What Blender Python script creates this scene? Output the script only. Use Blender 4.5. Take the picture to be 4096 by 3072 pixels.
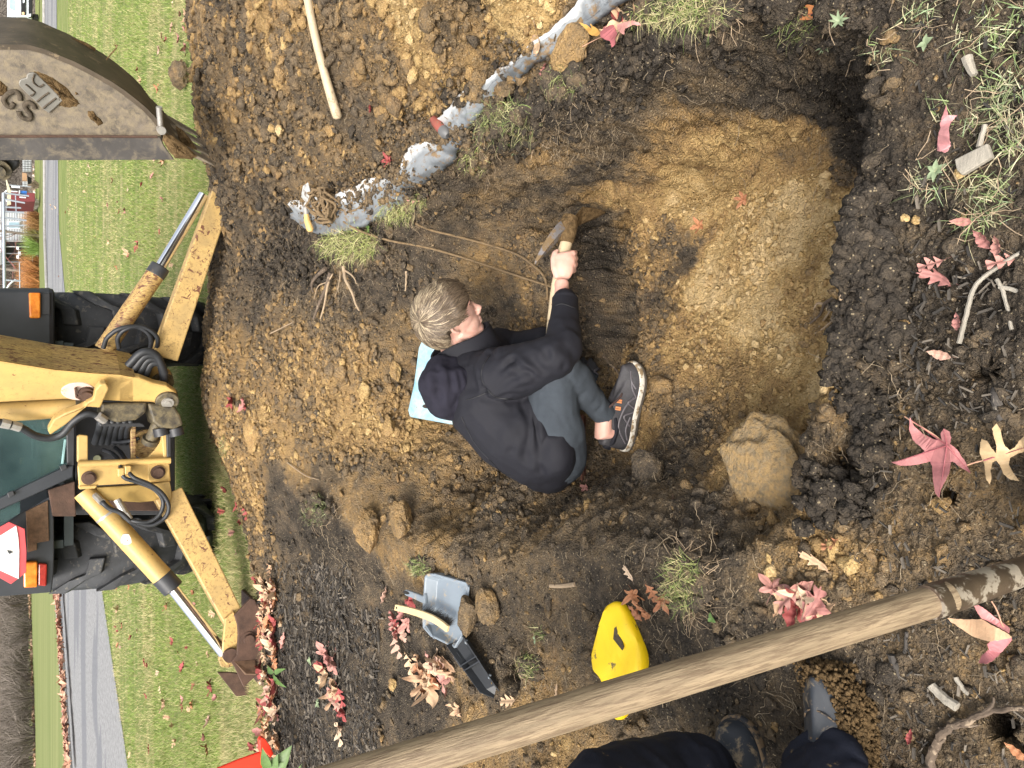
import bpy, math, random
import numpy as np
from mathutils import Vector, Matrix, Quaternion
R = math.radians
random.seed(7); rng = np.random.default_rng(7)
for o in list(bpy.data.objects): bpy.data.objects.remove(o)

# ---------------------------------------------------------------- camera, world, sun
PITCH, FPX, CAM = R(35.5), 2840.0, np.array([0.0, 0.0, 1.35])
fwd = np.array([0, math.cos(PITCH), -math.sin(PITCH)])
dwn = np.array([0, -math.sin(PITCH), -math.cos(PITCH)])
rgt = np.array([1.0, 0, 0])
cd = bpy.data.cameras.new('camera'); cam = bpy.data.objects.new('camera', cd)
bpy.context.scene.collection.objects.link(cam); bpy.context.scene.camera = cam
cd.sensor_fit = 'HORIZONTAL'; cd.sensor_width = 36; cd.lens = FPX / 4096 * 36
cd.clip_start = 0.02; cd.clip_end = 600
# the phone was held sideways: the right of the picture is down, its top is the right of the place
cam.matrix_world = Matrix(((dwn[0], rgt[0], -fwd[0], CAM[0]), (dwn[1], rgt[1], -fwd[1], CAM[1]),
                           (dwn[2], rgt[2], -fwd[2], CAM[2]), (0, 0, 0, 1)))
sc = bpy.context.scene
sc.view_settings.view_transform = 'Standard'; sc.view_settings.look = 'None'
sc.view_settings.exposure = 1.03; sc.view_settings.gamma = 1.0
SUN_EL, SUN_AZ = R(48), R(205)      # azimuth clockwise from +Y
wd = bpy.data.worlds.new('World'); sc.world = wd; wd.use_nodes = True
nt = wd.node_tree; bg = nt.nodes['Background']
sky = nt.nodes.new('ShaderNodeTexSky'); sky.sky_type = 'NISHITA'; sky.sun_disc = False
sky.sun_elevation = SUN_EL; sky.sun_rotation = SUN_AZ; sky.air_density = 1.6; sky.dust_density = 6; sky.ozone_density = .6
hs = nt.nodes.new('ShaderNodeHueSaturation'); hs.inputs['Saturation'].default_value = .35   # overcast: grey-white sky
nt.links.new(sky.outputs[0], hs.inputs['Color']); nt.links.new(hs.outputs[0], bg.inputs[0]); bg.inputs[1].default_value = .15
sl = bpy.data.lights.new('sun', 'SUN'); sun = bpy.data.objects.new('sun', sl); sc.collection.objects.link(sun)
sl.energy = 1.25; sl.angle = R(16); sl.color = (1, .95, .88)
sdir = Vector((math.sin(SUN_AZ) * math.cos(SUN_EL), math.cos(SUN_AZ) * math.cos(SUN_EL), math.sin(SUN_EL)))
sun.rotation_euler = sdir.to_track_quat('Z', 'Y').to_euler()

# ---------------------------------------------------------------- measuring helpers (photo pixels, 4096 wide, to metres)
def ray(px, py): return fwd + (px - 2048) / FPX * dwn + (1536 - py) / FPX * rgt
def W(px, py, zc): return CAM + zc * ray(px, py)
def G(px, py, Z=0.0):
    r = ray(px, py); return CAM + r * ((Z - CAM[2]) / r[2])
def PY(px, py, Y):
    r = ray(px, py); return CAM + r * (Y / r[1])
NB = np.array([.57, .82, 0]); NB = NB / np.linalg.norm(NB)      # across the boom
BB = np.array([NB[1], -NB[0], 0])                                # along the boom in plan
def PN(px, py, c):
    r = ray(px, py); return CAM + r * (c / (r @ NB))
def nrm(v):
    v = np.asarray(v, float); return v / (np.linalg.norm(v) + 1e-12)

# ---------------------------------------------------------------- noise
def _h(ix, iy, iz, s):
    n = (ix * 374761393 + iy * 668265263 + iz * 2147483647 + s * 974634777) & 0xffffffff
    n = ((n ^ (n >> 13)) * 1274126177) & 0xffffffff
    n = ((n ^ (n >> 16)) * 2246822519) & 0xffffffff
    return ((n ^ (n >> 15)) & 0xffffff) / 16777215.0
def vnoise(P, s=0):
    P = np.asarray(P, float); i = np.floor(P).astype(np.int64); f = P - i; f = f * f * (3 - 2 * f)
    r = 0
    for a in (0, 1):
        for b in (0, 1):
            for c in (0, 1):
                w = (f[:, 0] if a else 1 - f[:, 0]) * (f[:, 1] if b else 1 - f[:, 1]) * (f[:, 2] if c else 1 - f[:, 2])
                r = r + w * _h(i[:, 0] + a, i[:, 1] + b, i[:, 2] + c, s)
    return r * 2 - 1
def fbm(P, sc0, octs, s=0, gain=.5, lac=2.1):
    r = 0; a = 1
    for k in range(octs):
        r = r + a * vnoise(P * sc0 * lac ** k + 17.3 * k, s + k); a *= gain
    return r
def worley(P, s=0):
    i = np.floor(P).astype(np.int64); f = P - i; d = np.full(len(P), 9.0)
    for a in (-1, 0, 1):
        for b in (-1, 0, 1):
            for c in (-1, 0, 1):
                x, y, z = i[:, 0] + a, i[:, 1] + b, i[:, 2] + c
                q = np.stack([a + _h(x, y, z, s), b + _h(x, y, z, s + 1), c + _h(x, y, z, s + 2)], 1) - f
                d = np.minimum(d, (q * q).sum(1))
    return np.sqrt(d)
def sst(a, b, x):
    t = np.clip((x - a) / (b - a), 0, 1); return t * t * (3 - 2 * t)

# ---------------------------------------------------------------- object helpers
COL = sc.collection
def tag(o, label=None, cat=None, group=None, kind=None):
    if label: o['label'] = label
    if cat: o['category'] = cat
    if group: o['group'] = group
    if kind: o['kind'] = kind
    return o
def empty(name, loc, label, cat, group=None, rot=(0, 0, 0)):
    o = bpy.data.objects.new(name, None); COL.objects.link(o); o.location = loc; o.rotation_euler = rot
    o.empty_display_size = .1
    return tag(o, label, cat, group)
def npmesh(name, V, F, mat=None, parent=None, smooth=True, attrs=None):
    """V (n,3); F (m,3|4) array or a list of such arrays"""
    V = np.asarray(V, np.float32); Fs = F if isinstance(F, list) else [F]
    Fs = [np.asarray(f, np.int32) for f in Fs if len(f)]
    me = bpy.data.meshes.new(name); me.vertices.add(len(V)); me.vertices.foreach_set('co', V.ravel())
    nl = sum(f.size for f in Fs); nf = sum(len(f) for f in Fs)
    me.loops.add(nl); me.polygons.add(nf)
    me.loops.foreach_set('vertex_index', np.concatenate([f.ravel() for f in Fs]))
    st = []; k = 0
    for f in Fs:
        st.append(k + np.arange(len(f)) * f.shape[1]); k += f.size
    me.polygons.foreach_set('loop_start', np.concatenate(st).astype(np.int32))
    me.update(calc_edges=True); me.validate()
    me.polygons.foreach_set('use_smooth', np.full(len(me.polygons), smooth))
    if attrs:
        for an, av in attrs.items():
            av = np.asarray(av, np.float32)
            if av.ndim == 2:
                if av.shape[1] == 3: av = np.concatenate([av, np.ones((len(av), 1), np.float32)], 1)
                at = me.attributes.new(an, 'FLOAT_COLOR', 'POINT'); at.data.foreach_set('color', av.ravel())
            else:
                at = me.attributes.new(an, 'FLOAT', 'POINT'); at.data.foreach_set('value', av)
    if mat: me.materials.append(mat)
    o = bpy.data.objects.new(name, me); COL.objects.link(o)
    if parent is not None: put(o, parent)
    return o
def put(o, parent):
    o.parent = parent; bpy.context.view_layer.update()
    o.matrix_parent_inverse = parent.matrix_world.inverted()
class MB:
    """collects shapes; build() links them as one mesh object"""
    def __init__(s): s.v = []; s.f = []; s.n = 0
    def add(s, V, F):
        V = [tuple(map(float, p)) for p in V]; s.v += V
        s.f += [tuple(int(i) + s.n for i in f) for f in F]; s.n += len(V); return s
    def hexa(s, A, B):
        """two quads A (near) and B (far)"""
        return s.add(list(A) + list(B), [(0, 1, 2, 3), (7, 6, 5, 4), (0, 4, 5, 1), (1, 5, 6, 2), (2, 6, 7, 3), (3, 7, 4, 0)])
    def box(s, c, size, ax=None):
        c = np.asarray(c, float); ax = np.eye(3) if ax is None else np.array([nrm(a) for a in ax])
        h = np.asarray(size, float) / 2; q = []
        for z in (-1, 1):
            for x, y in ((-1, -1), (1, -1), (1, 1), (-1, 1)):
                q.append(c + ax[0] * x * h[0] + ax[1] * y * h[1] + ax[2] * z * h[2])
        return s.add(q, [(3, 2, 1, 0), (4, 5, 6, 7), (0, 1, 5, 4), (1, 2, 6, 5), (2, 3, 7, 6), (3, 0, 4, 7)])
    def prism(s, pts, vec):
        pts = [np.asarray(p, float) for p in pts]; vec = np.asarray(vec, float); n = len(pts)
        return s.add(pts + [p + vec for p in pts], [tuple(range(n)), tuple(range(2 * n - 1, n - 1, -1))] +
                     [(i, i + n, (i + 1) % n + n, (i + 1) % n) for i in range(n)])
    def tube(s, pts, rad, sides=8, cap=True, flat=1.0, flatdir=None):
        pts = [np.asarray(p, float) for p in pts]; n = len(pts)
        rad = [rad] * n if np.isscalar(rad) else rad
        V = []; prev = None
        for i, p in enumerate(pts):
            t = nrm(pts[min(i + 1, n - 1)] - pts[max(i - 1, 0)])
            if prev is None:
                a = np.array([0, 0, 1.0]) if flatdir is None else np.asarray(flatdir, float)
                if abs(a @ t) > .95: a = np.array([1.0, 0, 0])
            else: a = prev
            b = nrm(a - t * (a @ t)); prev = b; c = np.cross(t, b)
            for k in range(sides):
                w = 2 * math.pi * k / sides
                V.append(p + rad[i] * (math.cos(w) * b * flat + math.sin(w) * c))
        F = [(i * sides + k, i * sides + (k + 1) % sides, (i + 1) * sides + (k + 1) % sides, (i + 1) * sides + k)
             for i in range(n - 1) for k in range(sides)]
        if cap: F += [tuple(range(sides - 1, -1, -1)), tuple(range((n - 1) * sides, n * sides))]
        return s.add(V, F)
    def cyl(s, a, b, r, sides=20, r2=None): return s.tube([a, b], [r, r if r2 is None else r2], sides)
    def ell(s, c, ax, seg=16, rings=10):
        """ellipsoid; ax = three axis vectors with their lengths"""
        c = np.asarray(c, float); ax = [np.asarray(a, float) for a in ax]; V = []
        for i in range(1, rings):
            t = math.pi * i / rings
            for k in range(seg):
                w = 2 * math.pi * k / seg
                V.append(c + math.sin(t) * math.cos(w) * ax[0] + math.sin(t) * math.sin(w) * ax[1] + math.cos(t) * ax[2])
        F = [(i * seg + k, (i + 1) * seg + k, (i + 1) * seg + (k + 1) % seg, i * seg + (k + 1) % seg)
             for i in range(rings - 2) for k in range(seg)]
        V += [c + ax[2], c - ax[2]]; t_, b_ = len(V) - 2, len(V) - 1; L = (rings - 2) * seg
        F += [(t_, k, (k + 1) % seg) for k in range(seg)] + [(b_, L + (k + 1) % seg, L + k) for k in range(seg)]
        return s.add(V, F)
    def build(s, name, mat, parent=None, smooth=False, bevel=0, bseg=2):
        me = bpy.data.meshes.new(name); me.from_pydata(s.v, [], s.f); me.update(); me.materials.append(mat)
        import bmesh
        bm = bmesh.new(); bm.from_mesh(me); bmesh.ops.recalc_face_normals(bm, faces=bm.faces); bm.to_mesh(me); bm.free()
        if smooth:
            me.polygons.foreach_set('use_smooth', [True] * len(me.polygons))
        o = bpy.data.objects.new(name, me); COL.objects.link(o)
        if smooth is True: me.set_sharp_from_angle(angle=R(50))
        if bevel:
            m = o.modifiers.new('bevel', 'BEVEL'); m.width = bevel; m.segments = bseg; m.limit_method = 'ANGLE'; m.angle_limit = R(35)
        if parent is not None: put(o, parent)
        return o
def spline(P, n):
    P = [np.asarray(p, float) for p in P]; P = [2 * P[0] - P[1]] + P + [2 * P[-1] - P[-2]]; out = []
    for i in range(1, len(P) - 2):
        for k in range(n):
            t = k / n; a, b, c, d = P[i - 1:i + 3]
            out.append(.5 * (2 * b + (c - a) * t + (2 * a - 5 * b + 4 * c - d) * t * t + (3 * b - a - 3 * c + d) * t ** 3))
    out.append(P[-2]); return out
def apply_mods(o):
    dg = bpy.context.evaluated_depsgraph_get(); dg.update()
    me = bpy.data.meshes.new_from_object(o.evaluated_get(dg)); old = o.data; o.modifiers.clear(); o.data = me
    me.name = o.name; return o
def remesh(o, vox, smooth_it=6, fac=.5):
    m = o.modifiers.new('r', 'REMESH'); m.mode = 'VOXEL'; m.voxel_size = vox; m.use_smooth_shade = True
    s = o.modifiers.new('s', 'SMOOTH'); s.factor = fac; s.iterations = smooth_it
    return apply_mods(o)
def getco(o):
    n = len(o.data.vertices); a = np.empty(n * 3, np.float32); o.data.vertices.foreach_get('co', a); return a.reshape(-1, 3).astype(float)
def getno(o):
    n = len(o.data.vertices); a = np.empty(n * 3, np.float32); o.data.vertices.foreach_get('normal', a); return a.reshape(-1, 3).astype(float)
def setco(o, V): o.data.vertices.foreach_set('co', np.asarray(V, np.float32).ravel()); o.data.update()
def addattr(o, name, A):
    A = np.asarray(A, np.float32)
    if A.ndim == 2:
        A = np.concatenate([A, np.ones((len(A), 1), np.float32)], 1)
        at = o.data.attributes.new(name, 'FLOAT_COLOR', 'POINT'); at.data.foreach_set('color', A.ravel())
    else:
        at = o.data.attributes.new(name, 'FLOAT', 'POINT'); at.data.foreach_set('value', A)

# ---------------------------------------------------------------- materials
def node(nt, t, **kw):
    n = nt.nodes.new(t)
    for k, v in kw.items():
        if k.startswith('i_'): n.inputs[k[2:].replace('_', ' ')].default_value = v
        else: setattr(n, k, v)
    return n
def ramp(nt, src, pts, interp='LINEAR'):
    r = nt.nodes.new('ShaderNodeValToRGB'); r.color_ramp.interpolation = interp; e = r.color_ramp.elements
    while len(e) < len(pts): e.new(.5)
    for q, (p, c) in zip(e, pts): q.position = p; q.color = (c if hasattr(c, '__len__') else (c, c, c)) + ((1,) if hasattr(c, '__len__') else (1,)) if hasattr(c, '__len__') else (c, c, c, 1)
    nt.links.new(src, r.inputs[0]); return r.outputs[0]
def mix(nt, fac, a, b, mode='MIX'):
    m = nt.nodes.new('ShaderNodeMix'); m.data_type = 'RGBA'; m.blend_type = mode
    for s, v in ((m.inputs[0], fac), (m.inputs[6], a), (m.inputs[7], b)):
        if isinstance(v, bpy.types.NodeSocket): nt.links.new(v, s)
        elif hasattr(v, '__len__'): s.default_value = tuple(v) + (1,)
        elif s.type == 'RGBA': s.default_value = (v, v, v, 1)
        else: s.default_value = v
    return m.outputs[2]
def math_(nt, op, a, b=None, clamp=False):
    m = nt.nodes.new('ShaderNodeMath'); m.operation = op; m.use_clamp = clamp
    for s, v in zip(m.inputs, (a, b)):
        if v is None: continue
        if isinstance(v, bpy.types.NodeSocket): nt.links.new(v, s)
        else: s.default_value = v
    return m.outputs[0]
def noise(nt, vec, scale, detail=4, rough=.6, dist=0):
    n = nt.nodes.new('ShaderNodeTexNoise'); n.inputs['Scale'].default_value = scale; n.inputs['Detail'].default_value = detail
    n.inputs['Roughness'].default_value = rough; n.inputs['Distortion'].default_value = dist
    if vec is not None: nt.links.new(vec, n.inputs['Vector'])
    return n.outputs[0]
def newmat(name, rough=.7, metallic=0, spec=.5):
    m = bpy.data.materials.new(name); m.use_nodes = True; nt = m.node_tree; b = nt.nodes['Principled BSDF']
    b.inputs['Roughness'].default_value = rough; b.inputs['Metallic'].default_value = metallic
    b.inputs['Specular IOR Level'].default_value = spec
    tc = nt.nodes.new('ShaderNodeTexCoord')
    return m, nt, b, tc.outputs['Object']
def bump(nt, b, h, strength=.5, dist=.01):
    n = nt.nodes.new('ShaderNodeBump'); n.inputs['Strength'].default_value = strength; n.inputs['Distance'].default_value = dist
    nt.links.new(h, n.inputs['Height']); nt.links.new(n.outputs[0], b.inputs['Normal'])
def simple(name, c, rough=.7, metallic=0, var=.25, scale=12, bmp=.15, bscale=60, spec=.5, c2=None, thr=None, dist=.004, rough2=None, stretch=None, soft=.025):
    """base colour with mottling; c2 shows through in patches when thr is given"""
    m, nt, b, vec = newmat(name, rough, metallic, spec)
    if stretch:
        mp = nt.nodes.new('ShaderNodeMapping'); mp.inputs['Scale'].default_value = stretch; nt.links.new(vec, mp.inputs[0]); vec = mp.outputs[0]
    n1 = noise(nt, vec, scale, 6)
    lo = tuple(x * (1 - var) for x in c); hi = tuple(min(1, x * (1 + var)) for x in c)
    col = ramp(nt, n1, [(.3, lo), (.7, hi)])
    if c2 is not None:
        n2 = noise(nt, vec, scale * 2.3, 8, .68, .4)
        f = ramp(nt, n2, [(thr - soft, 0.0), (thr + soft, 1.0)])
        col = mix(nt, f, col, c2)
        if rough2 is not None:
            rr = nt.nodes.new('ShaderNodeMapRange'); nt.links.new(f, rr.inputs[0]); rr.inputs[3].default_value = rough; rr.inputs[4].default_value = rough2
            nt.links.new(rr.outputs[0], b.inputs['Roughness'])
            mm = nt.nodes.new('ShaderNodeMapRange'); nt.links.new(f, mm.inputs[0]); mm.inputs[3].default_value = metallic; mm.inputs[4].default_value = 0
            nt.links.new(mm.outputs[0], b.inputs['Metallic'])
    nt.links.new(col, b.inputs['Base Color'])
    if bmp: bump(nt, b, noise(nt, vec, bscale, 5), bmp, dist)
    return m
def attrmat(name, attr='Col', rough=.8, var=.2, scale=40, bmp=.3, bscale=150, dist=.003, spec=.3, trans=0, sub=0):
    m, nt, b, vec = newmat(name, rough, 0, spec)
    a = nt.nodes.new('ShaderNodeAttribute'); a.attribute_name = attr
    n1 = ramp(nt, noise(nt, vec, scale, 6), [(.3, 1 - var), (.7, 1 + var)])
    nt.links.new(mix(nt, 1.0, a.outputs['Color'], n1, 'MULTIPLY'), b.inputs['Base Color'])
    if bmp: bump(nt, b, noise(nt, vec, bscale, 5), bmp, dist)
    if trans: b.inputs['Transmission Weight'].default_value = 0; b.inputs['Subsurface Weight'].default_value = sub
    return m

def align_local(o, origin, d):
    """give a finished mesh its own axes, x along d, so that wood grain runs along it"""
    x = nrm(d); z = nrm(np.cross(x, [0.3, .2, 1.0])); y = np.cross(z, x); M = Matrix((Vector(x), Vector(y), Vector(z))).transposed().to_4x4(); M.translation = Vector(origin)
    o.data.transform(M.inverted()); o.matrix_world = M; return o

def paint(name, base, grime, chips, gs=3.0, rough=.45, stretch=(1, 1, 1), s0=.56):
    """old machine paint: soft brown grime, thin scratches and a few sharp rust chips"""
    m, nt, b, vec = newmat(name, rough, 0, .5)
    mp = nt.nodes.new('ShaderNodeMapping'); mp.inputs['Scale'].default_value = stretch; nt.links.new(vec, mp.inputs[0]); v = mp.outputs[0]
    c = ramp(nt, noise(nt, vec, 5, 4), [(.3, tuple(x * .88 for x in base)), (.7, tuple(min(1, x * 1.08) for x in base))])
    g = ramp(nt, noise(nt, v, gs, 9, .68, .3), [(.42, 0.0), (.75, grime)])
    c = mix(nt, g, c, (.19, .145, .08))
    sp = ramp(nt, noise(nt, v, gs * 14, 6, .75), [(s0, 0.0), (s0 + .09, grime * .8)]); c = mix(nt, sp, c, (.20, .12, .05))
    big = noise(nt, vec, 2.2, 2); f = math_(nt, 'ADD', noise(nt, v, 26, 7, .7, .8), math_(nt, 'MULTIPLY', big, .25))
    ch = ramp(nt, f, [(chips, 0.0), (chips + .015, 1.0)]); c = mix(nt, ch, c, (.13, .05, .028))
    nt.links.new(c, b.inputs['Base Color']); bump(nt, b, math_(nt, 'SUBTRACT', noise(nt, v, 60, 4), ch), .18, .003)
    return m
# ================================================================ THE GROUND
def zfar(x, y):
    d = np.sqrt(np.asarray(x, float) ** 2 + np.asarray(y, float) ** 2)
    return -.45 * sst(12, 55, d) * sst(-6, 4, x)
def rbf(pts, X, Y, c=.12):
    P = np.array([[p[0], p[1]] for p in pts]); z = np.array([p[2] for p in pts])
    K = np.sqrt(((P[:, None] - P[None]) ** 2).sum(2) + c * c); n = len(P)
    A = np.block([[K, np.ones((n, 1))], [np.ones((1, n)), np.zeros((1, 1))]])
    w = np.linalg.solve(A + np.diag([1e-4] * n + [0]), np.append(z, 0))
    out = np.full(X.shape, w[-1])
    for i in range(n): out += w[i] * np.sqrt((X - P[i, 0]) ** 2 + (Y - P[i, 1]) ** 2 + c * c)
    return out
def gp(px, py, Z): p = G(px, py, Z); return (p[0], p[1], Z)
# ground outside the pit: spoil heap on the right and far side, shallow shelf on the left
OUT = [gp(*a) for a in [
    (750, 60, .40), (800, 400, .42), (1000, 200, .40), (1280, 100, .34), (1500, 60, .28), (1750, 100, .24), (2000, 40, .20), (2150, 200, .10),
    (1300, 400, .26), (1600, 400, .16), (1850, 350, .12), (1000, 700, .26), (880, 700, .30), (1150, 850, .07), (1300, 850, .04), (1550, 720, .03), (1800, 560, .03),
    (2050, 330, .03), (2350, 150, .03), (2500, 100, .02), (1500, 850, .03), (1750, 730, .02), (2100, 480, .02), (2400, 330, .01), (2700, 150, .0), (2950, 30, .0),
    (860, 950, .18), (1000, 1000, .10), (1150, 1100, .05), (860, 1200, .20), (850, 1450, .24), (830, 1600, .25), (900, 1800, .18), (1000, 1950, .10), (1100, 2060, .07),
    (1100, 1400, .14), (1100, 1700, .14), (1200, 1900, .08), (1300, 1250, .06), (1400, 1500, .05), (1400, 1800, .03), (1200, 2100, .12), (1330, 2120, .10), (1500, 2070, .08),
    (1250, 2260, .0), (1400, 2350, .0), (1380, 2700, .0), (1250, 2800, .0), (1200, 3060, 0), (1420, 3060, -.01),
    (1530, 2300, -.06), (1550, 2700, -.07), (1600, 3000, -.06), (1800, 2600, -.05), (1900, 2350, -.04), (2000, 2200, -.03), (2200, 2600, -.04), (2500, 2500, -.04),
    (2300, 2250, -.02), (2600, 2250, -.02), (2900, 2300, -.02), (2700, 2800, -.05), (2300, 2950, -.02), (3200, 2500, -.03), (3300, 2900, -.04), (3700, 2500, 0), (4050, 2900, 0),
    (3300, 2150, -.02), (3550, 1900, 0), (3800, 1500, 0), (3700, 1100, 0), (3900, 500, 0), (3650, 300, 0), (4000, 50, 0), (3450, 40, 0)]]
OUT += [(2.4, 5.6, .05), (1.2, 5.5, .03), (.3, 6.1, .02), (-.3, 6.1, .02), (-.8, 5.3, .0), (-1.2, 4.9, 0), (-1.6, 4.7, 0), (-2.4, 5.2, 0), (-2.4, 3.4, 0), (-2.2, 2.5, 0), (-2.2, 1.5, 0),
        (-1.8, .6, 0), (2.8, 4.5, .35), (3.0, 3, .4), (2.4, 1.8, .35), (2.0, 1.2, .2), (1.5, .8, .03), (1.1, .5, 0), (0, .2, 0), (-1.2, .1, 0), (3, 6.5, 0), (0, 7.2, 0), (-2.4, 7.2, 0), (1.6, 6.4, 0)]
# floor and slopes of the pit
INN = [gp(*a) for a in [
    (2600, 830, -.60), (2750, 700, -.60), (3000, 700, -.58), (2450, 830, -.58), (2300, 760, -.52), (2100, 700, -.38), (2900, 900, -.60), (2550, 1200, -.60), (2700, 1200, -.60), (2500, 1000, -.62),
    (2950, 1100, -.58), (3200, 900, -.54), (3300, 1200, -.50), (3200, 1500, -.47), (3000, 1500, -.54), (2700, 1600, -.55), (2550, 1600, -.56), (2550, 1800, -.54),
    (2750, 1850, -.42), (2950, 1950, -.26), (3150, 1850, -.33), (2450, 1950, -.44), (2400, 2080, -.24), (2550, 2100, -.22), (2250, 2050, -.34),
    (2100, 1900, -.5), (2150, 1600, -.56), (2300, 1400, -.6), (2000, 1980, -.22), (1900, 1850, -.30), (1800, 1700, -.30), (1750, 1500, -.28), (1650, 1700, -.18), (1600, 1500, -.13), (1500, 1350, -.05), (1500, 1700, -.06),
    (1600, 1950, -.06), (1450, 1200, -.05), (1650, 1100, -.14), (1800, 1000, -.24), (1900, 1200, -.34), (2050, 1000, -.42), (2200, 1150, -.50), (2280, 900, -.54), (2000, 850, -.36), (1800, 850, -.22), (2050, 1350, -.48)]]
POLY = np.array([(.84, 1.0), (.82, 1.5), (.79, 2.1), (.76, 2.6), (.68, 3.15), (.30, 3.35), (-.2, 3.3), (-.62, 3.05), (-.62, 2.4), (-.56, 1.9), (-.52, 1.5), (-.42, 1.15),
                 (-.26, .90), (-.05, .80), (.2, .76), (.45, .70), (.68, .72), (.80, .82)])
WID = np.array([.17, .15, .13, .16, .45, .5, .5, .4, .3, .28, .28, .22, .16, .15, .17, .26, .32, .25])
def polyfield(X, Y):
    best = np.full(X.shape, 1e9); wid = np.zeros(X.shape); ins = np.zeros(X.shape, bool); n = len(POLY)
    for i in range(n):
        a, b = POLY[i], POLY[(i + 1) % n]; e = b - a
        t = np.clip(((X - a[0]) * e[0] + (Y - a[1]) * e[1]) / (e @ e), 0, 1)
        d = np.hypot(X - a[0] - t * e[0], Y - a[1] - t * e[1]); w = WID[i] * (1 - t) + WID[(i + 1) % n] * t
        m = d < best; best = np.where(m, d, best); wid = np.where(m, w, wid)
        c = ((a[1] > Y) != (b[1] > Y)) & (X < (b[0] - a[0]) * (Y - a[1]) / (b[1] - a[1] + 1e-12) + a[0]); ins ^= c
    return np.where(ins, best, -best), wid
xs = np.unique(np.concatenate([np.arange(-2.6, -1.0, .010), np.arange(-1.0, .60, .0048), np.arange(.60, .90, .0022), np.arange(.90, 2.0, .0048), np.arange(2.0, 3.6, .010)]).round(5))
ee = np.linspace(math.atan2(1.5, .16), math.atan2(1.35, 8.2), 760); ys = np.unique(np.concatenate([1.42 / np.tan(ee)]))
GX, GY = np.meshgrid(xs, ys); sh = GX.shape
P3 = np.stack([GX.ravel(), GY.ravel(), np.zeros(GX.size)], 1)
jx = (fbm(P3, 3.1, 4, 11) * .055).reshape(sh); jy = (fbm(P3, 3.1, 4, 31) * .055).reshape(sh)
sd, wd_ = polyfield(GX + jx, GY + jy)
zo = rbf(OUT, GX, GY); zi = rbf(INN, GX, GY)
tt = np.clip(sd / wd_, 0, 1); tt = 1 - (1 - tt) ** 1.8; tt = tt * tt * (3 - 2 * tt) * .5 + tt * .5
zi = np.minimum(zi, zo)
HZ = zo * (1 - tt) + zi * tt
# undercut block under the pick: a low vertical ledge in the floor
lx, ly = GX + jx * .6, GY + jy * .6 - .10 * (GX - .3)
ledge = sst(.06, .14, lx) * sst(.66, .56, lx) * sst(2.055, 2.085, ly) * sst(2.55, 2.2, ly)
HZ += .12 * ledge
HZ -= .13 * sst(.08, .2, lx) * sst(.76, .62, lx) * np.exp(-((ly - 2.02) / .05) ** 2)
# hollow hacked into the foot of the wall beside the pick
HZ -= .15 * np.exp(-(((GX - .66) / .07) ** 2 + ((GY - 2.18 - jy) / .16) ** 2))
HZ -= .10 * np.exp(-(((GX - .70) / .05) ** 2 + ((GY - 1.62 + jx) / .14) ** 2))
# burrow holes in the near ground and under the left rim
for (px, py, r_, dp) in [(3800, 1960, .018, .05), (3990, 1490, .028, .08), (4020, 2930, .028, .08), (2010, 2700, .06, .12), (3370, 1840, .05, .10), (3420, 260, .05, .1), (3260, 20, .06, .1)]:
    c = G(px, py, -.02); dd = np.hypot((GX - c[0]) * 1.0, GY - c[1]) / r_
    HZ -= dp * sst(1.25, .55, dd + .3 * jx / .055)
# lawn begins here (far edge of the dug area); everything nearer is soil
LAWN = np.array([(-2.6, 4.45), (-2.0, 4.50), (-1.6, 4.55), (-1.2, 4.75), (-.85, 4.95), (-.62, 5.3), (-.4, 5.75), (0, 5.9), (.35, 5.8), (.7, 5.5), (1.3, 5.35), (2.0, 5.45), (3.6, 5.7)])
lawnm = GY + jx * 1.6 - np.interp(GX, LAWN[:, 0], LAWN[:, 1])
HZ = np.where(lawnm > 0, HZ * sst(.5, 0, lawnm), HZ)
HZ += (1 - sst(-.1, .15, lawnm)) * .022 * fbm(P3, 2.3, 3, 5).reshape(sh) + .01 * vnoise(P3 * .7, 3).reshape(sh)
def Hf(x, y):
    x = np.atleast_1d(np.asarray(x, float)); y = np.atleast_1d(np.asarray(y, float))
    i = np.clip(np.searchsorted(xs, x) - 1, 0, len(xs) - 2); j = np.clip(np.searchsorted(ys, y) - 1, 0, len(ys) - 2)
    u = np.clip((x - xs[i]) / (xs[i + 1] - xs[i]), 0, 1); v = np.clip((y - ys[j]) / (ys[j + 1] - ys[j]), 0, 1)
    return HZ[j, i] * (1 - u) * (1 - v) + HZ[j, i + 1] * u * (1 - v) + HZ[j + 1, i] * (1 - u) * v + HZ[j + 1, i + 1] * u * v
def T(px, py, lift=0.0):
    """the point of the ground seen at a photo pixel"""
    r = ray(px, py); t = np.linspace(.6, 9.5, 3000); P = CAM + t[:, None] * r
    b = np.nonzero(P[:, 2] < Hf(P[:, 0], P[:, 1]))[0]
    k = b[0] if len(b) else len(t) - 1
    p = P[k].copy(); p[2] = Hf(p[0], p[1])[0] + lift; return p
def Nf(x, y, e=.02):
    x = np.atleast_1d(x); y = np.atleast_1d(y)
    n = np.stack([-(Hf(x + e, y) - Hf(x - e, y)) / (2 * e), -(Hf(x, y + e) - Hf(x, y - e)) / (2 * e), np.ones(len(x))], 1)
    return n / np.linalg.norm(n, axis=1, keepdims=True)
gy_, gx_ = np.gradient(HZ, ys, xs)
NN = np.stack([-gx_, -gy_, np.ones(sh)], 2); NN /= np.linalg.norm(NN, axis=2, keepdims=True); NN = NN.reshape(-1, 3)
PP = np.stack([GX, GY, HZ], 2).reshape(-1, 3)
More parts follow.
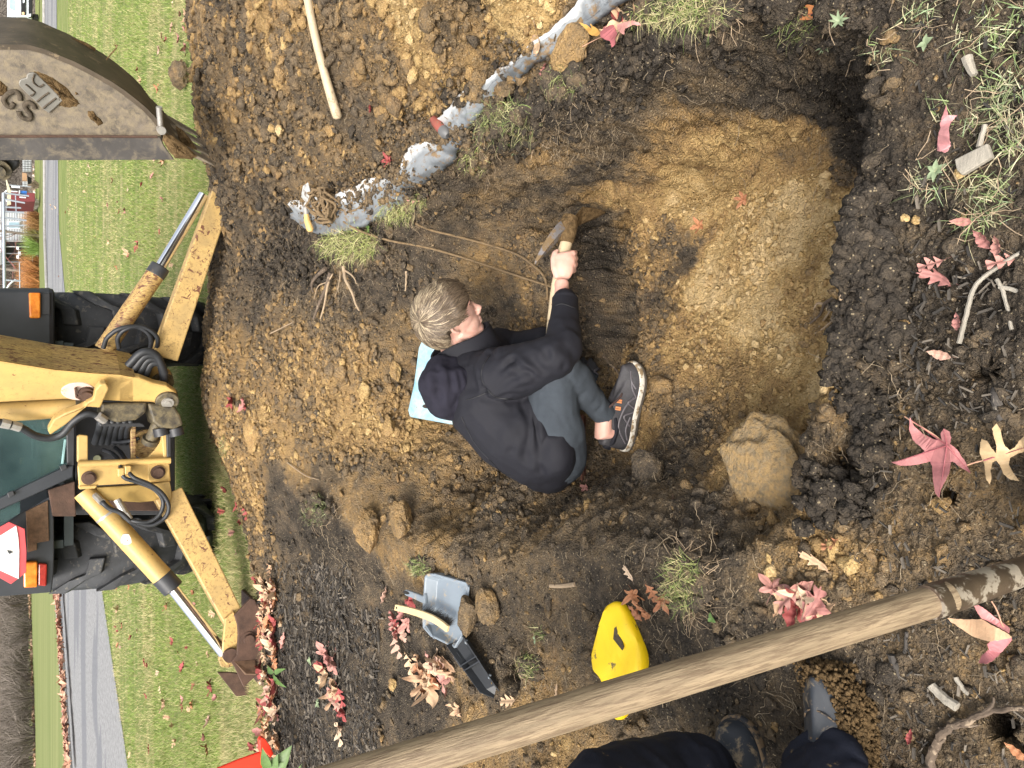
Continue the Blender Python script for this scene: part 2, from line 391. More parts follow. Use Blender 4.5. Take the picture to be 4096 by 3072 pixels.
# how bright / sandy the soil is (0 dark topsoil, 1 pale ochre; shade of the pick hollow included), measured at places in the photo
OCH = [(3000, 1200, .95), (3200, 900, 1), (3200, 1500, .85), (2800, 1100, .85), (2700, 1400, .70), (2750, 850, .85), (2950, 750, .8), (3050, 550, .70), (2900, 600, .72), (2700, 500, .48), (2500, 450, .30), (2800, 330, .20),
       (2400, 600, .25), (2600, 680, .62), (2300, 700, .35), (2100, 720, .38), (2050, 900, .30), (1800, 900, .22), (1900, 1100, .42), (2100, 1050, .45), (2200, 1250, .5), (2450, 1200, .42), (2500, 1000, .35), (1650, 1050, .2), (1500, 1100, .18),
       (2450, 1000, .12), (2450, 1130, .12), (2440, 1290, .15), (2400, 900, .15), (2560, 820, .80), (2500, 900, .5), (2600, 1000, .6), (2700, 950, .35), (2600, 1350, .6), (2700, 1600, .48), (2800, 1500, .65), (2750, 1750, .30), (2650, 1900, .2), (2600, 2100, .18), (2900, 1700, .6), (3100, 1700, .75), (3200, 1800, .62),  # low values below the pick put the hollow's shade into the soil tone
       (3350, 1500, .62), (3400, 1300, .68), (3400, 1120, .8), (3300, 1000, .85), (3350, 1650, .5), (3300, 300, .06), (3500, 500, .05), (3450, 880, .06), (3530, 1150, .06), (3520, 1350, .08), (3480, 1550, .08), (3430, 1750, .08), (3350, 2050, .08), (3300, 100, .06), (3150, 250, .15), (3100, 130, .08),
       (3650, 1400, .15), (3800, 700, .25), (3900, 1200, .15), (3700, 1900, .30), (3900, 1700, .2), (3600, 2100, .38), (3800, 2500, .28), (3600, 2800, .2), (4000, 2900, .2), (3300, 2200, .55), (3250, 2350, .30),
       (2400, 2150, .22), (2200, 2200, .25), (2200, 2400, .30), (2500, 2400, .18), (2800, 2350, .12), (2600, 2700, .14), (2900, 2700, .16), (3200, 2700, .16), (2100, 2900, .55), (1900, 3000, .5), (2400, 2900, .4), (2600, 2900, .3),
       (1900, 2500, .2), (2000, 2700, .2), (1700, 2600, .12), (1700, 2850, .12), (1500, 2500, .10), (1500, 2900, .12), (1300, 2600, .07), (1250, 2900, .07), (1450, 2300, .10), (1500, 2600, .12), (1350, 2200, .06), (1250, 2150, .05),
       (1950, 2150, .30), (1700, 2150, .42), (1500, 2100, .45), (1600, 1950, .42), (1750, 1900, .45), (1900, 1900, .40), (2100, 2000, .32), (2300, 2000, .22), (1400, 1950, .42), (1250, 2000, .25), (1150, 2050, .12),
       (1600, 1700, .55), (1400, 1700, .55), (1200, 1800, .52), (1000, 1700, .52), (900, 1500, .50), (1000, 1850, .5), (1200, 1500, .48), (1400, 1400, .45), (1600, 1450, .42), (1100, 1300, .42), (1300, 1250, .35),
       (900, 1100, .30), (1050, 1100, .18), (1200, 1050, .10), (1150, 900, .10), (1000, 850, .22), (850, 900, .3), (1000, 600, .32), (850, 500, .35), (800, 200, .38), (1000, 300, .35), (1100, 600, .35), (1200, 700, .38), (1350, 700, .32),
       (1100, 100, .48), (1300, 150, .32), (1250, 300, .3), (1500, 250, .42), (1450, 500, .28), (1500, 650, .3), (1650, 450, .42), (1650, 60, .75), (1700, 180, .68), (1800, 150, .45), (1750, 350, .6), (1850, 400, .62), (2000, 100, .72), (2050, 30, .8),
       (2000, 220, .5), (1900, 50, .35), (1950, 300, .5), (2300, 120, .4), (2400, 250, .1), (2600, 150, .12), (2300, 400, .12), (2200, 450, .15), (1900, 600, .2), (1700, 700, .22), (1500, 850, .15), (1300, 900, .12)]
op = np.array([T(a, b) for a, b, _ in OCH]); ov = np.array([v for _, _, v in OCH])
Q = PP + .06 * np.stack([fbm(PP, 7, 4, 61, .65), fbm(PP, 7, 4, 71, .65), np.zeros(len(PP))], 1)
num = np.zeros(len(PP)); den = np.zeros(len(PP)) + 1e-9
for k in range(len(op)):
    d2 = ((Q - op[k]) ** 2 * np.array([1, 1, 1.6])).sum(1); w = 1 / (d2 + .0025) ** 2.7; num += w * ov[k]; den += w
och = num / den
och = np.clip(och - .22 * sst(.1, .7, fbm(PP, 4.2, 4, 1081, .6)) * (PP[:, 2] < -.3) + .12 * fbm(PP, 5.5, 4, 81) + .10 * fbm(PP, 22, 3, 91), 0, 1)
# crumbs: real relief along the surface normal
soilw = (1 - sst(-.05, .12, lawnm)).ravel()
tidy = sst(.0, .4, (PP[:, 2] > -.12) * (PP[:, 0] < -.35) * 1.0) * .55       # trodden shelf is flatter
slick = sst(.45, .9, vnoise(PP * np.array([2.5, 2.5, 2.5]), 401) * .5 + .5) * .3
near = 1 / (1 + (np.hypot(PP[:, 0], PP[:, 1] + 1) / 6) ** 2)
Wp = .020 * np.stack([fbm(PP, 24, 3, 901, .6), fbm(PP, 24, 3, 902, .6), fbm(PP, 24, 3, 903, .6)], 1)
wy = worley((PP + Wp) * 21, 5); wy2 = worley((PP + Wp * .6) * 52, 9); wy3 = worley((PP + .004 * fbm(PP, 60, 2, 3)[:, None]) * 110, 15)
heap = .5 + 1.0 * sst(.8, 1.3, PP[:, 0]) + .6 * sst(.25, .0, och) * sst(.1, .5, 1 - tidy)
cl = sst(-.1, .5, vnoise(PP * 4.5, 211))
disp = (.016 * fbm(PP, 9, 3, 101) + heap * cl * .026 * (.55 - wy) + .018 * (.55 - wy2) * (.4 + .6 * heap) + .009 * (.5 - wy3) + .005 * fbm(PP, 130, 3, 131)) * (1 - .7 * tidy) * (1 - slick)
disp += .006 * fbm(PP, 16, 4, 301) * tidy
steep = 1 - NN[:, 2]
disp += sst(.15, .55, steep) * (.018 * (1 - 2 * np.abs(fbm(PP * np.array([2.2, 2.2, .9]), 9, 3, 950))) + .008 * fbm(PP * np.array([1, 1, 3.0]), 16, 3, 960))
disp = disp * soilw + (1 - soilw) * .006 * vnoise(PP * 20, 7)
PD = PP + NN * disp[:, None]
def Df(x, y):
    """displacement of the ground at a place"""
    i = np.clip(np.searchsorted(xs, np.atleast_1d(x)) - 1, 0, len(xs) - 2); j = np.clip(np.searchsorted(ys, np.atleast_1d(y)) - 1, 0, len(ys) - 2)
    return disp.reshape(sh)[j, i]
def Of(x, y):
    i = np.clip(np.searchsorted(xs, np.atleast_1d(x)) - 1, 0, len(xs) - 2); j = np.clip(np.searchsorted(ys, np.atleast_1d(y)) - 1, 0, len(ys) - 2)
    return och.reshape(sh)[j, i]
def Lf(x, y):
    i = np.clip(np.searchsorted(xs, np.atleast_1d(x)) - 1, 0, len(xs) - 2); j = np.clip(np.searchsorted(ys, np.atleast_1d(y)) - 1, 0, len(ys) - 2)
    return lawnm[j, i]
def soil_nodes(nt, b, vec, attr='och', bs=1.0):
    a = nt.nodes.new('ShaderNodeAttribute'); a.attribute_name = attr; och_ = a.outputs['Fac']
    n1 = noise(nt, vec, 28, 8, .7); n2 = noise(nt, vec, 160, 5, .75); n3 = noise(nt, vec, 5, 4, .6)
    t = math_(nt, 'ADD', och_, math_(nt, 'MULTIPLY', math_(nt, 'SUBTRACT', n1, .5), .55))
    t = math_(nt, 'ADD', t, math_(nt, 'MULTIPLY', math_(nt, 'SUBTRACT', n2, .5), .60), True)
    c = ramp(nt, t, [(0, (.050, .042, .034)), (.16, (.098, .078, .057)), (.36, (.18, .130, .078)), (.58, (.335, .215, .095)), (.8, (.49, .335, .145)), (1, (.64, .47, .25))])
    # iron-stained orange streaks
    f = ramp(nt, noise(nt, vec, 9, 6, .7, .6), [(.55, 0.0), (.72, 1.0)]); f = math_(nt, 'MULTIPLY', f, math_(nt, 'MULTIPLY', och_, .55), True)
    c = mix(nt, f, c, (.30, .145, .045))
    c = mix(nt, 1.0, c, ramp(nt, n3, [(.3, .85), (.7, 1.15)]), 'MULTIPLY')
    # pale mineral grains
    v = nt.nodes.new('ShaderNodeTexVoronoi'); v.inputs['Scale'].default_value = 210; nt.links.new(vec, v.inputs['Vector'])
    sep = nt.nodes.new('ShaderNodeSeparateColor'); nt.links.new(v.outputs['Color'], sep.inputs[0])
    g = math_(nt, 'MULTIPLY', math_(nt, 'GREATER_THAN', sep.outputs[0], .93), math_(nt, 'LESS_THAN', v.outputs['Distance'], .42))
    c = mix(nt, math_(nt, 'MULTIPLY', g, .55), c, (.50, .40, .25))
    nt.links.new(c, b.inputs['Base Color'])
    h = math_(nt, 'ADD', math_(nt, 'MULTIPLY', n2, .6), n1)
    h = math_(nt, 'ADD', h, math_(nt, 'MULTIPLY', noise(nt, vec, 420, 3, .7), .3))
    vb = nt.nodes.new('ShaderNodeTexVoronoi'); vb.inputs['Scale'].default_value = 130; nt.links.new(vec, vb.inputs['Vector'])
    vb2 = nt.nodes.new('ShaderNodeTexVoronoi'); vb2.inputs['Scale'].default_value = 330; nt.links.new(vec, vb2.inputs['Vector'])
    h = math_(nt, 'SUBTRACT', h, math_(nt, 'MULTIPLY', vb.outputs['Distance'], .9)); h = math_(nt, 'SUBTRACT', h, math_(nt, 'MULTIPLY', vb2.outputs['Distance'], .45))
    bump(nt, b, h, 1.0 * bs, .011)
m_soil, nt_, b_, vec_ = newmat('soil', .95, 0, .15); soil_nodes(nt_, b_, vec_)
idx = np.arange(GX.size).reshape(sh)
quads = np.stack([idx[:-1, :-1], idx[:-1, 1:], idx[1:, 1:], idx[1:, :-1]], 2).reshape(-1, 4)
fl = (lawnm[:-1, :-1].ravel() > 0)
def submesh(V, F, attrs):
    u, inv = np.unique(F, return_inverse=True); return V[u], inv.reshape(F.shape), {k: v[u] for k, v in attrs.items()}
v1, f1, a1 = submesh(PD, quads[~fl], {'och': och})
soil = npmesh('soil_ground', v1, f1, m_soil, attrs=a1); tag(soil, kind='structure')

# lawn material: mown grass with drier stripes running along the road
m_lawn, nt_, b_, vec_ = newmat('lawn', .9, 0, .2)
n1 = noise(nt_, vec_, 60, 8, .75); n2 = noise(nt_, vec_, 1.3, 5, .6)
mp = nt_.nodes.new('ShaderNodeMapping'); mp.inputs['Rotation'].default_value = (0, 0, R(-6)); mp.inputs['Scale'].default_value = (.5, 3.2, 1); nt_.links.new(vec_, mp.inputs[0])
n3 = noise(nt_, mp.outputs[0], 1.1, 5, .62)
c = ramp(nt_, n1, [(.28, (.060, .095, .020)), (.5, (.135, .185, .045)), (.72, (.26, .29, .10))])
c = mix(nt_, ramp(nt_, n3, [(.45, 0.0), (.68, .75)]), c, (.34, .30, .15))
c = mix(nt_, ramp(nt_, n2, [(.52, 0.0), (.75, .5)]), c, (.10, .14, .035))
nt_.links.new(c, b_.inputs['Base Color']); bump(nt_, b_, n1, .9, .03)
v2, f2, a2 = submesh(PD, quads[fl], {'och': och})
lawn = npmesh('lawn', v2, f2, m_lawn); tag(lawn, kind='structure')
# ================================================================ LOOSE SOIL
def ico(sub):
    import bmesh
    bm = bmesh.new(); bmesh.ops.create_icosphere(bm, subdivisions=sub, radius=1); bm.verts.ensure_lookup_table()
    V = np.array([v.co[:] for v in bm.verts]); F = np.array([[v.index for v in f.verts] for f in bm.faces]); bm.free(); return V, F
def rot_rand(n):
    q = rng.normal(size=(n, 4)); q /= np.linalg.norm(q, axis=1, keepdims=True); w, x, y, z = q.T
    return np.stack([1 - 2 * (y * y + z * z), 2 * (x * y - z * w), 2 * (x * z + y * w), 2 * (x * y + z * w), 1 - 2 * (x * x + z * z), 2 * (y * z - x * w),
                     2 * (x * z - y * w), 2 * (y * z + x * w), 1 - 2 * (x * x + y * y)], 1).reshape(-1, 3, 3)
def lumps(pos, rad, sub, rough=.28, flat=.75):
    n = len(pos); V0, F0 = ico(sub); nv = len(V0); K = 24
    base = []
    for k in range(K):
        d = 1 + rough * 1.6 * fbm(V0 * .9 + 31 * k, 1.3, 3, 500 + k); base.append(V0 * d[:, None] * np.array([1, rng.uniform(.65, 1), rng.uniform(.5, .85)]))
    B = np.array(base)[rng.integers(0, K, n)]
    V = np.einsum('nij,nkj->nki', rot_rand(n), B) * rad[:, None, None]; V[:, :, 2] *= flat
    V += pos[:, None, :]
    F = (F0[None] + (np.arange(n) * nv)[:, None, None]).reshape(-1, 3)
    return V.reshape(-1, 3), F, nv
def spots(n, dens):
    """random places on the soil, nearer ones denser; dens(x, y, h, o) in 0..1"""
    x = rng.uniform(-2.5, 3.4, n); e = rng.uniform(math.atan2(1.35, 6.0), math.atan2(1.4, .22), n); y = 1.38 / np.tan(e)
    h = Hf(x, y); o = Of(x, y); l = Lf(x, y)
    ux = np.abs(x) < .62 * (y * .82 + (1.35 - h) * .58) + .15
    k = (l < .12 * rng.random(n)) & ux & (rng.random(n) < dens(x, y, h, o)); return x[k], y[k]
def dens(x, y, h, o):
    P = np.stack([x, y, h], 1)
    shelf = (x < -.42) & (h > -.12) & (y < 4.2)
    heap = (x > .95) | (y > 3.0)
    wall = (x > .62) & (x < .86) & (y < 3.0) & (h < -.04)
    cl = sst(-.25, .45, vnoise(P * 5, 601)) * .75 + .25
    d = np.where(shelf, .10, np.where(heap, 1.0, np.where(y < 1.75, .62, .8))); d = np.where(wall, .16, d)
    d = np.where((y < .75) & ~shelf, .30, d)
    rim = sst(.10, .0, np.abs(np.hypot(0, 0) + polyfield(x, y)[0] + .02)) * (x > -.3) * (y < 1.3)
    d = np.maximum(d, rim * .95)
    return d * cl
x, y = spots(330000, dens); zc = y * .814 + (1.35 - Hf(x, y)) * .581
rmin = .00175 * zc
rad = rmin * np.clip(rng.random(len(x)), .012, 1) ** (-1 / 2.1)
wallk = (x > .62) & (x < .86) & (Hf(x, y) < -.04); rad[wallk] = np.minimum(rad[wallk], .008)
rad = np.minimum(rad, np.where(x > .95, .034, np.where(Hf(x, y) < -.3, .013, .022)))
pos = np.stack([x, y, Hf(x, y) + Df(x, y) * .8], 1) + Nf(x, y) * (rad * .25)[:, None]
big = rad > .0085
m_clod, nt_, b_, vec_ = newmat('soil_clod', .95, 0, .15); soil_nodes(nt_, b_, vec_, bs=.8)
for k_, sub in ((~big, 1), (big, 2)):
    V, F, nv = lumps(pos[k_], rad[k_], sub, .5)
    o_ = np.clip(Of(x[k_], y[k_]) + rng.normal(0, .13, k_.sum()), 0, 1)
    if sub == 2: V += (.06 * np.repeat(rad[k_], nv) * fbm(V, 90, 2, 9))[:, None] * nrm(np.array([1, 1, 1]))
    o = npmesh('crumbled_soil' if sub == 1 else 'soil_clods', V, F, m_clod, attrs={'och': np.repeat(o_, nv)})
    tag(o, 'fine crumbs of loose brown earth scattered over the dug ground' if sub == 1 else 'larger loose clods of earth lying over the dug ground', 'loose soil', kind='stuff')
print('clods', len(x), int(big.sum()))

# single stones and big clods one can point at
def rock(name, label, cat, px, py, size, o_, flat=.6, seed=0, sub=4, sink=.2, mat=None, yaw=0, rough=.5, group=None, freq=1.0):
    p = T(px, py); V, F = ico(sub); s = np.array(size) / 2
    d = 1 + rough * (.55 * fbm(V + seed * 7.7, 1.1 * freq, 3, seed) + .16 * fbm(V, 5.5, 3, seed + 50))
    # chop into facets
    r_ = np.random.default_rng(seed + 99)
    V = V * d[:, None]
    for k in range(9):
        n = nrm(r_.normal(size=3)); q = r_.uniform(.62, .9); dd = V @ n - q; V = V - np.where(dd > 0, dd * .85, 0)[:, None] * n
    c, s_ = math.cos(yaw), math.sin(yaw); V = V * s; V = np.stack([V[:, 0] * c - V[:, 1] * s_, V[:, 0] * s_ + V[:, 1] * c, V[:, 2]], 1)
    V += V / (np.linalg.norm(V, axis=1, keepdims=True) + 1e-9) * (.0035 * fbm(V, 60, 3, seed + 9))[:, None]
    zc_ = (p - CAM) @ fwd; p = p + np.array([0, 0, s[2] * (1 - 2 * sink)]); V = V + p
    o = npmesh(name, V, F, mat or m_clod, attrs={'och': np.clip(o_ + .12 * fbm(V, 25, 3, seed), 0, 1)})
    return tag(o, label, cat, group)
m_rock = simple('clay_coated_stone', (.235, .175, .10), .95, 0, .35, 24, 1, 90, c2=(.36, .235, .10), thr=.50, soft=.10, dist=.014)
RK = [('rock', 'large ochre angular rock at the left rim of the pit', 'rock', 3095, 1940, (.325, .295, .12), .50, 2, .40, .3),
      ('soil_clump', 'large grey-brown clump of rooty soil by the seated person\'s heel', 'clump of soil', 2600, 1895, (.21, .13, .10), .17, 5, .35, .1),
      ('rock', 'ochre rock beside the toe of the black sneaker', 'rock', 2650, 1540, (.11, .075, .06), .5, 7, .2, 1.2),
      ('soil_clump', 'flat upright ochre clod lying across the grey tarp near its upper corner', 'clump of soil', 2310, 185, (.13, .17, .07), .55, 11, .1, .4),
      ('soil_clump', 'rounded brown clod resting on the tarp just below the biggest one', 'clump of soil', 2048, 350, (.085, .11, .06), .42, 13, .1, .2),
      ('rock', 'round brown stone sitting on the white edge of the tarp', 'rock', 1915, 365, (.075, .085, .06), .45, 17, .1, .6),
      ('rock', 'brown angular stone half buried in the spoil above the tarp', 'rock', 1590, 425, (.10, .085, .07), .38, 19, .3, .2),
      ('rock', 'pale flat sandy stone in the gravelly spoil', 'rock', 1665, 305, (.06, .055, .035), .85, 23, .2, .8),
      ('rock', 'brown cobble between wooden handle and tarp', 'rock', 1640, 565, (.075, .06, .05), .4, 29, .2, .1),
      ('rock', 'cobble lowest beside the tarp fold', 'rock', 1535, 555, (.08, .06, .05), .33, 31, .2, .9),
      ('soil_clump', 'dark brown clod standing tall at the edge of the lawn under the bucket', 'clump of soil', 752, 305, (.26, .20, .20), .30, 37, .15, 0),
      ('soil_clump', 'ochre clod leaning against the dustpan and small brush', 'clump of soil', 1900, 2445, (.16, .085, .08), .30, 41, .1, .1),
      ('soil_clump', 'brown clod behind the dustpan toward the pit', 'clump of soil', 1975, 2420, (.15, .10, .08), .45, 43, .1, .5),
      ('soil_clump', 'crusty ochre clod at the left shoulder of the spoil slope', 'clump of soil', 1500, 2120, (.20, .17, .12), .50, 47, .2, .3),
      ('soil_clump', 'ochre clod beyond the leaf pile at the far left slope', 'clump of soil', 1630, 2080, (.16, .14, .10), .5, 53, .2, .8),
      ('rock', 'pale squarish stone among the brown leaves on the left shelf', 'rock', 1582, 2735, (.055, .05, .035), .62, 59, .1, .2),
      ('rock', 'yellowish stone on the slope above the blue board', 'rock', 1470, 1560, (.085, .07, .06), .78, 61, .25, .4),
      ('rock', 'ochre stone just beyond the corner of the blue board', 'rock', 1575, 1708, (.11, .08, .07), .62, 67, .2, .1),
      ('rock', 'dusty cobble left of a pair on the far slope', 'rock', 1338, 1480, (.075, .07, .06), .42, 71, .2, .3),
      ('rock', 'dusty cobble right of a pair on the far slope', 'rock', 1382, 1490, (.07, .075, .06), .38, 73, .2, .9),
      ('rock', 'pale stone right behind the sitter\'s hair on the slope', 'rock', 1595, 1485, (.10, .06, .05), .65, 79, .25, .1),
      ('rock', 'large half-buried pale boulder on the far rim near the machine', 'rock', 1010, 1730, (.20, .16, .09), .60, 83, .4, .2),
      ('rock', 'small pale yellow stone near the red leaves at the left rim', 'rock', 3092, 2280, (.035, .032, .025), .9, 89, .1, .2),
      ('rock', 'round grey pebble on the near soil', 'rock', 3538, 2312, (.026, .024, .02), .25, 97, .1, .2),
      ('rock', 'pale stone at the top of the spoil heap, whitish', 'rock', 1130, 520, (.06, .05, .045), .95, 101, .2, .3),
      ('rock', 'second pale stone near the end of the wooden handle', 'rock', 1100, 515, (.05, .05, .04), .8, 103, .2, .5),
      ('rock', 'brown stone near the end of the wooden handle', 'rock', 1335, 520, (.055, .07, .05), .6, 107, .2, .1),
      ('rock', 'flat angular stone in dark soil at the near rim', 'rock', 3610, 1315, (.03, .05, .02), .62, 109, .1, .9),
      ('rock', 'small yellowish pebble beside the piece of weathered wood', 'rock', 3848, 695, (.022, .022, .018), .8, 113, .1, .9),
      ('rock', 'small white pebble left of two on near dark soil', 'rock', 3626, 872, (.018, .018, .014), .85, 127, .1, .9),
      ('rock', 'small tan pebble right of two on near dark soil', 'rock', 3668, 880, (.016, .016, .012), .7, 131, .1, .9)]
for nm, lb, ct, px, py, size, o_, sd_, sink, yaw in RK:
    rock(nm, lb, ct, px, py, size, o_, seed=sd_, sink=sink, yaw=yaw, sub=5 if size[0] > .12 else 4, mat=m_rock if size[0] > .3 else None)

# ragged black topsoil broken over the near and right rim
def topsoil(n, rmin, rmax, seed, boxes, name, label, hi):
    r_ = np.random.default_rng(seed); P = []
    for (x0, x1, y0, y1, w_) in boxes:
        for k in range(int(n * w_)): P.append(G(r_.uniform(x0, x1), r_.uniform(y0, y1), r_.uniform(-.12, 0)))
    P = np.array(P); f = fbm(P * np.array([1, 1, 0]), 9, 3, seed); P = P[(f > -.25) & (Hf(P[:, 0], P[:, 1]) > -.17)]; rd = np.minimum(rmin * r_.random(len(P)) ** -.55, rmax)
    P[:, 2] = Hf(P[:, 0], P[:, 1]) + Df(P[:, 0], P[:, 1]) + rd * .35 + hi * r_.random(len(P))
    V, F, nv = lumps(P, rd, 2, .6); V += nrm(np.array([1, 1, 1])) * (.0025 * fbm(V, 120, 3, seed))[:, None]
    o = npmesh(name, V, F, m_clod, attrs={'och': np.repeat(np.clip(.03 + r_.normal(0, .05, len(P)), 0, .2), nv)}); tag(o, label, 'loose soil', kind='stuff')
topsoil(6800, .005, .019, 21, [(3130, 3420, 60, 420, .22), (3180, 3560, 420, 800, .28), (3370, 3600, 780, 1080, .18), (3470, 3660, 1050, 1400, .14), (3430, 3600, 1400, 1850, .12), (2700, 3150, 40, 230, .12)], 'topsoil_crumbs', 'ragged black topsoil crumbs broken along the near rim', .012)
topsoil(2600, .006, .022, 22, [(2150, 2500, 300, 560, .3), (2500, 2850, 130, 300, .2), (1950, 2200, 440, 640, .2), (1500, 1900, 760, 900, .2), (1150, 1400, 850, 1150, .3), (3300, 3480, 1850, 2100, .1)], 'rim_crumbs', 'dark broken topsoil along the grassy right rim', .02)
# ================================================================ THE BACKHOE
YEL = (.56, .37, .125)
m_yel = paint('yellow_paint', YEL, .45, .80)
m_worn = paint('worn_yellow_paint', (.52, .345, .12), .85, .68, 4, .55, (2.5, 2.5, .6), .47)
m_leg = paint('scuffed_yellow_paint', (.55, .365, .13), .8, .72, 4, .5, (1, 1, 1), .52)
m_blk = simple('black_metal', (.028, .029, .033), .5, 0, .3, 7, .15, 60, c2=(.075, .06, .045), thr=.64)
m_fend = simple('black_fender_paint', (.030, .034, .042), .42, 0, .2, 6, .08, 50)
m_grime = simple('greasy_casting', (.15, .12, .065), .6, 0, .4, 10, .5, 50, c2=(.04, .034, .026), thr=.5, soft=.12)
m_rust = simple('rust', (.075, .040, .026), .75, 0, .35, 16, .5, 90)
m_rustplate = simple('rusty_plate', (.13, .075, .042), .85, 0, .35, 30, .5, 120)
m_hose = simple('rubber_hose', (.022, .024, .028), .5, 0, .2, 20, .1, 100)
m_fit = simple('steel_fitting', (.42, .40, .37), .45, .6, .25, 20, .3, 90)
m_chrome = simple('chrome_rod', (.80, .81, .84), .13, 1.0, .04, 6, .02, 20)
m_rub = simple('tyre_rubber', (.034, .036, .040), .7, 0, .4, 9, .35, 60, c2=(.10, .092, .08), thr=.60)
m_steel = simple('bucket_steel', (.155, .130, .105), .5, .35, .35, 4, .35, 60, c2=(.235, .19, .125), thr=.52, rough2=.7, stretch=(4, 4, 4), soft=.12)
m_steel2 = simple('bucket_shell_steel', (.085, .065, .045), .6, .3, .4, 7, .3, 40, c2=(.2, .15, .09), thr=.6, rough2=.8)
m_mud, nt_, b_, vec_ = newmat('dried_mud', .95, 0, .1)
nt_.links.new(ramp(nt_, noise(nt_, vec_, 60, 6, .7), [(.3, (.07, .048, .025)), (.5, (.155, .10, .048)), (.7, (.27, .18, .09))]), b_.inputs['Base Color']); bump(nt_, b_, noise(nt_, vec_, 130, 6, .75), 1, .012)
m_mudd = simple('dark_mud', (.075, .058, .040), .95, 0, .4, 60, .9, 120)
m_orange, nt_, b_, v_ = newmat('amber_lens', .2, 0, .6); nt_.links.new(ramp(nt_, noise(nt_, v_, 30), [(.35, (.62, .16, .015)), (.65, (.85, .30, .04))]), b_.inputs['Base Color'])
m_red, nt_, b_, v_ = newmat('red_lens', .25, 0, .6); nt_.links.new(ramp(nt_, noise(nt_, v_, 30), [(.35, (.20, .012, .012)), (.65, (.40, .03, .02))]), b_.inputs['Base Color'])
m_glass, nt_, b_, v_ = newmat('cab_glass', .06, 0, .9); b_.inputs['Base Color'].default_value = (.06, .125, .125, 1)
nt_.links.new(ramp(nt_, noise(nt_, v_, 3, 3), [(.3, (.02, .045, .048)), (.7, (.075, .135, .135))]), b_.inputs['Base Color'])
b_.inputs['Alpha'].default_value = .72
m_signw = simple('sign_white', (.78, .78, .76), .4, 0, .05, 6, .05, 40, c2=(.35, .30, .26), thr=.74)
m_signr = simple('sign_red', (.60, .075, .085), .45, 0, .12, 8, .05, 40)
bh = empty('backhoe_loader', (-.385, 6.1, 0), 'worn yellow backhoe loader parked on the lawn beyond the pit, seen from behind', 'backhoe')

CN = 3.92; WB = .26
def PB(l, c=CN): return [PN(a, b, c) for a, b in l]
# --- boom
near = [(0, 1444), (216, 1479), (370, 1493), (481, 1499), (540, 1512), (540, 1610), (430, 1604), (327, 1596), (247, 1599), (0, 1611)]
P0 = PN(0, 1444, CN); P1 = PN(0, 1611, CN); up = nrm(PN(0, 1527, CN) - PN(400, 1550, CN))
top0 = P0 + up * 1.3 + BB * .05; top1 = P1 + up * 1.25 - BB * .02
mb = MB(); mb.prism([top1, top0] + PB(near), NB * WB)
boom = mb.build('boom', m_yel, bh, bevel=.012)
# scratched outer face plate and its raised weld outline
mb = MB(); A = [(0, 1443), (216, 1478), (370, 1492), (481, 1498), (540, 1510)]
face = PB(A); e_ = .003 * BB + .002 * np.array([0, 0, 0])
V = [p + e_ for p in [top0] + face] + [p + e_ + NB * WB for p in [top0] + face]; n = len(face) + 1
mb.add(V + [v - e_ * 1.5 for v in V], [(i, i + 1, n + i + 1, n + i) for i in range(n - 1)] + [(2 * n + i, 3 * n + i, 3 * n + i + 1, 2 * n + i + 1) for i in range(n - 1)])
fp = mb.build('boom_back_face', m_worn, bh)
tag(fp, 'boom face scratched down to rust')
for s_, mt in ((0, m_yel), (WB - .055, m_leg)):
    mb = MB(); c0 = CN + s_
    cx = PN(668, 1598, CN) - PN(540, 1560, CN)
    pl = PB([(470, 1500), (560, 1512), (617, 1534), (668, 1545), (705, 1570), (716, 1600), (700, 1635), (660, 1645), (632, 1632), (617, 1612), (540, 1610), (470, 1606)])
    mb.prism([p + NB * s_ for p in pl], NB * .055); o = mb.build('boom_fork', mt, bh, bevel=.012)
    mb = MB(); q = PN(668, 1601, CN) + NB * s_
    mb.cyl(q - NB * .022, q + NB * .06, .068, 28); mb.build('fork_boss', m_grime, o, smooth=True, bevel=.006)
    mb = MB(); mb.cyl(q - NB * .032, q, .036, 24); mb.cyl(q - NB * .036, q, .018, 12); mb.build('pin', m_fit, o, smooth=True)
# web behind the pocket
mb = MB(); pl = PB([(470, 1512), (600, 1560), (600, 1606), (470, 1606)]); mb.prism([p + NB * .055 for p in pl], NB * .15); mb.build('boom_web', m_grime, bh)
# hose bundle inside the pocket
for k in range(4):
    q = [PN(520 + k * 22, 1500 + k * 17, CN) + NB * (.10 - .0 * k), PN(575 + k * 12, 1478 + k * 15, CN) + NB * .11 + BB * .05, PN(630 + k * 8, 1490 + k * 14, CN) + NB * .11 + BB * .055, PN(668, 1530 + k * 14, CN) + NB * .10]
    mb = MB(); mb.tube(spline(q, 8), .024, 10); mb.build('hose', m_hose, bh, smooth=True)
# pivot pin with rusty bracket and pale worn patch
mb = MB(); q = PN(318, 1566, CN); pc = [PN(318 + 62 * math.cos(t) * (1.2 if math.cos(t) < 0 else 1), 1566 + 36 * math.sin(t), CN - .004) for t in np.linspace(0, 2 * math.pi, 28)[:-1]]
mb.prism(pc, NB * .01); mb.build('pivot_plate', simple('bleached_paint', (.62, .47, .40), .55, 0, .15, 9, .2, 60, c2=(.5, .33, .2), thr=.6), bh, bevel=.004)
mb = MB(); q = PN(345, 1568, CN); mb.cyl(q - NB * .05, q + NB * .02, .030, 20); mb.cyl(q - NB * .03, q, .042, 20); mb.build('pivot_pin', m_rust, bh, smooth=True)
mb = MB(); mb.prism([p - NB * .03 for p in PB([(296, 1545), (306, 1542), (308, 1572), (352, 1592), (347, 1601), (300, 1580)])], NB * .02); mb.build('pin_bracket', m_rust, bh, bevel=.003)
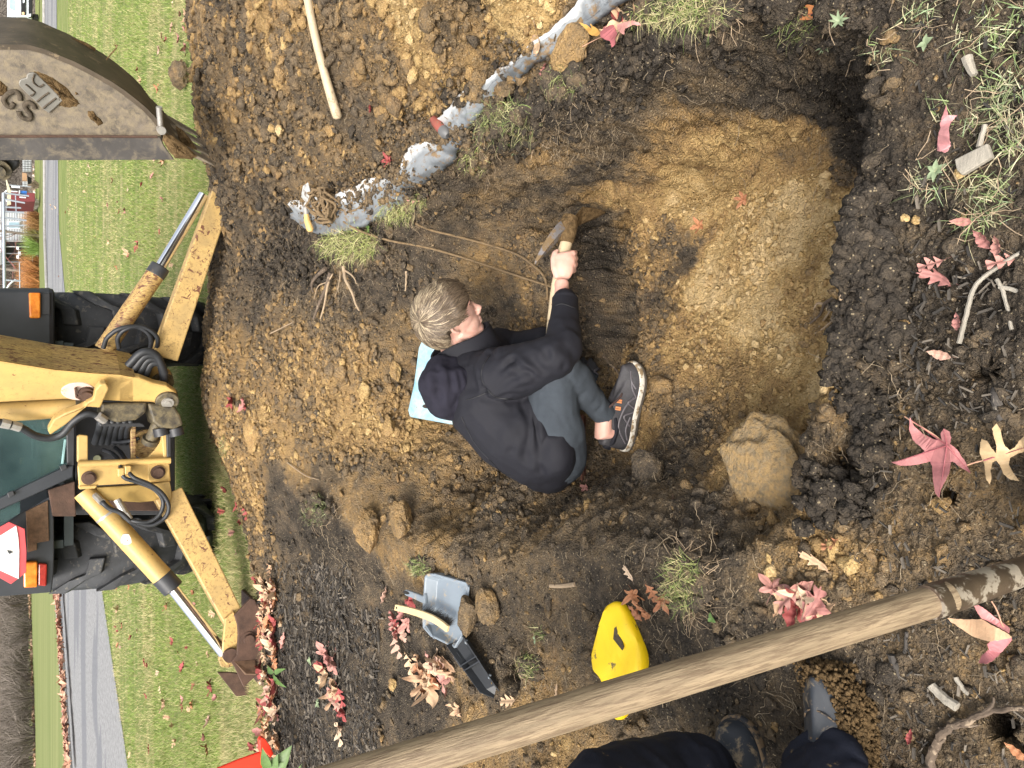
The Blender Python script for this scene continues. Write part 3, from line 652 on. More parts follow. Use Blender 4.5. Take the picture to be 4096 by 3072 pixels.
# lock hook
mb = MB(); pl = PB([(426, 1536), (436, 1556), (401, 1632), (346, 1628), (265, 1698), (200, 1742), (190, 1722), (216, 1678), (262, 1652), (336, 1628), (345, 1612), (372, 1598), (382, 1560), (400, 1538)], CN - .08)
mb.prism(pl, NB * .05); mb.build('boom_lock_hook', m_yel, bh, bevel=.008)
# boom cylinder running up beside the boom
mb = MB(); a = PN(318, 1628, CN + .06); b = PN(0, 1648, CN + .06); d = nrm(b - a)
mb.cyl(a, b + d * 1.1, .058, 24); cyl_ = mb.build('boom_cylinder', m_yel, bh, smooth=True)
mb = MB(); mb.cyl(a - d * .03, a + d * .02, .066, 24); mb.build('cylinder_cap', m_grime, cyl_, smooth=True, bevel=.004)
# main hose with steel couplings
mb = MB(); hz = [PN(a_, b_2, CN - .10 + k * .004) for k, (a_, b_2) in enumerate([(-60, 1683), (0, 1690), (78, 1708), (140, 1742), (200, 1752), (250, 1735), (290, 1690), (330, 1662), (365, 1655), (400, 1668)])]
mb.tube(spline(hz, 8), .021, 12); hh = mb.build('main_hose', m_hose, bh, smooth=True)
for a_, b_2, r_ in ((PN(5, 1692, CN - .10), PN(40, 1699, CN - .10), .027), (PN(46, 1700, CN - .10), PN(82, 1710, CN - .10), .026), (PN(392, 1664, CN - .09), PN(420, 1682, CN - .09), .026)):
    mb = MB(); mb.tube([a_, b_2], r_, 8); mb.build('hose_fitting', m_fit, hh)
# --- swing casting and tower under the boom
def plate(name, pts, Y, th, mat, parent=bh, bevel=.006, **k):
    mb = MB(); mb.prism([PY(a, b, Y) for a, b in pts], (0, th, 0)); o = mb.build(name, mat, parent, bevel=bevel); return o
YF = 4.92
plate('swing_casting', [(405, 1612), (590, 1610), (585, 1650), (545, 1680), (470, 1690), (400, 1668)], YF - .10, .22, m_grime, bevel=.015)
plate('swing_lug', [(588, 1611), (700, 1625), (722, 1660), (735, 1700), (700, 1716), (640, 1712), (612, 1690)], YF - .09, .21, m_grime, bevel=.015)
mb = MB()
for a in (640, 700): mb.cyl(PY(a, 1712, YF - .04), PY(a + 8, 1742, YF - .04), .045, 20)
mb.build('swing_knuckle', m_blk, bh, smooth=True)
mb = MB(); mb.cyl(PY(640, 1672, YF - .02), PY(602, 1762, YF + .06), .036, 20); mb.cyl(PY(606, 1752, YF + .05), PY(600, 1770, YF + .07), .052, 20); o = mb.build('swing_rod', m_grime, bh, smooth=True)
mb = MB(); c = PY(592, 1778, YF + .13); mb.cyl(c, c + np.array([0, .09, 0]), .095, 24); mb.cyl(c - np.array([0, .02, 0]), c, .07, 24)
for k in range(5): t = k * 1.256; mb.cyl(c + np.array([.075 * math.cos(t), -.02, .075 * math.sin(t)]), c + np.array([.075 * math.cos(t), .01, .075 * math.sin(t)]), .012, 8)
mb.build('swing_flange', m_worn, bh, smooth=True)
# --- rear frame
fr = plate('rear_frame', [(310, 1862), (678, 1846), (684, 1926), (316, 1946)], YF, .03, m_yel)
plate('frame_post', [(309, 1745), (320, 1738), (352, 1742), (352, 1846), (309, 1850)], YF - .01, .05, m_yel, fr)
plate('frame_post', [(645, 1730), (668, 1722), (676, 1838), (655, 1838)], YF - .01, .05, m_yel, fr)
plate('frame_post', [(664, 1690), (684, 1690), (686, 1826), (668, 1830)], YF - .03, .04, m_blk, fr)
plate('frame_divider', [(522, 1690), (544, 1690), (545, 1840), (524, 1842)], YF + .05, .03, m_worn, fr)
plate('frame_gusset', [(562, 1840), (590, 1828), (620, 1800), (638, 1772), (650, 1738), (664, 1736), (668, 1840)], YF + .02, .02, m_yel, fr)
mb = MB(); mb.cyl(PY(312, 1856, YF - .02), PY(682, 1842, YF - .02), .020, 16); mb.build('frame_rail', m_yel, fr, smooth=True)
plate('frame_plate', [(592, 1852), (676, 1848), (680, 1918), (594, 1924)], YF - .008, .01, m_yel, fr, bevel=.003)
plate('frame_top_bar', [(400, 1694), (560, 1690), (580, 1700), (580, 1708), (400, 1706)], YF - .02, .04, m_blk, fr)
plate('frame_lower_lip', [(314, 1944), (390, 1940), (384, 1954), (316, 1958)], YF - .01, .05, m_yel, fr)
for a, b, r in ((355, 1911, .040), (630, 1888, .042)):
    mb = MB(); q = PY(a, b, YF); v = np.array([0, 1, 0]); mb.cyl(q - v * .02, q, r, 28); mb.cyl(q - v * .04, q, r * .66, 24); mb.build('frame_bolt', m_rust, fr, smooth=True)
# inner dark machinery: axle housing, tank, cross tubes, hose bundle
plate('chassis', [(300, 1600), (700, 1600), (700, 2060), (300, 2060)], YF + .42, .9, m_blk)
plate('chassis_side', [(300, 1500), (690, 1500), (690, 1590), (300, 1590)], YF + .3, .9, m_blk)
for k in range(6):
    q = [PY(400 + 24 * k, 1672, YF + .02), PY(402 + 24 * k, 1690, YF + .0), PY(398 + 22 * k, 1712, YF + .05), PY(380 + 25 * k, 1770, YF + .28)]
    mb = MB(); mb.tube(spline(q, 6), .021, 10); mb.build('hose', m_hose, bh, smooth=True)
for q in ([PY(415, 1800, YF + .35), PY(450, 1815, YF + .2), PY(478, 1845, YF + .02), PY(484, 1880, YF - .05), PY(500, 1912, YF - .07), PY(560, 1932, YF - .07), (PY(620, 1960, YF - .07)), PY(652, 2005, YF - .06), PY(640, 2055, YF - .05), PY(600, 2085, YF - .04), PY(540, 2085, YF - .03), PY(470, 2060, YF + .05)],
          [PY(460, 1790, YF + .35), PY(485, 1812, YF + .2), PY(505, 1845, YF + .02), PY(512, 1880, YF - .05), PY(535, 1910, YF - .09), PY(600, 1938, YF - .09), PY(650, 1975, YF - .08), PY(675, 2025, YF - .07), PY(660, 2070, YF - .05), PY(610, 2100, YF - .04), PY(550, 2095, YF - .03)],
          [PY(425, 1755, YF + .3), PY(470, 1768, YF + .2), PY(530, 1762, YF + .1), PY(556, 1752, YF + .08)]):
    mb = MB(); mb.tube(spline(q, 8), .0125, 10); mb.build('hose', m_hose, bh, smooth=True)
for a, b in ((475, 1888), (502, 1878)):
    mb = MB(); mb.box(PY(a + 8, b, YF - .055), (.05, .045, .035)); mb.build('hose_clamp', m_yel, bh, bevel=.006)
mb = MB(); mb.cyl(PY(388, 1835, YF + .40), PY(388, 1835, YF + .43), .022, 20); mb.build('plug', simple('pale_plug', (.35, .36, .22), .6), bh, smooth=True)
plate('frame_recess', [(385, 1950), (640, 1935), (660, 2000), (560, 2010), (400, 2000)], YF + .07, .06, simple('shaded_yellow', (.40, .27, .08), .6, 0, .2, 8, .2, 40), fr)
plate('frame_side_web', [(325, 2000), (640, 1995), (640, 2045), (330, 2040)], YF + .30, .05, m_rust, fr)
plate('leg_bracket', [(600, 1936), (680, 1926), (690, 1985), (680, 2015), (650, 2010), (620, 1970)], YF - .02, .10, m_yel, fr)
# hose loops on the right side
for dx in (0, 26):
    q = [PY(413 + dx * 2.4, 1392, YF - .02), PY(430 + dx * 1.6, 1350, YF - .06), PY(480 + dx, 1315, YF - .10), PY(550 + dx * .8, 1308, YF - .10), PY(600 + dx, 1345, YF - .08), PY(600 + dx, 1395, YF - .02), PY(570 + dx, 1425, YF)]
    mb = MB(); mb.tube(spline(q, 8), .0135, 10); mb.build('hose', m_hose, bh, smooth=True)
# --- stabilisers
def beam(name, a, b, w0, w1, dep, mat, parent):
    """tapered box beam a->b; w = half heights in the plane facing the camera"""
    a = np.asarray(a); b = np.asarray(b); d = nrm(b - a); y = nrm(np.array([0, 1.0, 0]) - d * d[1]); u = np.cross(y, d)
    mb = MB(); A = [a + u * w0, a - u * w0, b - u * w1, b + u * w1]
    mb.prism([p - y * dep / 2 for p in A], y * dep); return mb.build(name, mat, parent, bevel=.008)
la = PY(670, 1975, YF + .06); lb = PY(945, 2500, 4.80)
leg = beam('stabiliser_leg', la, lb, .085, .062, .13, m_leg, bh)
mb = MB(); mb.prism([PY(a, b, 4.72) for a, b in [(902, 2476), (935, 2448), (958, 2500), (957, 2560), (946, 2620), (930, 2652), (908, 2660), (892, 2640), (892, 2580)]], (0, .03, 0)); mb.build('leg_end_plate', m_leg, leg, bevel=.004)
mb = MB(); mb.prism([PY(a, b, 4.84) for a, b in [(890, 2560), (960, 2500), (940, 2660), (912, 2672), (885, 2668), (875, 2640)]], (0, .03, 0)); mb.build('leg_end_plate', m_leg, leg, bevel=.004)
q = PY(922, 2622, 4.70); mb = MB(); mb.cyl(q, q + np.array([0, .2, 0]), .030, 24); mb.cyl(q - np.array([0, .008, 0]), q + np.array([0, .03, 0]), .044, 24); mb.build('pin', m_rust, leg, smooth=True)
ca = PY(335, 1965, YF + .10); cb = PY(690, 2352, 4.86); cc = PY(895, 2612, 4.79); d = nrm(cb - ca)
mb = MB(); mb.cyl(ca, cb, .062, 32); sc_ = mb.build('stabiliser_cylinder', m_yel, bh, smooth=True)
mb = MB(); mb.cyl(cb - d * .10, cb + d * .01, .064, 32); mb.build('cylinder_gland', m_blk, sc_, smooth=True, bevel=.006)
mb = MB(); mb.cyl(cb, cc, .034, 28); mb.build('rod', m_chrome, sc_, smooth=True)
mb = MB(); t_ = ca + d * .19; mb.cyl(t_, t_ + d * .014, .0635, 32); mb.build('hose_band', m_fit, sc_, smooth=True)
mb = MB(); q = PY(505, 2158, 4.80); w_ = [PY(505 + 20 * math.cos(t) * (1 + .2 * math.sin(3 * t)), 2158 + 26 * math.sin(t) * (1 + .2 * math.cos(2 * t)), 4.80) for t in np.linspace(0, 6.283, 16)[:-1]]
mb.prism([p + np.array([0, .002, 0]) for p in w_], (0, .02, 0)); mb.build('chipped_spot', simple('pale_primer', (.66, .64, .60), .6, c2=(.22, .1, .04), thr=.6, scale=20), sc_)
for q, r in (([PY(385, 1985, YF - .04), PY(410, 2010, 4.80), PY(440, 2035, 4.80), PY(480, 2050, 4.80), PY(520, 2085, 4.80)], .014),):
    mb = MB(); mb.tube(spline(q, 8), r, 10); o = mb.build('hose', m_hose, sc_, smooth=True)
    mb = MB(); mb.cyl(q[0] - (q[1] - q[0]) * .1, q[1], .020, 8); mb.build('hose_fitting', m_fit, o)
mb = MB(); mb.cyl(PY(468, 1998, YF), PY(500, 2055, YF - .02), .022, 10); mb.cyl(PY(505, 2050, YF - .02), PY(520, 2075, YF - .02), .017, 10); mb.build('hose_fitting', m_fit, sc_)
# foot pad: a folded steel shoe with upright webs
pad_c = PY(980, 2600, 4.72)
pad = plate('stabiliser_pad', [(938, 2462), (1003, 2394), (1020, 2400), (1036, 2440), (1040, 2560), (1042, 2650), (1030, 2700), (975, 2748), (940, 2672), (925, 2650), (948, 2620), (953, 2540), (950, 2500)], 4.66, .022, m_rust, bevel=.004)
zb = min((pad.matrix_world @ v.co).z for v in pad.data.vertices)
mb = MB(); x0, x1 = G(1030, 2735, .0)[0] + .02, G(1030, 2400, .0)[0]; mb.box(((x0 + x1) / 2 + .02, 4.83, zb + .008), (x1 - x0 - .02, .44, .022)); mb.build('sole_plate', m_rust, pad, bevel=.004)
plate('rear_web', [(918, 2690), (870, 2690), (945, 2786), (1005, 2780), (1010, 2700)], 4.98, .022, m_rust, pad, bevel=.004)
mb = MB(); mb.hexa([PY(937, 2646, 4.66), PY(985, 2695, 4.60), PY(1025, 2695, 4.60), PY(1020, 2640, 4.655)], [PY(937, 2646, 4.66) + np.array([0, .02, .01]), PY(980, 2700, 4.66), PY(1025, 2700, 4.66), PY(1020, 2645, 4.665)]); mb.build('folded_lug', m_rustplate, pad)
mb = MB(); q = PY(992, 2555, 4.66); mb.cyl(q - np.array([0, .03, 0]), q, .030, 24); mb.cyl(q - np.array([0, .006, 0]), q, .045, 24); mb.build('pad_pin', m_rust, pad, smooth=True)
# right-hand stabiliser
la = PY(655, 1430, YF + .03); lb = PY(838, 905, 4.9); leg2 = beam('stabiliser_leg', la, lb + (lb - la) * .25, .075, .062, .13, m_leg, bh)
ca = PY(415, 1400, YF + .06); cb = PY(640, 1070, 4.93); cc = PY(775, 845, 4.93); d = nrm(cb - ca)
mb = MB(); mb.cyl(ca, cb, .055, 32); sc2 = mb.build('stabiliser_cylinder', m_worn, bh, smooth=True)
mb = MB(); mb.cyl(cb - d * .06, cb + d * .01, .058, 32); mb.build('cylinder_gland', m_blk, sc2, smooth=True, bevel=.006)
mb = MB(); mb.cyl(cb, cc + (cc - cb) * .3, .031, 28); mb.build('rod', m_chrome, sc2, smooth=True)
# --- wheels
def wheel(x, y, z, r, w, nl, mir):
    t = empty('wheel', (x, y, z), None, None); put(t, bh)
    prof = [(-.36 * w, r * .60), (-.47 * w, r * .68), (-.5 * w, r * .80), (-.49 * w, r * .90), (-.42 * w, r * .945), (0, r * .965), (.42 * w, r * .945), (.49 * w, r * .90), (.5 * w, r * .80), (.47 * w, r * .68), (.36 * w, r * .60)]
    N = 72; mb = MB(); V = []
    for k in range(N):
        a = 2 * math.pi * k / N
        V += [(x + px_, y + pr * math.cos(a), z + pr * math.sin(a)) for px_, pr in prof]
    m_ = len(prof); F = [(k * m_ + i, k * m_ + i + 1, ((k + 1) % N) * m_ + i + 1, ((k + 1) % N) * m_ + i) for k in range(N) for i in range(m_ - 1)]
    mb.add(V, F); ty = mb.build('tyre', m_rub, t, smooth=True)
    # bent tread bars, left and right halves staggered
    for side in (-1, 1):
        mb = MB()
        for k in range(nl):
            a0 = 2 * math.pi * (k + (.5 if side > 0 else 0)) / nl
            def q(u, da, h, wd2):
                a = a0 + da; rr = r * (.955 + h) - .055 * abs(u) ** 3 * r * .6
                return [(x + side * u * w / 2, y + rr * math.cos(a + s * wd2), z + rr * math.sin(a + s * wd2)) for s in (-1, 1)]
            st = [(.02, .0, .085, .062), (.46, .03, .085, .062), (.62, .16, .08, .068), (1.0, .36, .07, .075)]
            top = [q(u, -mir * da, h, w2) for u, da, h, w2 in st]; bot = [q(u, -mir * da, -.02, w2 * 1.25) for u, da, h, w2 in st]
            V = []; F = []
            for tp, bt in zip(top, bot): V += tp + bt
            for i in range(len(st) - 1):
                o_ = i * 4; F += [(o_, o_ + 1, o_ + 5, o_ + 4), (o_ + 1, o_ + 3, o_ + 7, o_ + 5), (o_ + 2, o_, o_ + 4, o_ + 6)]
            F += [(0, 2, 3, 1), (12, 13, 15, 14)]
            mb.add(V, F)
        mb.build('tread_bars', m_rub, ty if False else t, bevel=.008)
    mb = MB(); mb.cyl((x - w * .3, y, z), (x + w * .3, y, z), r * .6, 40); mb.build('rim', m_yel, t, smooth=True)
    return t
wheel(-1.155, 6.17, .70, .715, .47, 15, 1); wheel(.385, 6.17, .70, .715, .47, 15, 1)
wheel(-1.0, 8.35, .42, .42, .28, 16, 1); wheel(.25, 8.35, .42, .42, .28, 16, 1)
mb = MB(); mb.box((-.385, 6.17, .70), (1.2, .32, .32)); mb.box((-.385, 7.3, .85), (.6, 2.6, .5)); mb.box((-.385, 8.35, .45), (1.1, .16, .16)); mb.build('axle_housing', m_blk, bh, bevel=.03)
mb = MB(); mb.box((-.385, 8.2, 1.25), (.8, 1.6, .6)); mb.build('engine_hood', m_yel, bh, bevel=.06)
# --- cab and fenders
plate('fender', [(-120, 1150), (150, 1150), (219, 1149), (221, 1390), (-120, 1398)], 5.28, 1.25, m_fend, bevel=.03)
lens = plate('tail_light', [(115, 1170), (162, 1170), (162, 1272), (118, 1272)], 5.25, .04, m_orange, bevel=.008)
plate('light_recess', [(166, 1172), (200, 1174), (200, 1260), (166, 1258)], 5.272, .02, m_blk, bevel=.003)
fe = plate('fender', [(-120, 2080), (0, 2108), (82, 2052), (196, 1988), (206, 1988), (216, 2080), (217, 2200), (214, 2300), (206, 2370), (-120, 2396)], 5.28, 1.25, m_fend, bevel=.02)
plate('rusty_cover', [(103, 2046), (192, 2002), (197, 2164), (148, 2172), (148, 2200), (110, 2210)], 5.262, .02, m_rustplate, bevel=.003)
plate('tail_light', [(94, 2250), (150, 2248), (149, 2350), (95, 2352)], 5.24, .05, m_orange, bevel=.008)
plate('brake_light', [(153, 2254), (189, 2256), (186, 2346), (152, 2344)], 5.25, .04, m_red, bevel=.008)
plate('lower_cab_panel', [(192, 1960), (300, 1925), (304, 2066), (210, 2066)], 5.24, .05, m_rust)
plate('cab_side_post', [(0, 1992), (262, 1866), (295, 1860), (292, 1908), (70, 2010), (0, 2040), (-120, 2095), (-120, 2050)], 5.16, .07, m_fend)
plate('cab_sill', [(264, 1680), (300, 1680), (298, 1862), (268, 1862)], 5.16, .07, m_blk)
for a, b in ((252, 1872), (42, 1978)):
    o = plate('glass_clamp', [(a - 14, b - 6), (a + 10, b - 16), (a + 18, b + 2), (a - 6, b + 14)], 5.135, .02, m_blk, bevel=.003)
plate('rear_window', [(-120, 1600), (266, 1600), (266, 1862), (250, 1868), (0, 1994), (-120, 2052)], 5.20, .012, m_glass, bevel=0)
plate('side_window', [(-120, 2100), (0, 2042), (80, 2004), (80, 2052), (0, 2104), (-120, 2170)], 5.20, .012, m_glass, bevel=0)
mb = MB(); c = PY(-60, 1760, 6.6); mb.box((-.385, 6.85, 1.6), (1.3, .05, 1.6)); mb.box((-.385, 6.1, 1.02), (1.3, 1.5, .05)); mb.box((-1.02, 6.1, 1.45), (.05, 1.5, .8)); mb.box((.25, 6.1, 1.45), (.05, 1.5, .8))
mb.build('cab_interior', simple('dark_cab', (.03, .04, .042), .7), bh)
mb = MB(); mb.box((-.40, 5.75, 1.38), (.46, .12, .5)); mb.box((-.40, 5.6, 1.12), (.5, .45, .12)); mb.build('seat', simple('grey_seat', (.05, .065, .07), .8), bh, bevel=.04)
mb = MB(); mb.tube([PY(262, 1758, 5.185), PY(250, 1855, 5.185)], .008, 6); mb.tube([PY(135, 1700, 5.4), PY(130, 1835, 5.4), PY(250, 1830, 5.4)], .012, 8); mb.build('window_trim', simple('pale_green_trim', (.22, .36, .36), .4), bh)
mb = MB(); mb.cyl(PY(88, 1830, 5.3), PY(88, 1856, 5.3), .012, 8); mb.build('lever_knob', simple('tan_knob', (.45, .33, .12), .5), bh)
# triangular sign on the cab
mb = MB(); mb.prism([PY(a, b, 5.10) for a, b in [(-95, 2180), (0, 2108), (36, 2088), (99, 2116), (106, 2206), (105, 2290), (44, 2337), (0, 2312), (-95, 2240)]], (0, .012, 0)); sg = mb.build('warning_sign', m_signr, bh, bevel=.002)
tag(sg, 'white triangle sign with a red border')
mb = MB(); mb.prism([PY(a, b, 5.094) for a, b in [(-60, 2205), (0, 2143), (65, 2103), (73, 2150), (77, 2206), (75, 2316), (0, 2282), (-60, 2222)]], (0, .005, 0)); mb.build('sign_panel', m_signw, sg)
mb = MB(); mb.prism([PY(a, b, 5.088) for a, b in [(28, 2202), (44, 2205), (50, 2212), (36, 2216)]], (0, .006, 0)); mb.build('sign_hole', m_blk, sg)
# --- dipper and bucket
CK = CN - .13; WK = .50
side = [(0, 197), (111, 198), (180, 216), (235, 240), (290, 262), (345, 290), (395, 317), (444, 345), (490, 376), (530, 407), (570, 440), (605, 475), (642, 525), (654, 580), (697, 640), (0, 642)]
ex = [(-260, 642), (-300, 560), (-300, 300), (-200, 225), (-100, 200)]
bk = None
mb = MB(); mb.prism(PB(side + ex, CK), NB * .022); bk = mb.build('bucket', m_steel, bh, bevel=.003)
tag(bk, 'muddy steel digging bucket with pointed teeth')
mb = MB(); mb.prism([p + NB * (WK - .022) for p in PB(side + ex, CK)], NB * .022); mb.build('bucket_far_side', m_steel, bk)
curve = [(-300, 300), (-200, 225), (-100, 200)] + side[:13] + [(690, 570), (742, 628)]
cv = PB(curve, CK); mb = MB(); n = len(cv)
cen = PN(100, 500, CK); outv = [nrm(np.cross(NB, cv[min(i + 1, n - 1)] - cv[max(i - 1, 0)])) for i in range(n)]
outv = [o_ if (o_ @ (cv[i] - cen)) > 0 else -o_ for i, o_ in enumerate(outv)]
V = []
for i in range(n): V += [cv[i] - NB * .004, cv[i] + outv[i] * .02 - NB * .004, cv[i] + outv[i] * .02 + NB * (WK + .004), cv[i] + NB * (WK + .004)]
mb.add(V, [(4 * i + k, 4 * i + (k + 1) % 4, 4 * i + 4 + (k + 1) % 4, 4 * i + 4 + k) for i in range(n - 1) for k in range(4)] + [(0, 1, 2, 3), (4 * n - 1, 4 * n - 2, 4 * n - 3, 4 * n - 4)])
mb.build('bucket_shell', m_steel2, bk, smooth=True)
mb = MB(); mb.prism(PB([(-260, 546), (0, 545), (640, 548), (654, 580), (697, 640), (0, 642), (-260, 642)], CK - .014), NB * .014); mb.build('side_cutter', simple('dark_cutter_steel', (.085, .078, .075), .5, .35, .3, 6, .2, 50, c2=(.17, .14, .10), thr=.56, rough2=.75, soft=.08), bk, bevel=.003)
mb = MB(); mb.tube(PB([(-260, 546), (300, 545), (630, 547)], CK - .016), .006, 6); mb.build('weld_bead', m_rust, bk)
tip0 = PN(858, 662, CK); root_a = PN(735, 592, CK); root_b = PN(770, 630, CK)
for k in range(4):
    off = NB * (.0 + k * (WK - .06) / 3); mb = MB(); u = nrm(tip0 - (root_a + root_b) / 2)
    a, b = root_a + off, root_b + off; a2 = a - u * .16; b2 = b - u * .10
    mb.hexa([a, b, tip0 + off + (b - a) * .14, tip0 + off - (b - a) * .14], [a + NB * .08, b + NB * .08, tip0 + off + NB * .07 + (b - a) * .14, tip0 + off + NB * .07 - (b - a) * .14])
    mb.hexa([a2, b2, b + (b - a) * .15, a - (b - a) * .15], [a2 + NB * .055, b2 + NB * .055, b + (b - a) * .15 + NB * .062, a - (b - a) * .15 + NB * .062])
    mb.build('bucket_tooth', m_steel, bk, bevel=.006)
mb = MB(); q = PN(643, 515, CK); mb.cyl(q - NB * .03, q + NB * .02, .020, 14); mb.cyl(q, PN(635, 425, CK) - NB * .01, .014, 10); mb.build('lip_bolt', m_fit, bk, smooth=True)
# mud packed on the lip, and splashes
def mud(pts, c, th, name='mud_patch', par=bk, seed=0):
    P = PB(pts, c); cen = sum(P) / len(P); mb = MB(); n = len(P); V = []; F = []
    R_ = 6; rr = np.random.default_rng(seed)
    Q_ = []
    for i in range(n):
        a, b = P[i], P[(i + 1) % n]
        for s in range(4): Q_.append(a + (b - a) * s / 4 + (cen - a) * rr.uniform(-.04, .05))
    m = len(Q_)
    for j in range(R_ + 1):
        f = j / R_; h = th * math.sqrt(f) ; V += [q + (cen - q) * f * .999 - NB * (h * (.7 + .5 * rr.random()) if j else -.002) for q in Q_]
    F = [(j * m + i, j * m + (i + 1) % m, (j + 1) * m + (i + 1) % m, (j + 1) * m + i) for j in range(R_) for i in range(m)]
    mb.add(V, F); return mb.build(name, m_mud, par, smooth=True)
def Z2(l): return [(a * .2034, 250 + b * .2034) for a, b in l]
mud([(655, 530), (690, 545), (735, 575), (790, 625), (770, 640), (700, 632), (672, 600), (650, 560)], CK - .012, .025, seed=3)
mud([(700, 500), (730, 520), (765, 560), (790, 600), (760, 600), (715, 560)], CK + .12, .02, seed=4)
mud(Z2([(600, 165), (720, 160), (860, 215), (1040, 290), (1180, 400), (1320, 490), (1450, 650), (1480, 720), (1550, 750), (1575, 820), (1500, 885), (1330, 905), (1160, 860), (1230, 760), (1100, 640), (930, 450), (860, 380), (760, 260)]), CK, .018, seed=1)
mud(Z2([(1720, 950), (1830, 945), (1880, 1030), (1990, 1120), (2040, 1210), (1930, 1250), (1860, 1170), (1790, 1130), (1715, 1040)]), CK, .014, seed=2)
mud(Z2([(1470, 570), (1530, 600), (1545, 635), (1480, 630)]), CK, .006, seed=5)
mud(Z2([(-120, 380), (0, 340), (60, 400), (140, 470), (155, 560), (90, 640), (0, 670), (-120, 640)]), CK, .014, seed=6)
mb = MB(); em = Z2([(370, 400), (400, 340), (450, 320), (520, 300), (530, 240), (580, 205), (660, 195), (720, 225), (900, 400), (960, 455), (1240, 745), (1100, 880), (965, 998), (850, 920), (680, 745), (520, 600), (385, 460)])
mb.prism(PB(em, CK - .012), NB * .012); eb = mb.build('raised_emblem', simple('emblem_steel', (.20, .19, .17), .5, .4, .2, 14, .2, 80), bk, bevel=.003)
for l in ([(500, 430), (560, 470), (690, 590), (640, 640), (600, 655)], [(680, 225), (640, 330), (660, 400), (740, 465), (790, 480), (860, 430)], [(730, 770), (820, 690), (960, 590)], [(850, 900), (930, 830), (1100, 700)]):
    mb = MB(); mb.tube(PB(Z2(l), CK - .012), .0075, 8, flat=.5); mb.build('letter_stroke', m_mudd, eb, smooth=True)
for l in ([(400, 745), (385, 640), (300, 570), (170, 610), (85, 700), (95, 800), (200, 880), (275, 800)], [(690, 910), (650, 830), (570, 785), (490, 840), (520, 930), (590, 1010), (590, 1100), (500, 1110), (400, 1050), (370, 960)]):
    mb = MB(); mb.tube(spline(PB(Z2(l), CK - .004), 5), .0105, 10); mb.build('raised_letter', m_mudd, bk, smooth=True)
# twig and grass caught on the shell
mb = MB(); mb.tube(spline([PN(425, 240, CK + .1), PN(445, 215, CK + .1) , PN(466, 192, CK + .1)], 4), .003, 5); mb.tube(spline([PN(250, 150, CK + .45), PN(330, 172, CK + .45), PN(380, 200, CK + .45)], 4), .010, 6); mb.build('caught_twig', m_mud, bk)
# bucket link and dipper above the frame
mb = MB(); mb.prism(PB([(-260, 600), (-40, 600), (30, 620), (80, 645), (75, 670), (40, 700), (0, 720), (-260, 760)], CN + .03), NB * .2); mb.build('bucket_link', m_blk, bk, bevel=.01)
mb = MB(); q = PN(-5, 682, CN + .0); mb.cyl(q, q + NB * .05, .05, 20); mb.cyl(q - NB * .02, q, .028, 16); mb.build('link_pin', m_grime, bk, smooth=True)
el = (top0 + top1) / 2 + NB * WB / 2; bt = PN(-200, 560, CN) + NB * WB / 2
mb = MB(); d = nrm(bt - el); u = nrm(np.cross(d, NB)); w_ = .14
mb.hexa([el - u * w_ - NB * .1, el + u * w_ - NB * .1, el + u * w_ + NB * .1, el - u * w_ + NB * .1], [bt - u * .09 - NB * .1, bt + u * .09 - NB * .1, bt + u * .09 + NB * .1, bt - u * .09 + NB * .1])
mb.build('dipper_arm', m_yel, bh, bevel=.01)
# ================================================================ THE PERSON IN THE PIT
m_jack = simple('black_softshell', (.009, .009, .0135), .78, 0, .12, 9, .08, 220, spec=.35)
m_hood = simple('charcoal_fleece', (.022, .021, .030), .95, 0, .15, 18, .35, 260, spec=.1)
m_pant = simple('grey_sweatpants', (.048, .056, .066), .95, 0, .14, 14, .3, 300, spec=.1)
m_skin, nt_, b_, v_ = newmat('skin', .5, 0, .4); nt_.links.new(ramp(nt_, noise(nt_, v_, 14, 5), [(.3, (.56, .30, .235)), (.7, (.66, .41, .33))]), b_.inputs['Base Color'])
b_.inputs['Subsurface Weight'].default_value = .12; b_.inputs['Subsurface Radius'].default_value = (.012, .004, .002); bump(nt_, b_, noise(nt_, v_, 320, 3), .1, .002)
m_dk = simple('dark_seam', (.006, .006, .008), .6, bmp=0)
def blend(name, shapes, vox, it, mat, parent=None, wr=0, wrfreq=(20, 20, 20), seed=0):
    mb = MB()
    for s in shapes:
        if s[0] == 't': mb.tube([W(*q[:3]) for q in s[1]], [q[3] for q in s[1]], 18, flat=s[2] if len(s) > 2 else 1, flatdir=fwd)
        if s[0] == 'e': mb.ell(W(*s[1]), s[2], 20, 12)
    # round every joint
    for s in shapes:
        if s[0] == 't':
            fl_ = s[2] if len(s) > 2 else 1
            for q in s[1]: mb.ell(W(*q[:3]), [rgt * q[3], dwn * q[3], fwd * q[3] * fl_], 14, 10)
    o = mb.build(name, mat); o = remesh(o, vox, it)
    if wr:
        V = getco(o); N = getno(o); Q_ = V @ np.diag(wrfreq)
        f = fbm(Q_ + .35 * fbm(Q_, .8, 2, seed + 3)[:, None], 1, 3, seed); setco(o, V + N * (wr * (1 - 2.0 * np.abs(f)))[:, None])
    o.data.polygons.foreach_set('use_smooth', [True] * len(o.data.polygons))
    if parent is not None: put(o, parent)
    return o
heel = G(2508, 1800, -.555); toe = G(2568, 1452, -.575); shf = nrm(toe - heel); shu = nrm(np.array([0, .1, 1.0]) - shf * (np.array([0, .1, 1.0]) @ shf)); shL = np.linalg.norm(toe - heel)
def SH(x, z): return heel + shf * x * shL + shu * z
Hc = W(1795, 1266, 2.60)
Fh = nrm(.84 * dwn + .53 * rgt + .16 * fwd); Sh = nrm(.30 * dwn - .40 * rgt - .85 * fwd); Sh = nrm(Sh - Fh * (Fh @ Sh)); Uh = np.cross(Fh, Sh)
if Uh @ (-.53 * dwn + .84 * rgt) < 0: Uh = -Uh
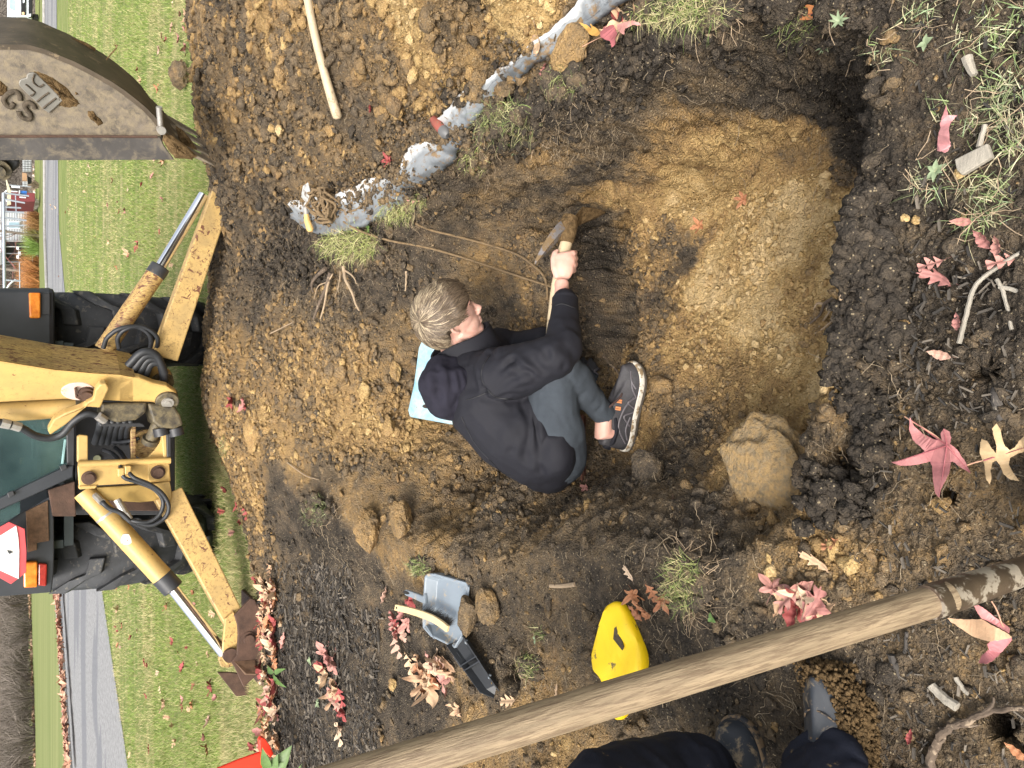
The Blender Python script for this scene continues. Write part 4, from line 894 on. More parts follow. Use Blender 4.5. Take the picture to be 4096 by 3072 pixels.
def HP(f, s, u): return Hc + Fh * f + Sh * s + Uh * u
mb = MB()
mb.ell(Hc, [Fh * .099, Sh * .077, Uh * .098], 28, 18)                        # skull
mb.ell(HP(.028, 0, -.055), [Fh * .070, Sh * .060, Uh * .068], 24, 14)         # cheeks
mb.tube([HP(-.005, .058, -.055), HP(.03, .048, -.088), HP(.078, .018, -.102), HP(.085, 0, -.103), HP(.078, -.018, -.102), HP(.03, -.048, -.088), HP(-.005, -.058, -.055)], .018, 10)   # jaw
mb.ell(HP(.083, 0, -.100), [Fh * .017, Sh * .02, Uh * .016], 12, 8)           # chin
mb.ell(HP(.078, 0, .022), [Fh * .020, Sh * .052, Uh * .014], 16, 8)           # brow
mb.tube([HP(.090, 0, .010), HP(.105, 0, -.018), HP(.119, 0, -.038)], [.009, .010, .0135], 10)   # nose
for s_ in (-1, 1): mb.ell(HP(.104, .011 * s_, -.042), [Fh * .011, Sh * .008, Uh * .008], 10, 8)
mb.ell(HP(.097, 0, -.063), [Fh * .012, Sh * .022, Uh * .0065], 12, 8); mb.ell(HP(.095, 0, -.077), [Fh * .012, Sh * .020, Uh * .0075], 12, 8)    # lips
for s_ in (-1, 1):
    mb.tube([HP(-.004, .078 * s_, .012), HP(-.022, .088 * s_, .008), HP(-.026, .089 * s_, -.014), HP(-.014, .082 * s_, -.036), HP(-.004, .078 * s_, -.044)], [.006, .007, .007, .007, .007], 8)
    mb.ell(HP(-.010, .074 * s_, -.016), [Fh * .012, Sh * .006, Uh * .022], 10, 8)
nb = W(1868, 1452, 2.70)
mb.tube([HP(-.02, 0, -.04), HP(-.03, 0, -.10), nb, W(1960, 1580, 2.66), W(2090, 1720, 2.64), W(2200, 1800, 2.66)], [.062, .058, .075, .09, .085, .09], 16)
# arm core, forearm, hand on the pick handle
zH = 2.60
mb.tube([W(1900, 1510, 2.62), W(1985, 1520, 2.54), W(2110, 1490, 2.44), W(2235, 1440, 2.40), W(2255, 1330, 2.46), W(2252, 1215, 2.53), W(2247, 1160, 2.57), W(2247, 1128, 2.585)], [.06, .055, .042, .036, .038, .031, .026, .027], 14)
mb.tube([W(1930, 1450, 2.75), W(2000, 1385, 2.86), W(2110, 1400, 2.85), W(2180, 1345, 2.75)], [.06, .05, .04, .032], 12)
mb.ell(W(2252, 1072, zH + .002), [rgt * .050, dwn * .040, fwd * .019], 16, 10)
mb.ell(W(2258, 1045, zH + .004), [rgt * .036, dwn * .040, fwd * .017], 16, 10)
for k, yy in enumerate((1012, 1036, 1060, 1084)):
    L_ = (0, 3, 2, -5)[k]
    mb.tube([W(2262, yy + 6, zH), W(2292 + L_, yy, zH + .012), W(2302 + L_, yy - 2, zH + .036), W(2280, yy - 2, zH + .062), W(2252, yy, zH + .060), W(2240, yy, zH + .045)], [.0105, .0115, .0098, .0095, .0088, .0075], 10)
mb.tube([W(2232, 1112, zH), W(2218, 1070, zH - .002), W(2213, 1035, zH + .004), W(2219, 1012, zH + .014), W(2232, 1000, zH + .02)], [.015, .0145, .0115, .0105, .008], 10)
# leg cores, bare ankle
mb.tube([W(2200, 1800, 2.66), W(2232, 1800, 2.58), W(2205, 1600, 2.50), W(2240, 1475, 2.47), W(2330, 1570, 2.54), W(2415, 1655, 2.60), SH(.17, .125), SH(.20, .085), SH(.25, .055), SH(.75, .045)], [.09, .07, .06, .05, .042, .035, .036, .035, .030, .022], 14)
mb.tube([W(2200, 1800, 2.70), W(2170, 1560, 2.83), W(2135, 1385, 2.80), W(2250, 1440, 2.84), W(2390, 1560, 2.90), W(2430, 1480, 2.93)], [.08, .06, .045, .04, .03, .03], 12)
body = mb.build('person', m_skin); body = remesh(body, .0042, 5)
tag(body, 'person in black jacket and grey sweatpants sitting hunched in the pit, swinging a pick', 'person')
pr = body
# eyes under the brow
for s_ in (-1, 1):
    mb = MB(); mb.ell(HP(.073, .031 * s_, .000), [Fh * .011, Sh * .012, Uh * .010], 12, 8); mb.build('eye', simple('eye_white', (.7, .68, .65), .2, bmp=0), pr, smooth=True)
    mb = MB(); mb.tube([HP(.093, .015 * s_, .019), HP(.092, .032 * s_, .024), HP(.080, .050 * s_, .018)], [.003, .004, .002], 6); mb.build('eyebrow', simple('brow_hair', (.12, .08, .045), .8), pr, smooth=True)
# jacket
jk = blend('jacket', [('t', [(2190, 1838, 2.66, .128), (2150, 1790, 2.64, .148), (2050, 1715, 2.63, .158), (1950, 1610, 2.64, .152), (1900, 1520, 2.66, .128), (1872, 1450, 2.70, .085)], 1.25),
    ('e', (2215, 1800, 2.575), [rgt * .120, dwn * .088, fwd * .15]), ('t', [(2120, 1640, 2.55, .085), (2165, 1730, 2.535, .085), (2205, 1820, 2.55, .085)]), ('e', (2175, 1660, 2.66), [rgt * .09, dwn * .10, fwd * .14]),
    ('t', [(1955, 1500, 2.56, .095), (2010, 1500, 2.50, .098), (2120, 1468, 2.44, .088), (2215, 1428, 2.40, .076), (2250, 1395, 2.41, .068), (2257, 1320, 2.46, .058), (2259, 1250, 2.51, .048), (2260, 1200, 2.54, .045)]),
    ('t', [(1930, 1450, 2.76, .10), (1995, 1390, 2.86, .082), (2080, 1395, 2.86, .07), (2170, 1360, 2.76, .055)])], .0065, 5, m_jack, None, 0)
V = getco(jk); N = getno(jk)
# folds: drawn as grooves radiating from elbow, armpit and waist
def seg(V, a, b):
    a, b = np.asarray(a), np.asarray(b); e = b - a; t = np.clip(((V - a) @ e) / (e @ e), 0, 1); return np.linalg.norm(V - a - t[:, None] * e, axis=1), t
d_ = np.zeros(len(V))
Vs = V + .012 * np.stack([fbm(V, 12, 2, 1), fbm(V, 12, 2, 2), fbm(V, 12, 2, 3)], 1)
for (a, b, dep, w) in [((2120, 1560, 2.48), (2170, 1880, 2.48), .014, .016), ((2090, 1590, 2.47), (2100, 1850, 2.46), .012, .014), ((2150, 1540, 2.48), (2250, 1860, 2.47), .012, .016), ((2040, 1640, 2.46), (2050, 1830, 2.46), .009, .014),
    ((2180, 1590, 2.48), (2290, 1760, 2.5), .012, .014), ((1935, 1600, 2.44), (1930, 1460, 2.46), .010, .010), ((1940, 1600, 2.44), (2060, 1580, 2.40), .012, .011), ((1960, 1430, 2.45), (2000, 1395, 2.50), .01, .014),
    ((2040, 1440, 2.38), (2140, 1520, 2.36), .009, .013), ((2090, 1400, 2.38), (2170, 1490, 2.34), .008, .012), ((2200, 1370, 2.36), (2250, 1470, 2.34), .009, .011), ((2230, 1330, 2.40), (2290, 1400, 2.40), .010, .011), ((2240, 1360, 2.38), (2170, 1440, 2.34), .009, .011),
    ((2225, 1290, 2.43), (2300, 1330, 2.44), .006, .010), ((2000, 1560, 2.38), (2100, 1560, 2.37), .008, .012), ((1990, 1480, 2.40), (2080, 1430, 2.37), .007, .013), ((2020, 1530, 2.40), (2130, 1480, 2.34), .006, .012)]:
    dd, t = seg(Vs, W(*a), W(*b)); k = np.exp(-(dd / w) ** 2) * np.sin(np.pi * np.clip(t * .9 + .05, 0, 1)); d_ -= 1.5 * dep * k
    d_ += dep * .8 * np.exp(-((dd - w * 2.0) / w) ** 2) * np.sin(np.pi * np.clip(t * .9 + .05, 0, 1))
d_ += .0026 * (1 - 2 * np.abs(fbm(V, 9, 3, 77)))
setco(jk, V + N * d_[:, None]); put(jk, pr)
def surf_line(o, pts, off=.002, r=.0022, name='seam', mat=m_dk, parent=None, n=10):
    """a thin cord lying on a mesh along a photo path"""
    from mathutils.bvhtree import BVHTree
    bm_ = BVHTree.FromPolygons([v.co[:] for v in o.data.vertices], [tuple(p.vertices) for p in o.data.polygons])
    P2 = spline([np.array([a, b, 0]) for a, b in pts], n); out = []
    for q in P2:
        h = bm_.ray_cast(Vector(CAM), Vector(nrm(ray(q[0], q[1]))))
        if h[0] is not None: out.append(np.array(h[0]) - nrm(ray(q[0], q[1])) * off)
    if len(out) < 2: return None
    mb = MB(); mb.tube(out, r, 6); return mb.build(name, mat, parent, smooth=True)
cols_ = [('seam', [(1960, 1420), (1930, 1470), (1928, 1520), (1955, 1565), (1990, 1590), (2050, 1597)]), ('seam', [(1865, 1600), (1900, 1590), (1960, 1565)]),
         ('seam', [(1846, 1668), (1870, 1720), (1905, 1780), (1950, 1830), (2010, 1890), (2060, 1905)]), ('pocket_zip', [(2125, 1600), (2160, 1640), (2210, 1675), (2232, 1695)]), ('cuff_seam', [(2215, 1225), (2250, 1215), (2300, 1232)])]
for nm_, pts in cols_: surf_line(jk, pts, .001, .0022, nm_, m_dk, jk)
# collar: a standing band round the neck
mb = MB(); Cc = W(1858, 1402, 2.66); e1 = nrm(.93 * dwn + .37 * rgt); e2 = nrm(fwd - e1 * (fwd @ e1)); e3 = nrm(np.cross(e1, e2)); e3 = e3 if e3 @ (-dwn * .4 + rgt * .9) > 0 else -e3
e2 = nrm(e2 + .25 * e3); e3 = nrm(np.cross(e1, e2)); e3 = e3 if e3 @ (-dwn * .4 + rgt * .9) > 0 else -e3
NR = 64; rings = []
for rr, hh in ((1.05, -.045), (1.0, .0), (.97, .030), (.95, .044), (.90, .046), (.87, .03), (.87, -.045)):
    rings.append([Cc + e1 * .132 * rr * math.cos(t) + e2 * .098 * rr * math.sin(t) + e3 * (hh + .006 * math.sin(3 * t + 1) + .016 * math.cos(t)) for t in np.linspace(0, 2 * math.pi, NR, endpoint=False)])
V = [p for r_ in rings for p in r_]; K_ = len(rings)
mb.add(V, [(j * NR + i, j * NR + (i + 1) % NR, (j + 1) * NR + (i + 1) % NR, (j + 1) * NR + i) for j in range(K_ - 1) for i in range(NR)])
cl_ = mb.build('collar', m_jack, jk, smooth=True)
mb = MB(); mb.tube([p + e3 * .0005 for p in rings[3]] + [rings[3][0]], .0022, 6); mb.build('collar_piping', m_dk, cl_, smooth=True)
# hood hanging on the back
hd = blend('hood', [('t', [(1770, 1478, 2.62, .06), (1760, 1540, 2.57, .080), (1778, 1600, 2.57, .070), (1812, 1640, 2.59, .042)], 1.4),
    ('t', [(1815, 1470, 2.61, .05), (1825, 1530, 2.55, .066), (1832, 1600, 2.56, .055), (1846, 1640, 2.58, .032)], 1.2)], .0065, 6, m_hood, None)
V = getco(hd); N = getno(hd); d_ = np.zeros(len(V)); Vs = V + .010 * np.stack([fbm(V, 14, 2, 1), fbm(V, 14, 2, 2), fbm(V, 14, 2, 3)], 1)
for (a, b, dep, w) in [((1745, 1450, 2.48), (1752, 1640, 2.46), .012, .013), ((1790, 1450, 2.46), (1800, 1655, 2.46), .014, .012), ((1830, 1450, 2.47), (1842, 1600, 2.46), .010, .011), ((1770, 1560, 2.44), (1790, 1620, 2.45), .012, .01), ((1705, 1480, 2.50), (1715, 1580, 2.5), .006, .012), ((1880, 1420, 2.5), (1860, 1500, 2.48), .012, .012)]:
    dd, t = seg(Vs, W(*a), W(*b)); k = np.exp(-(dd / w) ** 2) * np.sin(np.pi * np.clip(t * .9 + .05, 0, 1)); d_ += -dep * k + dep * .5 * np.exp(-((dd - w * 2.0) / w) ** 2) * np.sin(np.pi * np.clip(t * .9 + .05, 0, 1))
setco(hd, V + N * (d_ + .003 * fbm(V, 16, 3, 7))[:, None]); put(hd, jk)
# cuff
mb = MB(); a, b = W(2260, 1232, 2.53), W(2260, 1196, 2.545); mb.tube([a, b, b + nrm(b - a) * .001, a + (b - a) * .4], [.0475, .047, .036, .034], 28); mb.build('cuff', m_jack, jk, smooth=True)
# trousers
tr = blend('sweatpants', [('e', (2235, 1805, 2.68), [rgt * .118, dwn * .095, fwd * .17]),
    ('t', [(2238, 1830, 2.60, .100), (2232, 1740, 2.54, .098), (2212, 1620, 2.50, .090), (2215, 1520, 2.47, .082), (2240, 1470, 2.46, .074), (2290, 1510, 2.49, .066), (2350, 1585, 2.55, .054), (2395, 1633, 2.588, .045), (2412, 1650, 2.60, .043)]),
    ('t', [(2220, 1790, 2.76, .100), (2170, 1560, 2.83, .09), (2135, 1395, 2.80, .066), (2230, 1440, 2.84, .06), (2380, 1545, 2.90, .045)])], .0065, 5, m_pant, None)
V = getco(tr); N = getno(tr); d_ = .003 * (1 - 2 * np.abs(fbm(V, 11, 3, 21)))
for (a, b, dep, w) in [((2290, 1460, 2.42), (2250, 1560, 2.42), .010, .012), ((2380, 1600, 2.5), (2330, 1640, 2.5), .006, .01), ((2410, 1610, 2.53), (2375, 1675, 2.53), .007, .009), ((2340, 1530, 2.47), (2300, 1600, 2.47), .006, .012), ((2180, 1560, 2.42), (2260, 1720, 2.44), .008, .012), ((2230, 1600, 2.42), (2320, 1800, 2.5), .006, .014)]:
    dd, t = seg(V + .01 * fbm(V, 12, 2, 5)[:, None], W(*a), W(*b)); d_ -= dep * np.exp(-(dd / w) ** 2) * np.sin(np.pi * np.clip(t * .9 + .05, 0, 1))
setco(tr, V + N * d_[:, None]); put(tr, pr)
mb = MB(); a, b = W(2400, 1638, 2.592), W(2422, 1660, 2.608); mb.tube([a, a + (b - a) * .5, b, b + (b - a) * .05, a], [.045, .046, .0445, .038, .036], 28); mb.build('ankle_cuff', m_pant, tr, smooth=True)
# hair: a scalp cap and locks combed forward from the whorl
cap = MB(); cap.ell(HP(-.012, 0, .022), [Fh * .101, Sh * .085, Uh * .096], 36, 24); cap.ell(HP(.03, 0, .045), [Fh * .072, Sh * .074, Uh * .060], 24, 16); cap.ell(HP(-.058, 0, -.03), [Fh * .05, Sh * .070, Uh * .068], 24, 14)
hc_ = cap.build('hair', simple('hair_base', (.10, .072, .045), .75, 0, .4, 40, .4, 200), None, smooth=True); hc_ = remesh(hc_, .005, 6); put(hc_, pr)
ww = nrm(W(1692, 1300, 2.55) - Hc); ww = nrm(ww - .30 * fwd + .05 * Uh); w1 = nrm(Fh - ww * (Fh @ ww)); w2 = np.cross(ww, w1)
V, F, Cc_ = [], [], []; nvt = 0; r_ = np.random.default_rng(12)
C0 = HP(-.012, 0, .012)
for i in range(5600):
    ph = r_.uniform(0, 2 * math.pi); t0 = abs(r_.normal(0, .55)) + .02 if r_.random() < .6 else r_.uniform(0, 1.9); ln = r_.uniform(.45, 1.0); lay = r_.uniform(.0, 1); pts = []
    t0 = min(t0, 2.0)
    sw = r_.normal(.35, .15); wob = r_.uniform(0, 6.3); wa = r_.uniform(.01, .10)
    for k in range(9):
        th = t0 + ln * k / 8; p_ = ph + sw * th + wa * math.sin(5 * th + wob)
        d = math.cos(th) * ww + math.sin(th) * (math.cos(p_) * w1 + math.sin(p_) * w2)
        f, s, u = d @ Fh, d @ Sh, d @ Uh
        if (f > .62 and u < .34 - .1 * abs(s)) or (u < -.50 and f > -.25) or u < -.78 or (abs(s) > .55 and f > -.30 and u < -.12): break
        rad_ = 1 / math.sqrt((f / .101) ** 2 + (s / .088) ** 2 + (u / .104) ** 2)
        if f > .2 and u > .1: rad_ += .010
        if u < -.1: rad_ += .004
        rad_ += .004
        pts.append(C0 + d * (rad_ + .004 + lay * .010 + .006 * math.sin(math.pi * k / 8)))
    if len(pts) < 3: continue
    n = len(pts); wdt = r_.uniform(.0005, .0013); d0 = nrm(pts[0] - C0)
    fr = max(0, nrm(pts[n // 2] - C0) @ Fh); lowb = max(0, -(nrm(pts[n // 2] - C0) @ Uh))
    fs = max(0, nrm(pts[n // 2] - C0) @ Sh * .6 - .1) + fr; pale = r_.random() < (.42 - .46 * sst(.1, .7, fs)) and t0 < 1.3; c = np.array([.42, .335, .22]) * r_.uniform(.55, 1.2) if pale else np.array([.125, .090, .060]) * r_.uniform(.5, 1.35)
    for k, p in enumerate(pts):
        tg = nrm(pts[min(k + 1, n - 1)] - pts[max(k - 1, 0)]); nn = nrm(p - C0); b_s = np.cross(tg, nn); w_ = wdt * math.sin(math.pi * (.12 + .83 * k / (n - 1)))
        V += [p + b_s * w_, p + nn * w_ * .8, p - b_s * w_]; Cc_ += [c] * 3
    for k in range(n - 1):
        o_ = nvt + k * 3; F += [(o_, o_ + 1, o_ + 4, o_ + 3), (o_ + 1, o_ + 2, o_ + 5, o_ + 4)]
    nvt += n * 3
m_hair = attrmat('hair_locks', rough=.45, var=.15, scale=80, bmp=0, spec=.4)
hl = npmesh('hair_locks', V, np.array(F), m_hair, None, attrs={'Col': np.array(Cc_)}); put(hl, hc_)
# sneaker
m_shoe = simple('dark_sneaker', (.040, .038, .042), .6, 0, .35, 22, .4, 180, c2=(.10, .082, .06), thr=.66)
m_sole = simple('white_sole', (.62, .58, .50), .6, 0, .12, 14, .2, 80, c2=(.24, .17, .095), thr=.54)
m_tread = simple('muddy_tread', (.075, .062, .048), .9, 0, .4, 30, .8, 90)
def shoe(heel, toe, up, W_=.098, parent=None, main=True):
    heel = np.asarray(heel); toe = np.asarray(toe); L = np.linalg.norm(toe - heel); f = nrm(toe - heel); up = nrm(up - f * (up @ f)); s = np.cross(f, up)
    def S(x, y, z): return heel + f * x * L + s * y * W_ + up * z
    st = [(0, .28), (.04, .38), (.14, .44), (.28, .42), (.42, .40), (.58, .46), (.72, .52), (.84, .50), (.93, .38), (.985, .2), (1.0, .06)]
    out = [(x, y) for x, y in st] + [(x, -y) for x, y in reversed(st)]
    def ring(sc_, z, spring=.02): return [S(.5 + (x - .5) * sc_, y * sc_, z + spring * max(0, (x - .75) / .25) ** 2 + spring * .4 * max(0, (.1 - x) / .1) ** 2) for x, y in out]
    def loft(rings, mat, nm, par):
        mb = MB(); n = len(rings[0]); V = [p for r_ in rings for p in r_]
        F = [(j * n + i, j * n + (i + 1) % n, (j + 1) * n + (i + 1) % n, (j + 1) * n + i) for j in range(len(rings) - 1) for i in range(n)] + [tuple(range(n)), tuple(range(len(rings) * n - 1, (len(rings) - 1) * n - 1, -1))]
        mb.add(V, F); o = mb.build(nm, mat, None, smooth=True); m = o.modifiers.new('sub', 'SUBSURF'); m.levels = m.render_levels = 2; apply_mods(o); put(o, par); return o
    uh = [0] * len(out)
    def upper(h, sc_):   # height profile: toe box low, instep rising to the ankle
        P = []
        for x, y in out:
            top = .045 + .055 * sst(.95, .45, x) + .012 * sst(.2, 0, x)
            P.append(S(.5 + (x - .5) * (1 - .10 * h), y * (1 - .55 * h ** 1.6) * sc_, .028 + (top) * h + .02 * max(0, (x - .75) / .25) ** 2))
        return P
    sh_ = loft([upper(t, .98) for t in (-.15, 0, .3, .6, .85, 1.0)], m_shoe, 'sneaker', parent)
    loft([ring(1.0, .012), ring(1.035, .016), ring(1.03, .026), ring(1.01, .034), ring(.97, .036)], m_sole, 'sole', sh_)
    loft([ring(.97, -.002), ring(1.02, .004), ring(1.03, .011), ring(1.0, .014)], m_tread, 'outsole', sh_)
    mb = MB()
    mb.tube([S(.02, 0, .085), S(.03, 0, .105), S(.10, .27, .098), S(.25, .30, .090), S(.36, .2, .100), S(.38, 0, .108), S(.36, -.2, .100), S(.25, -.30, .090), S(.10, -.27, .098), S(.03, 0, .105)], .010, 8); mb.build('ankle_collar', m_jack, sh_, smooth=True)
    mb = MB(); mb.tube(spline([S(.30, .10, .118), S(.36, .0, .132), S(.42, -.02, .128)], 4), .016, 8, flat=.5); mb.build('tongue', m_shoe, sh_, smooth=True)
    m_lace = simple('brown_laces', (.06, .035, .03), .9, 0, .3, 60, .5, 200)
    for k in range(4):
        x = .42 + k * .085; z = .112 - k * .012; mb = MB(); mb.tube(spline([S(x, .26, z - .012), S(x + .02, 0, z + .004), S(x, -.26, z - .012)], 4), .0035, 6); mb.build('lace', m_lace, sh_, smooth=True)
    mb = MB(); mb.tube(spline([S(.42, .05, .125), S(.48, .25, .14), S(.60, .32, .105), S(.66, .2, .088), S(.58, .12, .10), S(.46, .08, .125)], 6), .0045, 6); mb.build('lace_bow', m_lace, sh_, smooth=True)
    m_or = simple('orange_tab', (.62, .24, .09), .6, bmp=0)
    for x in (.47, .55):
        for d in (0, .022): mb = MB(); mb.tube([S(x + d, .33, .092), S(x + d, .22, .108)], .0034, 6); mb.build('orange_tab', m_or, sh_)
    for q in ([(.10, .41, .05), (.24, .37, .085), (.34, .35, .09), (.50, .39, .078), (.62, .44, .05)], [(.30, .42, .045), (.40, .38, .075), (.46, .44, .04)], [(.50, .45, .04), (.56, .42, .07), (.62, .45, .045)], [(.14, .43, .045), (.26, .42, .06), (.40, .43, .05)], [(.62, .46, .04), (.72, .42, .062), (.84, .32, .066), (.95, .1, .062)], [(.72, .47, .05), (.80, .38, .068), (.90, .25, .068)]):
        mb = MB(); mb.tube(spline([S(*p) for p in q], 5), .0032, 6); mb.build('overlay_seam', simple('grey_overlay', (.11, .10, .11), .4), sh_, smooth=True)
    return sh_
zs = Hf(0, 1.92)[0]
heel = G(2508, 1800, -.555); toe = G(2568, 1452, -.575)
shoe(heel, toe, np.array([0, .10, 1.0]) + .0 * rgt, .105, pr)
h2 = W(2400, 1640, 2.92); shoe(h2, h2 + np.array([.27, .02, -.02]), np.array([0, 0, 1.0]), .1, pr)
# crate he sits on
m_crate = simple('reddish_old_wood', (.11, .045, .028), .8, 0, .4, 8, .4, 70, stretch=(1, 1, 6))
c = W(2285, 1800, 2.80); cr = empty('wooden_crate', (c[0], c[1], c[2] - .12), 'small dark reddish wooden crate that the person in the pit sits on', 'crate')
gz = Hf(c[0], c[1])[0]; hh = c[2] - gz + .04
for dx in (-.13, .13):
    mb = MB(); mb.box((c[0] + dx, c[1], gz + hh / 2), (.02, .24, hh)); mb.build('end_board', m_crate, cr, bevel=.003)
for dy in (-.115, .115):
    for k in range(3): mb = MB(); mb.box((c[0], c[1] + dy, gz + hh * (k + .5) / 3), (.28, .014, hh / 3 - .012)); mb.build('slat', m_crate, cr, bevel=.002)
mb = MB(); mb.box((c[0], c[1], gz + hh + .008), (.29, .25, .016)); mb.build('top_board', m_crate, cr, bevel=.003)
# ---------------------------------------------------------------- the pick he swings
m_ash = simple('pale_ash_wood', (.50, .40, .26), .6, 0, .12, 10, .15, 90, c2=(.30, .22, .13), thr=.62, stretch=(1, 1, 1))
m_pick = simple('muddy_pick_steel', (.16, .15, .15), .5, .4, .3, 12, .4, 70, c2=(.15, .10, .05), thr=.5, rough2=.95)
hp_ = W(2272, 912, 2.66); pk = empty('pickaxe', tuple(hp_), 'muddy pickaxe with a pale wooden handle, gripped by the seated person', 'pickaxe')
mb = MB(); mb.tube(spline([hp_, W(2268, 960, 2.655), W(2254, 1010, 2.645), W(2236, 1090, 2.64), W(2224, 1150, 2.635), W(2208, 1285, 2.66), W(2200, 1380, 2.70)], 5), [.020] * 14 + [.0165] * 17, 14, flat=1.2); mb.build('handle', m_ash, pk, smooth=True)
mb = MB(); mb.tube([W(2283, 868, 2.665), W(2272, 905, 2.66), W(2265, 950, 2.655), W(2262, 972, 2.653)], [.030, .036, .034, .027], 16); mb.build('eye', m_mud, pk, smooth=True)
mb = MB(); mb.tube(spline([W(2270, 905, 2.66), W(2238, 925, 2.64), W(2195, 975, 2.63), W(2160, 1025, 2.63), W(2138, 1058, 2.64)], 5), list(np.linspace(.030, .0035, 21)), 4, flat=1.1); mb.build('pick_point', m_pick, pk)
mb = MB(); A = [W(2275, 893, 2.63), W(2330, 825, 2.66), W(2400, 835, 2.74), W(2425, 848, 2.80), W(2385, 870, 2.80), W(2325, 895, 2.74), W(2290, 915, 2.69)]
mb.prism(A, fwd * .022); mb.build('adze_blade', m_mud, pk, bevel=.006)
# ================================================================ TOOLS AND OTHER THINGS ON THE GROUND
def TP(l, lift=0.0): return [T(a, b, lift) for a, b in l]
# --- blue board with a hand hole, leaning on the slope behind the sitter
m_blue = simple('faded_blue_plastic', (.19, .36, .46), .5, 0, .15, 6, .12, 40, c2=(.36, .46, .46), thr=.52, soft=.1)
bd = [(1636, 1668), (1629, 1640), (1652, 1540), (1672, 1390), (1700, 1330), (1870, 1370), (1850, 1560), (1822, 1690), (1800, 1698)]
o0 = T(1650, 1660) + np.array([0, 0, .055]); nb_ = nrm(np.array([.05, -.42, .9]))
def on(px, py, o_, n_): r_ = ray(px, py); return CAM + r_ * (((o_ - CAM) @ n_) / (r_ @ n_))
mb = MB(); mb.prism([on(a, b, o0, nb_) for a, b in bd], -nb_ * .03); board = mb.build('kneeling_board', m_blue, None, bevel=.010, bseg=3)
tag(board, 'faded light blue plastic board with a hand hole, lying on the slope behind the person', 'board')
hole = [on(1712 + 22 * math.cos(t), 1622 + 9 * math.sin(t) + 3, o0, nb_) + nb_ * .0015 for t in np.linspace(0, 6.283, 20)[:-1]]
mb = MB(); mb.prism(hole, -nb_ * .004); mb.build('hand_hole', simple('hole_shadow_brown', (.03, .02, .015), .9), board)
for a, b in ((1650, 1658), (1690, 1612), (1665, 1630)): mb = MB(); q = on(a, b, o0, nb_); mb.cyl(q - nb_ * .002, q + nb_ * .002, .004, 10); mb.build('stud', m_fit, board)
# --- wooden tool handle on the heap
a = T(1268, -60, .05); b = T(1392, 478, .045)
mb = MB(); n = 24; mb.tube([a + (b - a) * t + np.array([0, 0, .012 * math.sin(math.pi * t)]) for t in np.linspace(0, 1, n)] + [b + nrm(b - a) * .008], [.0165] * 14 + list(np.linspace(.0165, .0205, 9)) + [.019, .010], 18)
o = mb.build('tool_shaft', simple('weathered_handle', (.44, .35, .23), .55, 0, .15, 6, .15, 80, c2=(.28, .21, .13), thr=.6, stretch=(3, 3, 3)), None, smooth=True); tag(o, 'long pale wooden tool handle lying on the spoil heap', 'tool handle')
# --- grey tarp strip along the right rim
top = [(2640, -170), (2480, -80), (2365, 0), (2262, 122), (2150, 205), (2050, 288), (1985, 318), (1900, 375), (1850, 420), (1805, 480), (1760, 560), (1690, 575), (1640, 640), (1605, 690), (1530, 712), (1430, 760), (1370, 790), (1300, 800), (1230, 806), (1188, 815)]
bot = [(2800, -100), (2640, -50), (2545, 5), (2420, 95), (2260, 215), (2125, 300), (2045, 395), (1980, 450), (1925, 500), (1880, 560), (1850, 640), (1790, 690), (1720, 740), (1660, 790), (1590, 850), (1510, 885), (1420, 930), (1350, 940), (1280, 935), (1200, 880)]
A = spline([np.array([x, y, 0.0]) for x, y in top], 12); B = spline([np.array([x, y, 0.0]) for x, y in bot], 12); nu, nvv = len(A), 22
V = []; ue = []
for i in range(nu):
    for j in range(nvv):
        q = A[i] + (B[i] - A[i]) * j / (nvv - 1); p = T(q[0], q[1]); V.append(p); ue.append((i, j / (nvv - 1)))
V = np.array(V); ue = np.array(ue)
f = fbm(np.stack([ue[:, 0] * .045, ue[:, 1] * 2.4, np.zeros(len(V))], 1), 1, 3, 44)
ed = fbm(V, 9, 3, 4) * .02
V[:, 2] = Hf(V[:, 0], V[:, 1]) + .032 + .013 * (1 - 1.6 * np.abs(f)) + .006 * (1 - 2 * np.abs(fbm(V, 22, 3, 8))) - .02 * (ue[:, 1] > .96); V[:, 0] += ed * .5; V[:, 1] += ed
F = np.array([(i * nvv + j, i * nvv + j + 1, (i + 1) * nvv + j + 1, (i + 1) * nvv + j) for i in range(nu - 1) for j in range(nvv - 1)])
m_tarp, nt_, b_, v_ = newmat('grey_tarp', .6, 0, .4)
at = nt_.nodes.new('ShaderNodeAttribute'); at.attribute_name = 'w'
c = ramp(nt_, math_(nt_, 'ADD', at.outputs['Fac'], math_(nt_, 'MULTIPLY', math_(nt_, 'SUBTRACT', noise(nt_, v_, 14, 4), .5), .35)), [(.16, (.50, .50, .49)), (.30, (.24, .255, .265)), (.8, (.14, .152, .162))])
c = mix(nt_, ramp(nt_, noise(nt_, v_, 24, 8, .72), [(.535, 0.0), (.59, 1.0)]), c, (.17, .115, .062))
nt_.links.new(c, b_.inputs['Base Color']); bump(nt_, b_, noise(nt_, v_, 160, 5), .5, .005)
tp = npmesh('tarp', V, F, m_tarp, None, attrs={'w': ue[:, 1]}); m = tp.modifiers.new('s', 'SOLIDIFY'); m.thickness = .003
tag(tp, 'crumpled grey tarp strip with a white hem, earth-strewn along the right rim', 'tarp')
